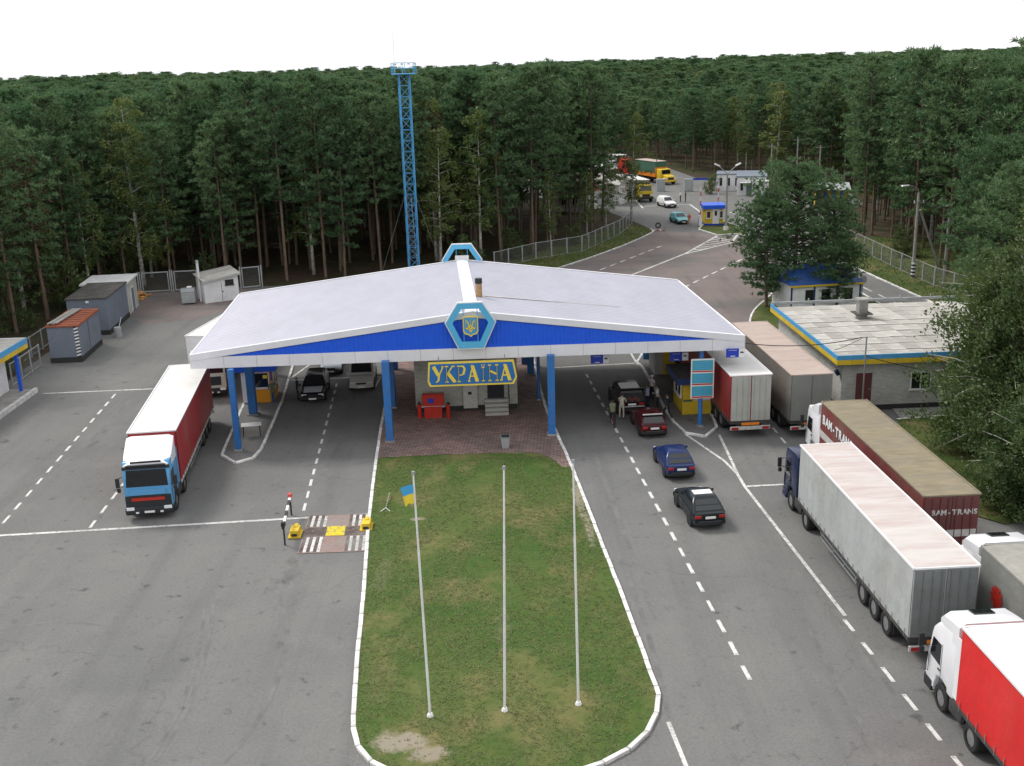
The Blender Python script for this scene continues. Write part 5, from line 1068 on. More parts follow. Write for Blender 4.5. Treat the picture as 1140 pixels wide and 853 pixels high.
# metal containers
def container(label, c, l, r, H, roofm, rx=0):
    c, l, r = (Vector((q[0], q[1], 0)) for q in (c, l, r)); yaw = yaw_of(l, c); w = (c - l).length; L = (r - c).length
    t = thing('metal_container', label, 'container', c, yaw, 'grey blue metal containers')
    MB().box(-w, 0, 0, L, .42, H).build('shell', 'slate_grey', t, bevel=.02); MB().box(-w - .03, .03, -.03, L + .03, 0, .42).build('plinth', 'dark_plinth', t)
    MB().box(-w - .1, .1, -.1, L + .1, H, H + .12).build('roof', roofm, t)
    return t, w, L
cA, w, L = container('grey blue container with rusty roof and black white corner stripes', (-34.68, 85.05), (-37.12, 84.86), (-35.15, 90.9), 2.95, 'rust_roof')
for k in range(9):
    for nm, a, b in (('hazard_stripe', 0, 1),):
        mb = MB(); z = .5 + k * .27; mb.add([(-.36, -.012, z), (-.004, -.012, z + .09), (-.004, -.012, z + .23), (-.36, -.012, z + .14)], [(0, 1, 2, 3)]); mb.build('hazard_stripe', 'white_paint', cA)
MB().box(-.37, -.002, -.009, -.003, .44, 2.94).build('hazard_backing', 'dark_plinth', cA)
for k in range(7): MB().box(-w - .05, .08, .3 + k * .85, .3 + k * .85 + .55, 3.075, 3.11).build('roof_board', 'rust_roof', cA)
MB().box(.004, .02, 2.6, 2.63, .5, 2.9).build('door_seam', 'dark_plinth', cA); 
for k in range(4):
    o = MB().beam((-w + .1 + k * .22, .2, 3.2 + .05 * (k % 2)), (-w + .5 + k * .2, 5.6, 3.22), .16, .09).build('roof_plank', 'concrete', cA)
cB, w, L = container('larger grey blue container with flat dark roof beside the shed', (-35.6, 94.2), (-39.0, 93.9), (-36.4, 101.4), 3.25, 'tar_roof')
MB().cbox((-1.6, -.05, 3.05), (.25, .12, .18)).build('lamp', 'white_paint', cB); 
p = G(146, 347); ws = thing('white_shed', 'narrow white shed with grey door behind the larger container', 'shed', (-36.45, 101.9, 0), R(6))
MB().box(-4, 0, 0, 4.4, 0, 3.05).build('wall', 'brick_white', ws); MB().box(-4.2, .2, -.2, 4.6, 3.05, 3.2).build('roof', 'white_paint', ws); door(ws, (0, 2.2, .05), 1.1, 2.2, 'x+', 'slate_grey')
wd = thing('firewood_pile', 'pile of orange cut firewood beside the white shed', 'firewood', (G(154, 332).x, G(154, 332).y, 0)); wd.scale = (.8, .8, .8)
lg = MB().cyl((-.28, 0, 0), (.28, 0, 0), .11, n=7).mesh('log', 'firewood')
for k in range(70):
    lv = int(5 * (k / 70) ** 1.3); q = rnd.uniform(-1, 1) * (1.15 - .2 * lv); share('log', lg, wd, (q, rnd.uniform(-1, 1) * (1.6 - .3 * lv), .1 + .17 * lv), (rnd.uniform(-.3, .3), rnd.uniform(-.4, .4), rnd.uniform(0, 3.1)))
p = G(113, 372); o = thing('metal_barrel', 'grey metal barrel standing between the two containers', 'barrel', (-34.6, 93.4, 0)); MB().cyl((0, 0, 0), (0, 0, .85), .32, n=16).build('drum', 'galv', o, smooth=True)
for z in (.25, .55): MB().cyl((0, 0, z), (0, 0, z + .04), .335, n=16).build('hoop', 'steel', o)
MB().cyl((.1, .1, .8), (.35, .3, 1.7), .03, n=6).build('rod', 'white_paint', o)
# hut with stovepipe
p0, p1 = G(229, 338), G(267, 333); hw = (p1 - p0).length; ht = thing('whitewashed_hut', 'whitewashed hut with sloping roof and small barred window', 'hut', p0, yaw_of(p0, p1))
mb = MB(); mb.add([(0, 0, 0), (hw, 0, 0), (hw, 3, 0), (0, 3, 0), (0, 0, 2.35), (hw, 0, 2.75), (hw, 3, 2.85), (0, 3, 2.45)], [(3, 2, 1, 0), (4, 5, 6, 7), (0, 1, 5, 4), (1, 2, 6, 5), (2, 3, 7, 6), (3, 0, 4, 7)]); mb.build('wall', 'white_paint', ht)
mb = MB(); mb.slab((-.2, -.35, 2.34), (hw + .2, -.35, 2.78), (hw + .2, 3.3, 2.98), (-.2, 3.3, 2.54), .09); mb.build('roof', 'slate_roof', ht)
mb = MB(); mb.slab((-.2, -.36, 2.12), (hw + .2, -.36, 2.56), (hw + .2, -.36, 2.78), (-.2, -.36, 2.34), .03); mb.build('roof_fascia', 'brick_white', ht)
w_ = window(ht, (hw * .74, 0, 1.85), .85, .55, frame='dark_plinth', bars=3); MB().box(hw * .5, hw * .5 + .03, -.02, -.004, .05, 1.9).build('door_seam', 'dark_plinth', ht); MB().cbox((hw * .53, -.03, 1.0), (.06, .05, .16)).build('latch', 'dark_plinth', ht)
p = G(224, 336); sp2 = thing('stovepipe', 'tall white pipe standing beside the whitewashed hut', 'pipe', (p.x, p.y, 0)); MB().cyl((0, 0, 0), (0, 0, 4.0), .13, n=10).build('pipe', 'white_paint', sp2, smooth=True); MB().cyl((0, 0, 4.05), (0, 0, 4.2), .2, .12, n=10).build('cowl', 'steel', sp2)
p = G(211, 338); wc = thing('waste_container', 'grey waste container left of the whitewashed hut', 'bin', (p.x, p.y, 0), R(8)); MB().box(-.65, .65, -.5, .5, .12, 1.25).build('body', 'galv', wc, bevel=.04); MB().prism([(-.52, 1.26), (.52, 1.26), (.4, 1.55), (-.4, 1.6)], -.66, .66, 'x').build('lid', 'steel', wc)
for sx in (-.5, .5): MB().box(sx - .06, sx + .06, -.4, .4, 0, .12).build('caster', 'black_rubber', wc)
MB().cbox((.15, 0, 1.66), (.5, .4, .16)).build('sack', 'white_paint', wc, bevel=.05)

# ------------------------------------------------------------------ fences
def fence(label, pts, H, spacing, top=True, post_w=.09, postm='galv', name='mesh_fence', group=None):
    pts = [Vector((p[0], p[1], 0)) for p in pts]; t = thing(name, label, 'fence', pts[0], 0, group); o = pts[0]
    pm = MB().box(-post_w / 2, post_w / 2, -post_w / 2, post_w / 2, -.05, H + .05).mesh('post', postm)
    for a, b in zip(pts[:-1], pts[1:]):
        n = max(1, round((b - a).length / spacing)); yw = yaw_of(a, b); L = (b - a).length / n
        fm = MB(); fm.box(.05, L - .05, -.02, .02, H - .06, H); fm.box(.05, L - .05, -.02, .02, .12, .17); fm.box(.05, .09, -.019, .019, .17, H - .06); fm.box(L - .09, L - .05, -.019, .019, .17, H - .06); fme = fm.mesh('panel_frame', postm)
        wm_ = MB(); wm_.add([(.09, 0, .17), (L - .09, 0, .17), (L - .09, 0, H - .06), (.09, 0, H - .06)], [(0, 1, 2, 3)]); wme = wm_.mesh('panel_mesh', 'wire_mesh', fix=False)
        for k in range(n + (1 if b == pts[-1] else 0)):
            p = a.lerp(b, k / n) - o; share('post', pm, t, p, (0, 0, yw))
            if k < n: f_ = share('panel_frame', fme, t, p, (0, 0, yw)); share('panel_mesh', wme, f_)
    return t
fence('grey steel mesh fence along the left side of the far road', [(-1.6, 120.0), (3.2, 125.6), G(648, 281), G(690, 262)], 2.0, 2.4)
fence('grey steel mesh fence ending behind the birch by the far gate', [G(690, 262), (17.3, 151), (17.9, 158)], 2.0, 2.4)
fence('grey panel fence on the right road verge behind the lamp post', [(40.6, 133), G(953, 277.5), G(992, 297), G(1040, 319), (44, 96)], 1.9, 2.9, post_w=.16, postm='concrete')
def gate(label, a, b, H):
    a = Vector((a[0], a[1], 0)); b = Vector((b[0], b[1], 0)); t = thing('mesh_gate', label, 'gate', a, yaw_of(a, b), 'steel mesh gates behind the hut'); L = (b - a).length
    m_ = MB(); m_.box(.05, L - .05, -.04, .04, H - .1, H); m_.box(.05, L - .05, -.04, .04, .15, .25); m_.box(.05, .15, -.039, .039, .25, H - .1); m_.box(L - .15, L - .05, -.039, .039, .25, H - .1); m_.build('leaf_frame', 'galv', t)
    q = MB(); q.add([(.15, 0, .25), (L - .15, 0, .25), (L - .15, 0, H - .1), (.15, 0, H - .1)], [(0, 1, 2, 3)]); q.build('leaf_mesh', 'wire_mesh', t, fix=False)
    for x in (-.12, L + .12): MB().box(x - .06, x + .06, -.06, .06, 0, H + .1).build('gate_post', 'galv', t)
gate('steel mesh gate leaf nearest the white shed', G(146, 328.5), G(154, 327.6), 2.2); gate('steel mesh gate leaf in the middle behind the yard', G(159, 327), G(190, 325), 2.2); gate('steel mesh gate leaf directly left of the stovepipe', G(195, 324.8), G(222, 323.6), 2.2); gate('steel mesh gate leaf to the right of the whitewashed hut', G(270, 322), G(291, 320), 2.3)
fence('short wire fence between the porch building and the container', [(-37.4, 78.3), (-37.6, 84.0)], 1.8, 1.9)
fence('wire fence running behind the containers to the yard gate', [(-39.5, 84.5), (-40.2, 100), (-40.0, 112.5)], 1.7, 2.6)

# ------------------------------------------------------------------ masts, lamps, poles
mx, my = -10.3, 117.0; ms = thing('lattice_mast', 'tall blue lattice mast rising behind the canopy against the forest', 'mast', (mx, my, 0), R(12))
hw_, MH = .54, 21.3
for sx in (-1, 1):
    for sy in (-1, 1): MB().beam((sx * hw_, sy * hw_, 0), (sx * hw_, sy * hw_, MH), .11, .11).build('corner_leg', 'sky_paint', ms)
nb2 = 19; dzm = MH / nb2
br1 = MB().beam((-hw_, 0, 0), (hw_, 0, dzm), .05, .05).mesh('brace', 'sky_paint'); br2 = MB().beam((hw_, 0, 0), (-hw_, 0, dzm), .05, .05).mesh('brace', 'sky_paint'); br3 = MB().beam((-hw_, 0, 0), (hw_, 0, 0), .05, .05).mesh('rung', 'sky_paint')
for k in range(nb2):
    for j in range(4):
        a = j * math.pi / 2; ox, oy = -math.sin(a) * -hw_, math.cos(a) * -hw_
        share('brace', br1 if (k + j) % 2 else br2, ms, (ox, oy, k * dzm), (0, 0, a)); share('rung', br3, ms, (ox, oy, (k + 1) * dzm), (0, 0, a))
MB().box(-1.18, 1.18, -1.18, 1.18, MH, MH + .08).build('platform', 'sky_paint', ms)
mb = MB()
for x, y in ((-1.15, -1.15), (0, -1.15), (1.15, -1.15), (1.15, 0), (1.15, 1.15), (0, 1.15), (-1.15, 1.15), (-1.15, 0)): mb.cyl((x, y, MH), (x, y, MH + 1.15), .03, n=5)
for z in (.6, 1.15):
    for a, b in (((-1.15, -1.15), (1.15, -1.15)), ((1.15, -1.15), (1.15, 1.15)), ((1.15, 1.15), (-1.15, 1.15)), ((-1.15, 1.15), (-1.15, -1.15))): mb.cyl((*a, MH + z), (*b, MH + z), .03, n=5)
mb.build('railing', 'cyan_paint', ms)
for x in (-1.0, -.3, .4, 1.0): MB().cbox((x, -1.25, MH + 1.1), (.30, .2, .24), rot=Matrix.Rotation(R(-25), 3, 'X')).build('floodlight', 'lamp_clear', ms, bevel=.03)
MB().cyl((-.9, 0, MH), (-.9, 0, MH + 4.2), .025, n=5).build('antenna', 'lamp_clear', ms)
for a in (.5, 2.6, 4.7): MB().cyl((math.cos(a) * .6, math.sin(a) * .6, 9), (math.cos(a) * 4, math.sin(a) * 4, 0), .02, n=4).build('guy_wire', 'steel', ms)
p = G(1016, 310); lp = thing('street_lamp', 'concrete lamp post with diagonal brace on the right verge', 'street lamp', (p.x, p.y, .05), R(4), 'street lamps')
MB().cyl((0, 0, 0), (-.05, 0, 8.6), .19, .13, n=10).build('post', 'concrete', lp, smooth=True); MB().cyl((.25, .1, 6.9), (3.3, .8, .2), .11, .13, n=8).build('brace', 'concrete', lp, smooth=True)
for k in range(4): MB().cyl((0, 0, .15 + k * .36), (0, 0, .33 + k * .36), .205, n=10).build('black_ring', 'black_plastic', lp); MB().cyl((0, 0, .332 + k * .36), (0, 0, .508 + k * .36), .203, n=10).build('white_ring', 'white_paint', lp)
MB().tube([(-.05, 0, 8.5), (-.2, -.1, 9.0), (-.9, -.4, 9.35), (-1.4, -.6, 9.4)], .05, 6).build('arm', 'steel', lp); MB().cbox((-1.85, -.8, 9.45), (.95, .30, .16), rot=Matrix.Rotation(R(24), 3, 'Z')).build('lamp_head', 'lamp_clear', lp, bevel=.05)
MB().beam((-.5, 0, 7.6), (.6, 0, 7.6), .08, .08).build('cross_arm', 'steel', lp)
for x in (-.45, .1, .5): MB().cyl((x, 0, 7.62), (x, 0, 7.85), .05, n=6).build('insulator', 'lamp_clear', lp); cable('power_cable', (x, 0, 7.8), (16 + x, -14, 6.0), .8, lp, .025)
p = G(1043, 318); wpst = thing('utility_pole', 'thin grey utility pole beside the fence near the right trees', 'pole', (p.x + .6, p.y, .05)); MB().cyl((0, 0, 0), (0, 0, 6.6), .12, .09, n=8).build('post', 'concrete', wpst); MB().beam((-.5, 0, 6.2), (.5, 0, 6.2), .08, .08).build('cross_arm', 'steel', wpst)
p = G(808, 257); l2 = thing('street_lamp', 'twin headed lamp post beside the far booth', 'street lamp', (p.x, p.y, .08), 0, 'street lamps')
MB().cyl((0, 0, 0), (0, 0, 7.4), .17, .11, n=10).build('post', 'concrete', l2, smooth=True); MB().cyl((0, 0, 0), (0, 0, .5), .35, .3, n=10).build('base', 'white_paint', l2)
for s in (-1, 1): MB().tube([(0, 0, 7.3), (s * .6, 0, 7.9), (s * 1.2, 0, 8.4)], .06, 6).build('arm', 'steel', l2); MB().cbox((s * 1.35, -.05, 8.5), (.8, .35, .2), rot=Matrix.Rotation(R(-25 * s), 3, 'Y')).build('lamp_head', 'lamp_clear', l2, bevel=.06)
for px, py, lbl in ((700.0 + 15, 0, ''),) [:0]: pass
for k, (px, py, h) in enumerate(((857.5, 206, 7.5), (886, 206, 8.5), (911, 209, 7.5))):
    p = G(px, py + 4); o = thing('utility_pole', ('grey utility pole right of the low white building', 'tall grey utility pole above the round pine crown', 'grey utility pole near the blue and yellow shelter')[k], 'pole', (p.x, p.y, 0), 0, 'utility poles by the far wood'); MB().cyl((0, 0, 0), (0, 0, h), .15, .11, n=8).build('post', 'concrete', o); MB().beam((-.7, 0, h - .4), (.7, 0, h - .4), .09, .09).build('cross_arm', 'steel', o)
    if k == 1: cable('power_cable', (0, 0, h - .3), (-30, 22, 6.5), 1.0, o, .03); cable('power_cable', (0, 0, h - .3), (16, -12, 7.0), .6, o, .03)
# flagpoles
for k, (bx, by, tx, ty, lbl) in enumerate(((479, 797, 460, 528, 'leaning white flagpole carrying the small torn flag'), (562, 791, 561, 522, 'bare white flagpole in the middle of the lawn'), (644, 784, 638, 515, 'bare white flagpole nearest the right kerb of the lawn'))):
    b = G(bx, by, .09); dpt = FW * F_PX + RT * (tx - 570) - UPV * (ty - 426.5); q = dpt * (b.y / dpt.y); q = Vector((q.x, b.y, CAM_H + q.z))
    fp = thing('flagpole', lbl, 'flagpole', b, 0, 'flagpoles on the lawn'); top = q - b
    MB().tube([(0, 0, 0), top * .35, top * .36, top * .7, top * .705, top], [.048, .046, .042, .040, .034, .030], 8).build('pole', 'white_paint', fp, smooth=True); MB().cyl(top, top + Vector((0, 0, .10)), .07, .05, n=8).build('finial', 'steel', fp); MB().cyl((0, 0, 0), (0, 0, .10), .13, .09, n=8).build('foot', 'white_paint', fp)
    if k == 0:
        fl_ = thing('flag', 'small torn blue and yellow flag hanging from the leaning flagpole', 'flag', b + top * .965); fl_.scale = (.9, .9, .85)
        mbs = [MB(), MB()]; nx, nz = 8, 8
        for i in range(nx + 1):
            for j in range(nz + 1):
                u, v = i / nx, j / nz; wv_ = math.sin(u * 5 + v * 1.2) * .06 * u
                for m__ in mbs: m__.v.append((-.04 - u * .46 * (1 - .25 * v * u) + .02 * v, -.05 + wv_, -.02 - v * .78 - .12 * u - (.05 * math.sin(u * 9) if v == 1 else 0)))
        for i in range(nx):
            for j in range(nz):
                if i == nx - 1 and j in (3,): continue
                m__ = mbs[0 if j < nz / 2 else 1]; a = i * (nz + 1) + j; m__.f.append((a, a + 1, a + nz + 2, a + nz + 1)); m__.m.append(0)
        for m__, nm_, mt_ in ((mbs[0], 'blue_half', 'flag_blue'), (mbs[1], 'yellow_half', 'flag_yellow')):
            us = sorted({i for f__ in m__.f for i in f__}); mp_ = {a: b for b, a in enumerate(us)}; m__.v = [m__.v[i] for i in us]; m__.f = [tuple(mp_[i] for i in f__) for f__ in m__.f]; m__.build(nm_, mt_, fl_, fix=False)
# speed strip with lift barrier
spd = thing('checking_strip', 'raised striped checking strip with yellow plate across the lane', 'road strip', ((G(374, 595)).x, (G(374, 595)).y, 0), R(2)); 
q0, q1, q2, q3 = (G(*q) - Vector(spd.location) for q in ((331, 617), (410, 614), (414, 573), (344, 575)))
rotm = Matrix.Rotation(-R(2), 3, 'Z'); q0, q1, q2, q3 = (rotm @ q for q in (q0, q1, q2, q3))
def bil(u, v, z): p = q0.lerp(q1, u).lerp(q3.lerp(q2, u), v); return (p.x, p.y, z)
def patch(name, u0, u1, v0, v1, z, mname): mb = MB(); mb.slab(bil(u0, v0, z), bil(u1, v0, z), bil(u1, v1, z), bil(u0, v1, z), .03); return mb.build(name, mname, spd)
patch('base_plate', 0, 1, .0, 1, .035, 'bump_pink'); patch('middle_band', .0, 1, .42, .66, .045, 'bump_brown'); patch('yellow_plate', .34, .62, .42, .68, .055, 'bump_yellow')
for u0 in (.02, .66):
    for k in range(3 + (u0 > .5)):
        patch('dark_bar', u0 + k * .098, u0 + k * .098 + .045, .02, .40, .044, 'bump_brown'); patch('light_bar', u0 + .049 + k * .098, u0 + k * .098 + .093, .02, .40, .043, 'road_paint'); patch('dark_bar', u0 + k * .098, u0 + k * .098 + .045, .68, 1.0, .044, 'bump_brown'); patch('light_bar', u0 + .049 + k * .098, u0 + k * .098 + .093, .68, .98, .043, 'road_paint')
for px, py, lbl in ((329.5, 595, 'yellow barrier box on the outer end of the checking strip'), (408.5, 587, 'yellow barrier box beside the lawn kerb')):
    p = G(px, py); o = thing('barrier_box', lbl, 'barrier', (p.x, p.y, .035), R(2), 'yellow barrier boxes'); o.scale = (.9, .8, .6); MB().prism([(-.62, 0), (.62, 0), (.62, .35), (.30, .62), (-.62, .62)], -.24, .24, 'x').build('housing', 'yellow_paint', o, bevel=.02); MB().box(-.35, .35, -.72, .5, .0, .10).build('base', 'yellow_paint', o); MB().cbox((0, -.64, .25), (.3, .05, .2)).build('lamp', 'black_plastic', o); MB().cbox((.02, .2, .66), (.2, .5, .06)).build('cover', 'yellow_paint', o)
a_, b_ = G(325, 572), G(317, 609); ba = thing('boom_barrier', 'black and white boom arm folded back beside the checking strip', 'barrier', (a_.x, a_.y, 0)); d_ = b_ - a_
for k in range(6):
    p = d_ * (k / 6); q = d_ * ((k + 1) / 6); MB().beam((p.x, p.y, 1.0), (q.x, q.y, 1.0), .13, .13).build('arm_section', 'white_paint' if k % 2 == 0 else 'black_plastic', ba)
for f_ in (.05, .95):
    p = d_ * f_; MB().cyl((p.x, p.y, 0), (p.x, p.y, .95), .045, n=8).build('support', 'black_plastic', ba); MB().cbox((p.x, p.y, 1.12), (.18, .24, .2)).build('counterweight', 'cloth_dark' if f_ > .5 else 'cloth_red', ba)
p = G(432, 558, .09); o = thing('lawn_stand', 'small pale metal stand lying on the lawn near the checking strip', 'stand', p); o.scale = (.6, .9, .6); MB().beam((0, -1.2, .12), (.05, .8, .35), .05, .05).build('bar', 'concrete', o); MB().beam((-.4, -1.6, .05), (0, -1.2, .14), .04, .04).build('leg', 'white_paint', o); MB().beam((.4, -1.6, .05), (0, -1.2, .14), .04, .04).build('leg', 'white_paint', o)
for k in range(3): MB().beam((-.15, -.3 + k * .5, .2), (.22, -.2 + k * .5, .24), .06, .05).build('slat', 'wood', o)
# manhole-like oil patch objects are left to the asphalt

# ------------------------------------------------------------------ far gate
p0, p1 = G(784, 252), G(806, 251.5); fb = thing('control_booth', 'small yellow booth with blue roof at the far gate', 'booth', ((p0.x + p1.x) / 2, p0.y + 1.2, .1), yaw_of(p0, p1) * .5, 'control booths')
MB().box(-1.25, 1.25, -1.2, 1.2, .25, 2.25).build('wall', 'yellow_paint', fb); MB().box(-1.28, 1.28, -1.23, 1.23, 0, .25).build('plinth', 'lane_sign', fb); MB().box(-1.55, 1.55, -1.55, 1.55, 2.25, 2.75).build('roof', 'blue_panel', fb); door(fb, (.22, -1.2, .2), .75, 1.95, mname='white_paint'); MB().box(.05, .38, -1.265, -1.252, 1.3, 1.95).build('door_pane', 'glass', fb)
window(fb, (-.75, -1.2, 1.45), .6, 1.0, bars=0); window(fb, (.95, -1.2, 1.45), .5, 1.0, bars=0)
for k in range(8): MB().box(-1.22 + k * .32, -1.19 + k * .32, -1.225, -1.202, .3, .95).build('board_seam', 'ochre', fb)
for px, lbl in ((779.5, 'raised red and white boom left of the far booth'), (799, 'raised red and white boom right of the far booth')):
    p = G(px, 252 if px < 790 else 247); o = thing('boom_barrier', lbl, 'barrier', (p.x, p.y, .05), 0, 'raised booms at the far gate'); MB().box(-.2, .2, -.2, .2, 0, 1.0).build('pedestal', 'white_paint', o)
    for k in range(7): MB().beam((0, 0, .9 + k * .62), (0, 0, .9 + (k + 1) * .62), .13, .13).build('arm_section', 'white_paint' if k % 2 == 0 else 'cloth_red', o)
p0, p1 = G(723, 257), G(740.5, 257); o = thing('roadblock', 'low pale barrier frame with a spare tyre at the far gate', 'barrier', p0, yaw_of(p0, p1)); L = (p1 - p0).length
mb = MB(); mb.box(0, L, -.05, .05, 0, .12); mb.box(0, L, -.04, .04, .95, 1.02); mb.box(0, .06, -.04, .04, .12, .95); mb.box(L - .06, L, -.04, .04, .12, .95); mb.box(0, L, -.03, .03, .5, .55); mb.build('frame', 'concrete', o)
for k in range(5): MB().box(.1 + k * L / 5, .1 + k * L / 5 + .25, -.14, .14, 0, .14).build('foot_block', 'white_paint' if k % 2 else 'cloth_red', o)
wt_ = wheel(o, L * .55, -.12, .38, .2, 1, name='tyre_wheel'); wt_.rotation_euler = (0, 0, R(-90)); wt_.location.z = .75
for px, py, lbl in ((735.5, 213, 'grey concrete block left on the far road'), (766.5, 213, 'grey upright board beside the far road')):
    p = G(px, py); o = MB().box(-.75, .75, -.3, .3, 0, 2.1).build('grey_board', 'galv', bevel=.03); o.location = (p.x, p.y, 0); tag(o, lbl, 'board', 'grey boards on the far road')
p0 = G(768, 207); bb = thing('long_barrier', 'long blue barrier beam crossing the far roadside', 'barrier', (p0.x, p0.y, 0), R(-8)); MB().box(0, 8, -.08, .08, 1.0, 1.35).build('beam', 'lane_sign', bb)
for x in (.5, 4, 7.5): MB().box(x - .08, x + .08, -.08, .08, 0, 1.0).build('post', 'galv', bb)
# far white building and shelter
p0, p1 = G(820, 217.5), G(848, 219.5); fw = thing('low_white_building', 'low white prefabricated building beyond the far gate', 'building', p0, yaw_of(p0, p1) * .3); L = (p1 - p0).length
MB().box(0, L, 0, 9, 0, 2.9).build('wall', 'white_paint', fw); MB().box(-.15, L + .15, -.15, 9.15, 2.9, 3.1).build('roof', 'slate_grey', fw); MB().box(L * .52, L + .4, -1.6, -.004, 0, 2.5).build('porch', 'white_paint', fw); MB().box(L * .1, L * .55, -1.2, -.004, 2.1, 2.2).build('awning', 'white_paint', fw)
door(fw, (L * .42, 0, .05), .9, 2.0, mname='slate_grey'); window(fw, (L * .17, 0, 1.5), .6, 1.6, bars=0); window(fw, (L * .70, -1.6, 1.5), .7, .9, bars=0)
for k in range(3): window(fw, (0, 1.8 + k * 2.6, 1.6), 1.2, 1.3, 'x-', bars=1)
p0 = G(797, 212.5); f2 = thing('low_white_annex', 'narrow white annex with dark windows left of the low white building', 'building', p0, R(-14)); MB().box(0, 4.2, 0, 5, 0, 2.7).build('wall', 'white_paint', f2); MB().box(-.1, 4.3, -.1, 5.1, 2.7, 2.85).build('roof', 'slate_grey', f2)
for k in range(3): window(f2, (.8 + k * 1.3, 0, 1.5), .6, 1.5, bars=0)
p0 = G(908, 229); sh_ = thing('bus_shelter', 'blue and yellow shelter half hidden among the right trees', 'shelter', p0, R(-10)); MB().box(0, 4.6, 1.9, 2.0, 0, 2.4).build('back_wall', 'yellow_paint', sh_)
for k in range(4): MB().box(.1 + k * 1.2, .7 + k * 1.2, 1.86, 1.898, .1, 2.3).build('blue_panel', 'blue_panel', sh_)
MB().box(-.1, 0, 0, 2, 0, 2.4).build('side_wall', 'yellow_paint', sh_); MB().box(4.6, 4.7, 0, 2, 0, 2.4).build('side_wall', 'yellow_paint', sh_); mb = MB(); mb.slab((-.4, -.5, 2.4), (5, -.5, 2.4), (5, 2.4, 3.2), (-.4, 2.4, 3.2), .1); mb.build('roof', 'galv', sh_); MB().box(.4, 4.2, 1.2, 1.6, .4, .48).build('bench', 'wood', sh_)
# houses of the lorry park glimpsed through the left trees
for k, (px, py, w, h) in enumerate(((628, 236, 7, 3.4), (662, 228, 8, 3.8))):
    p = G(px, py); o = thing('depot_building', ('small white depot with red roof seen between trunks', 'white depot building with dark windows glimpsed through the trees')[k], 'building', (p.x, p.y, 0), R(-25)); MB().box(-w / 2, w / 2, 0, 5, 0, h - .6).build('wall', 'white_paint', o)
    MB().prism([(-.4, h - .6), (5.4, h - .6), (2.5, h + .8)], -w / 2 - .3, w / 2 + .3, 'x').build('roof', 'rust_roof' if k == 0 else 'slate_roof', o)
    for x in (-1.8, 0, 1.8): window(o, (x, 0, 1.6), .9, 1.2)

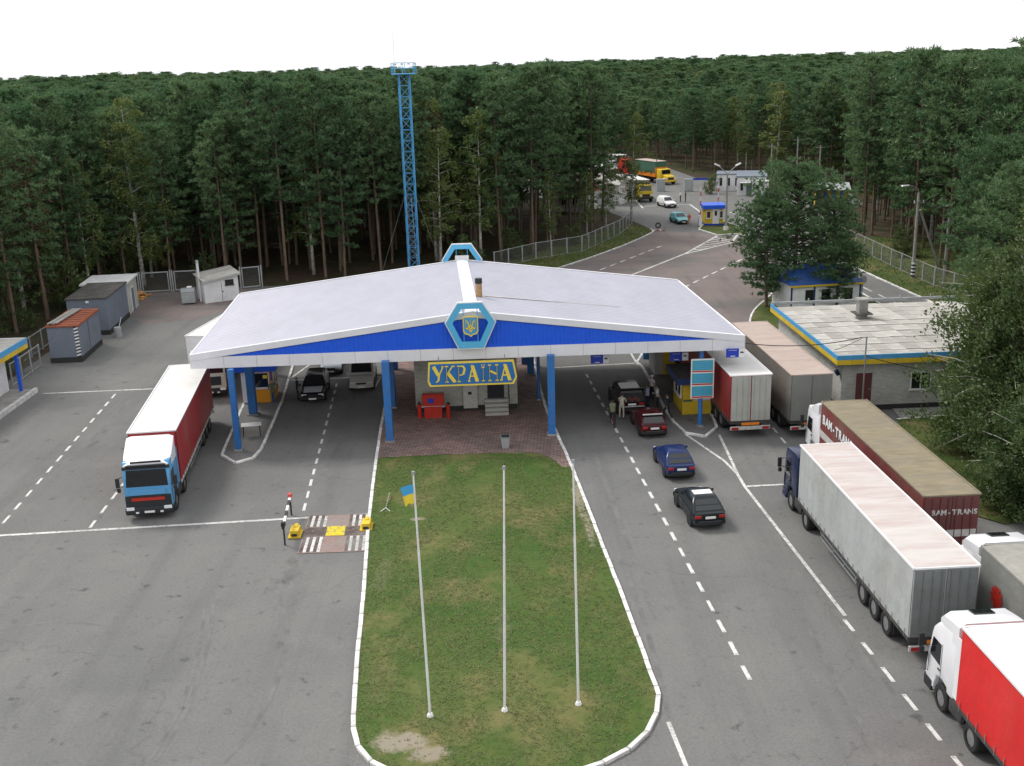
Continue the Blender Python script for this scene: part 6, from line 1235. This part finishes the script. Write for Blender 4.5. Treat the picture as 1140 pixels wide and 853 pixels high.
# ------------------------------------------------------------------ people
def person(label, loc, heading, shirt, trousers, pose='stand', hair='hair', H=1.76, skin='skin', sleeves=False, group=None, cap=None):
    k = H / 1.76
    P = dict(pel=(0, 0, .95), wai=(0, .01, 1.08), che=(0, .02, 1.32), neck=(0, 0, 1.48), hd=(0, .02, 1.60), tp=(0, .01, 1.72),
             ls=(-.19, 0, 1.42), le=(-.25, -.04, 1.14), lh=(-.25, .06, .90), rs=(.19, 0, 1.42), re=(.25, -.04, 1.14), rh=(.25, .06, .90),
             lhp=(-.10, 0, .90), lk=(-.12, .03, .50), la=(-.13, -.02, .09), lf=(-.14, .13, .04), rhp=(.10, 0, .90), rk=(.12, .03, .50), ra=(.13, -.02, .09), rf=(.14, .13, .04))
    if pose == 'reach': P.update(lh=(-.18, .42, 1.10), le=(-.24, .18, 1.16), rh=(.16, .40, 1.05), re=(.25, .16, 1.14), che=(0, .08, 1.30), neck=(0, .10, 1.46), hd=(0, .16, 1.57), tp=(0, .17, 1.69), ls=(-.19, .08, 1.41), rs=(.19, .08, 1.41))
    if pose == 'walk': P.update(lk=(-.11, .22, .52), la=(-.11, .14, .12), lf=(-.11, .29, .06), rk=(.11, -.05, .50), ra=(.11, -.34, .14), rf=(.11, -.22, .05), lh=(-.27, -.16, .94), rh=(.27, .24, .98))
    if pose == 'hips': P.update(lh=(-.20, .06, 1.0), le=(-.42, -.06, 1.18), rh=(.20, .30, 1.12), re=(.30, .06, 1.12))
    if pose == 'ride': P.update(pel=(0, -.12, .98), wai=(0, -.06, 1.10), che=(0, .06, 1.32), neck=(0, .12, 1.46), hd=(0, .18, 1.57), tp=(0, .18, 1.69), ls=(-.19, .08, 1.40), rs=(.19, .08, 1.40), le=(-.28, .26, 1.16), re=(.28, .26, 1.16), lh=(-.25, .48, 1.03), rh=(.25, .48, 1.03), lhp=(-.10, -.12, .92), rhp=(.10, -.12, .92), lk=(-.12, .22, .70), la=(-.12, .08, .30), lf=(-.13, .22, .25), rk=(.14, .12, .52), ra=(.16, .02, .09), rf=(.17, .17, .04))
    RAD = dict(pel=(.16, .12), wai=(.145, .105), che=(.17, .115), neck=(.06, .06), hd=(.082, .098), tp=(.06, .07), ls=(.065, .065), le=(.045, .045), lh=(.030, .038), lhp=(.095, .095), lk=(.062, .062), la=(.042, .045), lf=(.042, .03))
    for a in ('s', 'e', 'h', 'hp', 'k', 'a', 'f'): RAD['r' + a] = RAD['l' + a]
    keys = list(P); idx = {n_: i for i, n_ in enumerate(keys)}
    ed = [('pel', 'wai'), ('wai', 'che'), ('che', 'neck'), ('neck', 'hd'), ('hd', 'tp'), ('che', 'ls'), ('ls', 'le'), ('le', 'lh'), ('che', 'rs'), ('rs', 're'), ('re', 'rh'), ('pel', 'lhp'), ('lhp', 'lk'), ('lk', 'la'), ('la', 'lf'), ('pel', 'rhp'), ('rhp', 'rk'), ('rk', 'ra'), ('ra', 'rf')]
    me = bpy.data.meshes.new('person'); me.from_pydata([tuple(c * k for c in P[n_]) for n_ in keys], [(idx[a], idx[b]) for a, b in ed], [])
    o = bpy.data.objects.new('person', me); COL.objects.link(o); sm = o.modifiers.new('Skin', 'SKIN')
    for n_, sv in zip(keys, me.skin_vertices[0].data): sv.radius = tuple(r_ * k for r_ in RAD[n_]); sv.use_root = n_ == 'pel'
    sub = o.modifiers.new('s', 'SUBSURF'); sub.levels = 1; sub.render_levels = 1
    bpy.context.view_layer.update()
    nm = bpy.data.meshes.new_from_object(o.evaluated_get(bpy.context.evaluated_depsgraph_get())); bpy.data.objects.remove(o)
    extra = MB(); n0 = len(nm.vertices)
    bm = bmesh.new(); bm.from_mesh(nm)
    def addtube(a, b, r0, r1, n=5):
        m_ = MB().cyl(a, b, r0, r1, n); vs_ = [bm.verts.new(v) for v in m_.v]
        for f__ in m_.f:
            try: bm.faces.new([vs_[i] for i in f__]).material_index = 0
            except ValueError: pass
    for s, hn, en in ((-1, 'lh', 'le'), (1, 'rh', 're')):       # fingers and thumb
        hv = Vector(P[hn]) * k; d = (hv - Vector(P[en]) * k).normalized(); side = d.cross(Vector((1, 0, 0))); side = side.normalized() if side.length > .1 else Vector((0, 1, 0))
        for j in range(4):
            b0 = hv + d * .03 + side * ((j - 1.5) * .019); m0 = b0 + d * (.045 - .006 * abs(j - 1.4)); addtube(b0, m0, .010, .009); addtube(m0, m0 + (d * .7 + side.cross(d) * -.5 * s) * (.036), .009, .006)
        addtube(hv + side * .03, hv + side * .062 + d * .04, .011, .008)
    hd = Vector(P['hd']) * k; 
    addtube(hd + Vector((0, .085, .01)), hd + Vector((0, .115, -.02)), .010, .014)
    for s in (-1, 1): addtube(hd + Vector((s * .078, -.005, -.02)), hd + Vector((s * .092, -.01, .025)), .018, .016)
    bm.to_mesh(nm); bm.free()
    for m_ in (skin, shirt, trousers, 'shoe', hair): nm.materials.append(M[m_])
    hz = P['hd'][2] * k; ny = P['hd'][1] * k
    for pl in nm.polygons:
        c = pl.center; z = c.z / k; y = c.y / k
        if z > 1.50: pl.material_index = 4 if (z > P['hd'][2] + .07 or (y < P['hd'][1] - .02 and z > P['hd'][2] - .06)) else 0
        elif z > .98 and abs(c.x / k) < .20: pl.material_index = 1
        elif abs(c.x / k) > .19 and z > .80 and pose != 'ride' or (pose == 'ride' and y > .2 and z > .95): 
            arm = min((Vector((c.x / k, y, z)) - Vector(P[q])).length for q in ('lh', 'rh', 'le', 're')); pl.material_index = 1 if (arm > .14 or sleeves) and min((Vector((c.x / k, y, z)) - Vector(P[q])).length for q in ('lh', 'rh')) > .07 else 0
        elif z > .12: pl.material_index = 2
        else: pl.material_index = 3
        if pl.index >= 0 and z <= .12 and pose == 'walk': pl.material_index = 3
    nm.polygons.foreach_set('use_smooth', [True] * len(nm.polygons))
    o = bpy.data.objects.new('person', nm); COL.objects.link(o); o.location = (loc[0], loc[1], loc[2] if len(loc) > 2 else 0); o.rotation_euler = (0, 0, heading); tag(o, label, 'person', group)
    if cap: m_ = MB().cyl((0, ny, hz + .085), (0, ny, hz + .15), .125, .135, n=12); m_.cyl((0, ny + .03, hz + .08), (0, ny + .03, hz + .09), .15, n=12); m_.build('cap', cap, o)
    return o
gp_ = 'people at the jeep'
g_ = lambda x, y: tuple(G(x, y)[:2])
person('person in pale khaki suit standing behind the open jeep', g_(692, 467), R(-20), 'khaki', 'khaki', 'reach', sleeves=True, group=gp_, H=1.8)
person('person in light blue shirt with hands on hips beside the jeep', g_(721, 456), R(60), 'shirt_blue', 'cloth_dark', 'hips', group=gp_)
person('person in white shirt and dark trousers nearest the red hatchback', g_(732, 457), R(70), 'shirt_white', 'cloth_dark', 'hips', group=gp_)
person('person in pale shirt behind the other two officers at the jeep', g_(726, 445), R(120), 'shirt_white', 'cloth_dark', 'stand', group=gp_, cap='shirt_white')
person('person in dark clothes walking beside the right booth kerb', (9.95, 66.5, 0), R(40), 'cloth_dark', 'cloth_dark', 'walk', sleeves=True, group=gp_)
person('person in camouflage standing beside the orange booth', g_(305, 450), R(200), 'camo', 'camo', 'hips', sleeves=True, H=1.82)
person('person in dark clothes at the door of the black estate car', g_(332, 446), R(-80), 'cloth_dark', 'cloth_dark', 'stand', sleeves=True)
person('person in red walking at the far gate', g_(767, 251.5), R(200), 'cloth_red', 'skin', 'walk', group='people at the far gate')
person('person in white shirt beside the far booth', g_(778, 251.5), R(90), 'shirt_white', 'cloth_dark', 'hips', group='people at the far gate')
person('person in white shirt and dark trousers by the far white car', g_(757.5, 225), R(100), 'shirt_white', 'cloth_dark', 'hips', group='people at the far gate')
person('person all in black beside the far white car', g_(763, 225), R(-90), 'cloth_dark', 'cloth_dark', 'stand', sleeves=True, group='people at the far gate')
# cyclist left of the jeep
cx, cy = g_(682, 474); bk = thing('bicycle', 'bicycle ridden past the left side of the jeep', 'bicycle', (cx, cy, 0), R(6))
for y in (-.52, .52):
    w_ = MB(); n = 20
    w_.loft([[(math.cos(q * math.pi / 2) * .02, y + math.cos(a) * (.33 + .02 * math.sin(q * math.pi / 2)), .34 + math.sin(a) * (.33 + .02 * math.sin(q * math.pi / 2))) for q in range(4)] for a in [2 * math.pi * i / n for i in range(n + 1)]], caps=False)
    for i in range(8): a = i * .785; w_.cyl((0, y, .34), (0, y + math.cos(a) * .32, .34 + math.sin(a) * .32), .005, n=3)
    w_.build('wheel', 'black_rubber', bk)
mb = MB()
for a, b in (((0, -.52, .34), (0, -.12, .32)), ((0, -.12, .32), (0, -.22, .86)), ((0, -.52, .34), (0, -.20, .78)), ((0, -.12, .32), (0, .40, .80)), ((0, -.20, .80), (0, .38, .88)), ((0, .52, .34), (0, .36, 1.0))): mb.cyl(a, b, .02, n=6)
mb.build('frame', 'door_maroon', bk); MB().cbox((0, -.22, .89), (.14, .26, .06)).build('saddle', 'black_plastic', bk); MB().cyl((-.27, .36, 1.02), (.27, .36, 1.02), .016, n=6).build('handlebar', 'steel', bk)
person('person in dark camouflage riding the bicycle', (cx, cy, .02), R(6), 'camo', 'cloth_dark', 'ride', sleeves=True)
# ------------------------------------------------------------------ trees
def rdir(r, up=0.0):
    while True:
        v = Vector((r.uniform(-1, 1), r.uniform(-1, 1), r.uniform(-1, 1)))
        if .05 < v.length < 1: v.normalize(); v.z += up; return v.normalized()
def tuft(mb, r, p, d, n, ln, w, m=0):
    for _ in range(n):
        q = (d * .9 + rdir(r) * .85).normalized(); s = q.orthogonal().normalized(); a = r.uniform(0, 6.28); s = (s * math.cos(a) + q.cross(s) * math.sin(a)) * (w * r.uniform(.7, 1.3) / 2)
        L = ln * r.uniform(.65, 1.25); o = p + q * (.12 * L); i = len(mb.v); tip = p + q * L
        mb.v += [tuple(o - s), tuple(o + s), tuple(tip)]; mb.f.append((i, i + 1, i + 2)); mb.m.append(m)
def pine_meshes(seed, H, cb, R_, dens=1.0, blade=(.42, .13), tufts=6, dry=0.0, lean=.3, trunk_r=.16, nbl=7, top_round=.75):
    r = random.Random(seed); tk = MB(); cr = MB()
    px, py = r.uniform(-lean, lean), r.uniform(-lean, lean); ax = lambda z: Vector((px * math.sin(z / H * 2.4), py * math.sin(z / H * 1.9), z))
    zs = [0, .3, H * .2, H * .4, H * .6, H * .8, H * .97]; tk.tube([ax(z) for z in zs], [trunk_r * 1.3, trunk_r, trunk_r * .9, trunk_r * .78, trunk_r * .6, trunk_r * .36, trunk_r * .1], 7)
    nb = int(58 * dens)
    for k in range(nb):
        u = (k + r.random()) / nb; z = H * (cb + (1 - cb) * u ** .85) ; env = (math.sin(math.pi * min(1, .16 + u * .80)) ** top_round); ell = R_ * env * r.uniform(.55, 1.12) + .25
        a = k * 2.4 + r.uniform(-.6, .6); up = -.08 + .65 * u + r.uniform(-.15, .15); d = Vector((math.cos(a), math.sin(a), up)).normalized()
        p0 = ax(min(z, H * .96)); p1 = p0 + d * ell * .55; p2 = p0 + d * ell + Vector((0, 0, .12 * ell)); tk.tube([p0, p1, p2], [.05 * trunk_r / .16, .035, .012], 4, 1)
        for t in range(max(2, int(tufts * (.35 + .65 * ell / R_) * 1.25))):
            f = 1 - (r.random() ** 1.4) * .72; q = p0 + d * ell * f + Vector((0, 0, .12 * ell * f * f)) + Vector((r.uniform(-1, 1) * .55, r.uniform(-1, 1) * .55, r.uniform(-.10, .16))) * (.35 + .22 * ell)
            dd = (Vector((d.x, d.y, 0)) * .5 + Vector((0, 0, .75)) + rdir(r) * .5).normalized(); tuft(cr, r, q, dd, nbl, blade[0], blade[1], 1 if r.random() < dry else 0)
    for k in range(int(6 * dens)): tuft(cr, r, ax(H * .97) + Vector((r.uniform(-.3, .3), r.uniform(-.3, .3), r.uniform(-.5, .35))), Vector((0, 0, 1)), nbl, blade[0], blade[1])
    for k in range(9):                                    # dead snags on the lower trunk
        z = H * r.uniform(cb * .35, cb); a = r.uniform(0, 6.28); p0 = ax(z); tk.tube([p0, p0 + Vector((math.cos(a), math.sin(a), r.uniform(-.2, .2))) * r.uniform(.4, 1.3)], [.03, .008], 3, 1)
    return tk.mesh('trunk', ['bark_pine', 'limb'], smooth='all', fix=False), cr.mesh('crown', ['needles', 'dry_needles'], fix=False)
def leafy_meshes(seed, H, cb, R_, leaves, size, mname='birch_leaves', bark='bark_birch', droop=.6, trunk_r=.14, limbs=34, shape=.8, stems=1, dead=0):
    r = random.Random(seed); tk = MB(); cr = MB(); ends = []
    for sidx in range(stems):
        bx, by = (r.uniform(-.5, .5), r.uniform(-.5, .5)) if stems > 1 else (0, 0); lx, ly = r.uniform(-.5, .5), r.uniform(-.5, .5)
        ax = lambda z: Vector((bx + lx * (z / H) ** 1.5 * (2.2 if stems > 1 else 1), by + ly * (z / H) ** 1.5 * (2.2 if stems > 1 else 1), z))
        Hs = H * (1 - .12 * sidx); tk.tube([ax(z * Hs) for z in (0, .15, .3, .5, .7, .85, .98)], [trunk_r * q for q in (1.25, 1, .86, .64, .42, .25, .06)], 7)
        for k in range(limbs // stems):
            u = (k + r.random()) / (limbs // stems); z = Hs * (cb + (1 - cb) * u); env = math.sin(math.pi * min(1, .18 + u * .78)) ** shape; ell = R_ * env * r.uniform(.6, 1.15) + .3
            a = k * 2.4 + r.uniform(-.7, .7); d = Vector((math.cos(a), math.sin(a), .75 - .3 * (1 - u) + r.uniform(-.2, .25))).normalized(); p0 = ax(min(z, Hs * .96)) - Vector((0, 0, .25 * ell)); pts = [p0]
            for t in (.33, .66, 1.0): pts.append(p0 + d * ell * t + Vector((0, 0, -droop * ell * .55 * t * t)))
            if pts[-1].z < .4: continue
            tk.tube(pts, [.045 * trunk_r / .14 * (1.2 - u * .7), .03, .02, .008], 4); ends.append((pts, ell, d))
    per = max(1, leaves // max(1, len(ends)))
    for pts, ell, d in ends:
        ns = max(3, int(per / 24))
        for s in range(ns):
            f = r.uniform(.25, 1.08); i = min(2, int(f * 3)); q = pts[i].lerp(pts[i + 1], min(1.15, f * 3 - i)) + Vector((r.uniform(-1, 1), r.uniform(-1, 1), r.uniform(-.5, .6))) * (.16 * ell + .12); ln = droop * r.uniform(.4, 1.5) + .25; dirv = (Vector((d.x, d.y, 0)) * .35 + Vector((r.uniform(-.5, .5), r.uniform(-.5, .5), -droop * 1.3 + (1 - droop) * r.uniform(-.3, .8)))).normalized()
            for j in range(24):
                p = q + dirv * ln * (j / 24) + Vector((r.gauss(0, 1), r.gauss(0, 1), r.gauss(0, 1) * .8)) * (.06 + size * .5)
                if p.z < .15: continue
                a = rdir(r); b = a.orthogonal().normalized(); sz = size * r.uniform(.6, 1.3); c_ = a.cross(b); i0 = len(cr.v)
                cr.v += [tuple(p - b * sz * .5), tuple(p + c_ * sz * .30), tuple(p + b * sz * .65), tuple(p - c_ * sz * .30)]; cr.f.append((i0, i0 + 1, i0 + 2, i0 + 3)); cr.m.append(0)
    for k in range(dead):
        a = r.uniform(0, 6.28); z = H * r.uniform(.15, .6); p0 = Vector((math.cos(a) * R_ * .4, math.sin(a) * R_ * .4, z)); p1 = p0 + Vector((math.cos(a) * R_ * .75, math.sin(a) * R_ * .75, r.uniform(-.6, .9))); tk.tube([p0, p0.lerp(p1, .5) + Vector((0, 0, .2)), p1], [.035, .025, .008], 4)
    return tk.mesh('trunk', bark, smooth='all', fix=False), cr.mesh('crown', mname, fix=False)
def place_tree(name, label, meshes, loc, rz=0.0, s=1.0, group=None, sz=None):
    t = thing(name, label, 'tree', loc, rz, group); t.scale = (s, s, sz or s); share('trunk', meshes[0], t); share('crown', meshes[1], t); return t
PINES = [pine_meshes(100 + k, 17.0, cb, rr, dens=1.35, tufts=10, blade=(.44, .115), nbl=9, trunk_r=.14) for k, (cb, rr) in enumerate(((.46, 2.3), (.40, 2.5), (.50, 2.1), (.28, 2.7), (.47, 2.4), (.42, 2.2), (.20, 2.8)))]
PINES.append(pine_meshes(140, 16.0, .45, 1.9, dens=.9, tufts=5, dry=.65))
BIRCH = [leafy_meshes(200 + k, 16.0, .25, 2.5, 5200, .24, trunk_r=.15) for k in range(3)]
# cleared ground: no wood grows here
CLEAR = [(-80, -20), (-80, 74), (-46, 76), (-43.5, 84), (-43, 115.5), (-24, 116.0), (-13, 118.2), (-1, 123.4), (9, 138), (15.0, 152), (13.5, 160), (0, 183), (-2, 236), (30, 246), (38, 214), (46, 195), (56, 180), (58, 164), (50, 152), (44.5, 140), (44.8, 112), (45.5, 96), (43.5, 70), (60, 40), (60, -20)]
r = random.Random(5); near = []; far = []
def inframe(x, y, m=1.12): 
    return y > 20 and abs(x) < (y * .476 + 4) * m
def scatter(y0, y1, step, sink):
    y = y0
    while y < y1:
        x = -(y * .52 + 12)
        while x < y * .52 + 12:
            X, Y = x + r.uniform(-.48, .48) * step, y + r.uniform(-.48, .48) * step; x += step
            if not inframe(X, Y) or inside(X, Y, CLEAR): continue
            sink.append((X, Y))
        y += step
cand = []
scatter(62, 190, 3.7, cand); scatter(190, 320, 5.0, cand); scatter(320, 560, 7.4, cand); scatter(560, 1000, 11.0, cand)
def reserved(x, y): return any((x - a) ** 2 + (y - b) ** 2 < q * q for a, b, q in RES)
# singled-out trees: (x, y, mesh set)
RES = [(mx, my, 3.0), (-39, 115, 2.5), (-43.5, 111, 2), (-8, 121, 2.4), (-3.5, 124, 2.2), (18.3, 154, 2.5), (5, 131.5, 2), (10, 139, 2), (13.5, 146.5, 2), (57, 128, 3), (4, 190, 6)]
cand = [(x, y) for x, y in cand if not reserved(x, y)]
cand.sort(key=lambda p: p[0] ** 2 + p[1] ** 2)
def height_at(x, y): return .90 + .16 * math.sin(x * .021 + 1) * math.sin(y * .017) + (0.06 if x > 60 and y > 150 else 0) + r.uniform(-.15, .12) + (.19 if y < 150 else .10 if y < 230 else 0.0)
inview = [c for c in cand if inframe(*c, m=1.02)]; indiv = set(inview[:262]); pts_far = []
GP = 'tall pines of the surrounding wood'; GB = 'birches scattered among the pines'; GD = 'browning pines in the wood'
for (x, y) in cand:
    s = height_at(x, y); edge = any(inside(x + dx, y + dy, CLEAR) for dx, dy in ((0, -7), (5, -5), (-5, -5), (6, 0), (-6, 0)))
    bi = r.random(); kind = 'b' if bi < .06 or (edge and bi < .09) else ('d' if bi > .985 else 'p')
    idx = r.randrange(7) if not (edge and r.random() < .65) else r.choice((3, 6, 1))
    if 40 < x < 70 and 95 < y < 160: idx = r.choice((3, 6, 1, 6))
    if x < -25 and y < 140: idx = r.choice((6, 3, 6, 1))
    if (x, y) in indiv:
        ms_ = BIRCH[r.randrange(3)] if kind == 'b' else PINES[7] if kind == 'd' else PINES[idx]
        zone = 'left of the metal containers' if x < -43 else 'behind the yard gate and hut' if x < -24 else 'between the hut and the lattice mast' if x < -11 else 'between the mast and the far road' if x < 18 and y < 165 else 'behind the far lorry park' if x < 34 else 'beyond the low white building' if y > 165 else 'along the right hand fence'
        row = 'front row' if edge else 'inner'
        nm, lbl, g = {'p': ('pine_tree', row + ' dark green pine of the wood ' + zone, GP), 'b': ('birch_tree', 'slender yellow green birch standing among the pines of the wood', GB), 'd': ('pine_tree', 'pine with brownish thinning needles in the wood', GD)}[kind]
        place_tree(nm, lbl, ms_, (x, y, -.05), r.uniform(0, 6.28), s * r.uniform(.96, 1.06), g, s)
    else: pts_far.append((x, y, -.05, r.uniform(0, 6.28), s * (1.0 if y < 190 else 1.15 if y < 320 else 1.55 if y < 560 else 2.1) * r.uniform(.8, 1.25), s * r.uniform(.97, 1.04), 8 + r.randrange(3) if kind == 'b' else 7 if kind == 'd' else idx))
# the far wood: one mass
ALL = PINES + BIRCH
src = {}
for o in COL.objects:
    if o.type == 'MESH' and o.name.split('.')[0] in ('trunk', 'crown'): src.setdefault(o.data.name, o)
fm = bpy.data.meshes.new('far_wood'); fm.from_pydata([p[:3] for p in pts_far], [], [])
for an, tp, col in (('rot', 'FLOAT', 3), ('sxy', 'FLOAT', 4), ('sz', 'FLOAT', 5), ('variant', 'INT', 6)):
    at_ = fm.attributes.new(an, tp, 'POINT'); at_.data.foreach_set('value', [p[col] for p in pts_far])
fo = bpy.data.objects.new('far_wood', fm); COL.objects.link(fo); fo['kind'] = 'stuff'; fo['label'] = 'dense pine wood stretching back to the horizon'; fo['category'] = 'wood'
ng = bpy.data.node_groups.new('far_wood', 'GeometryNodeTree'); ng.interface.new_socket('Geometry', in_out='INPUT', socket_type='NodeSocketGeometry'); ng.interface.new_socket('Geometry', in_out='OUTPUT', socket_type='NodeSocketGeometry')
gi = ng.nodes.new('NodeGroupInput'); go = ng.nodes.new('NodeGroupOutput'); jn = ng.nodes.new('GeometryNodeJoinGeometry'); Lg = ng.links
def nattr(n_, t_): a = ng.nodes.new('GeometryNodeInputNamedAttribute'); a.data_type = t_; a.inputs[0].default_value = n_; return a.outputs[0]
cmb = ng.nodes.new('ShaderNodeCombineXYZ'); Lg.new(nattr('sxy', 'FLOAT'), cmb.inputs[0]); Lg.new(nattr('sxy', 'FLOAT'), cmb.inputs[1]); Lg.new(nattr('sz', 'FLOAT'), cmb.inputs[2])
rcm = ng.nodes.new('ShaderNodeCombineXYZ'); Lg.new(nattr('rot', 'FLOAT'), rcm.inputs[2]); rr_ = ng.nodes.new('FunctionNodeEulerToRotation'); Lg.new(rcm.outputs[0], rr_.inputs[0])
for vi, (tm, cm) in enumerate(ALL):
    cmpn = ng.nodes.new('FunctionNodeCompare'); cmpn.data_type = 'INT'; cmpn.operation = 'EQUAL'; Lg.new(nattr('variant', 'INT'), cmpn.inputs[2]); cmpn.inputs[3].default_value = vi
    jj = ng.nodes.new('GeometryNodeJoinGeometry')
    for m_ in (tm, cm):
        if m_.name not in src: continue
        oi = ng.nodes.new('GeometryNodeObjectInfo'); oi.transform_space = 'ORIGINAL'; oi.inputs['Object'].default_value = src[m_.name]; Lg.new(oi.outputs['Geometry'], jj.inputs[0])
    ip = ng.nodes.new('GeometryNodeInstanceOnPoints'); Lg.new(gi.outputs[0], ip.inputs['Points']); Lg.new(cmpn.outputs[0], ip.inputs['Selection']); Lg.new(jj.outputs[0], ip.inputs['Instance']); Lg.new(rr_.outputs[0], ip.inputs['Rotation']); Lg.new(cmb.outputs[0], ip.inputs['Scale']); Lg.new(ip.outputs[0], jn.inputs[0])
Lg.new(jn.outputs[0], go.inputs[0])
md = fo.modifiers.new('wood', 'NODES'); md.node_group = ng
print('trees', len(indiv), len(pts_far))
# singled-out trees
GBX = 'birches along the wood edge'
BIG = leafy_meshes(301, 20.3, .18, 4.2, 15000, .22, trunk_r=.22, limbs=60, stems=2)
place_tree('birch_tree', 'tall spreading birch with forked white trunk behind the yard gate', BIG, (-39.5, 116.5, 0), .6, 1.0)
place_tree('birch_tree', 'thin leaning birch rising behind the larger container', BIRCH[0], (-43.2, 110.5, 0), 1.0, .92)
place_tree('birch_tree', 'leafy birch directly right of the lattice mast', BIRCH[1], (-7.6, 121.2, 0), 2.0, 1.0)
place_tree('birch_tree', 'tallest yellow green birch between mast and far road', BIRCH[2], (-3.2, 124.8, 0), .2, 1.12)
place_tree('birch_tree', 'birch overhanging the far gate fence', BIRCH[0], (17.6, 154.2, 0), 3.0, .95)
for k, (x, y, s, lb_) in enumerate(((5.2, 131.8, .62, 'short bushy birch at the middle of the left fence'), (10.2, 139.5, .55, 'short birch farther along the left fence'), (13.2, 146.0, .70, 'dark leafed birch near the end of the left fence'), (57, 128, 1.12, 'tall narrow birch above the right hand fence'))):
    place_tree('birch_tree', lb_, BIRCH[(k + 1) % 3], (x, y, 0), k * 1.3, s)
BUSH = leafy_meshes(320, 4.5, .05, 2.0, 3600, .20, 'shrub_leaves', 'bark_pine', droop=.15, trunk_r=.07, limbs=26, shape=.5, stems=3)
for k, (x, y, s, lb_) in enumerate(((-4.6, 119.6, .9, 'bright round bush behind the rear emblem'), (-38.9, 81.6, .55, 'low green bush between porch building and striped container'), (-47, 88, 1.2, 'broad bush left of the containers'), (-45.5, 97, 1.1, 'leafy bush behind the rusty roofed container'), (-44.5, 106, 1.3, 'tall bush behind the larger container'), (-41.5, 117.5, 1.0, 'bush at the foot of the tall forked birch'), (-33, 117.5, .7, 'low bush behind the gate left of the hut'), (0.5, 127.5, .8, 'green bush at the near end of the left fence'), (8, 134.5, .6, 'small bush under the birches by the left fence'), (34.2, 182.5, .7, 'small bush beside the low white building'), (44.6, 121, .8, 'bush at the foot of the right hand fence'))):
    place_tree('leafy_bush', lb_, BUSH, (x, y, 0), k * 1.7, s)
# big pine in the middle island (two stems)
MP = pine_meshes(401, 12.6, .08, 5.6, dens=2.7, tufts=22, blade=(.36, .095), nbl=11, trunk_r=.24, lean=.2, top_round=.55)
place_tree('pine_tree', 'big round crowned pine in front of the blue roofed hut', MP, (26.2, 98.2, .05), .4, .95)
MP2 = pine_meshes(402, 10.5, .14, 3.4, dens=1.9, tufts=18, blade=(.36, .085), nbl=9, trunk_r=.18, lean=.3)
place_tree('pine_tree', 'smaller pine beside the right corner of the blue roofed hut', MP2, (29.9, 99.5, .05), 2.0, .86)
place_tree('pine_tree', 'slim pine with a bare stem at the left kerb of the tree island', MP2, (23.6, 97.6, .05), 4.0, .92)
place_tree('pine_tree', 'small pine directly in front of the blue roofed hut wall', MP2, (29.2, 94.9, .05), 1.0, .60)
# trees on the right
RES_P = pine_meshes(404, 15.0, .06, 4.2, dens=2.8, tufts=22, blade=(.34, .08), nbl=11, trunk_r=.22, top_round=.7)
place_tree('pine_tree', 'dense dark conifer at the right edge beside the white brick building', RES_P, (34.2, 70.5, .05), .3, 1.0)
RP = pine_meshes(403, 14.0, .10, 4.8, dens=3.0, tufts=22, blade=(.36, .09), nbl=10, trunk_r=.24, top_round=.6)
place_tree('pine_tree', 'bushy pine reaching over the right hand road', RP, (41.6, 91.0, .05), 1.0, 1.05)
B1 = leafy_meshes(501, 15.5, .06, 4.2, 60000, .17, 'birch_leaves', 'bark_birch', droop=.75, trunk_r=.2, limbs=80, stems=2, dead=10)
place_tree('birch_tree', 'tall drooping birch at the right edge behind the maroon lorry', B1, (35.5, 66.0, .05), .5, 1.0)
B2 = leafy_meshes(502, 11.0, .05, 4.4, 70000, .16, 'shrub_leaves', 'bark_birch', droop=.55, trunk_r=.17, limbs=84, stems=3, dead=14, shape=.6)
place_tree('birch_tree', 'dense dark green tree leaning over the maroon lorry', B2, (28.2, 57.8, .05), 1.2, 1.12)
B3 = leafy_meshes(503, 6.5, .04, 3.2, 40000, .15, 'shrub_leaves', 'bark_birch', droop=.35, trunk_r=.12, limbs=60, stems=3, shape=.5, dead=6)
place_tree('leafy_bush', 'dark leafy thicket beside the rear of the maroon lorry', B3, (25.6, 50.6, .05), 2.2, .95)
place_tree('birch_tree', 'leafy tree between the drooping birch and the dark thicket', B2, (32.4, 63.0, .05), 3.9, 1.35)
place_tree('birch_tree', 'yellow green birch at the right edge above the dark thicket', B1, (41.5, 82.0, .05), 2.6, .98)
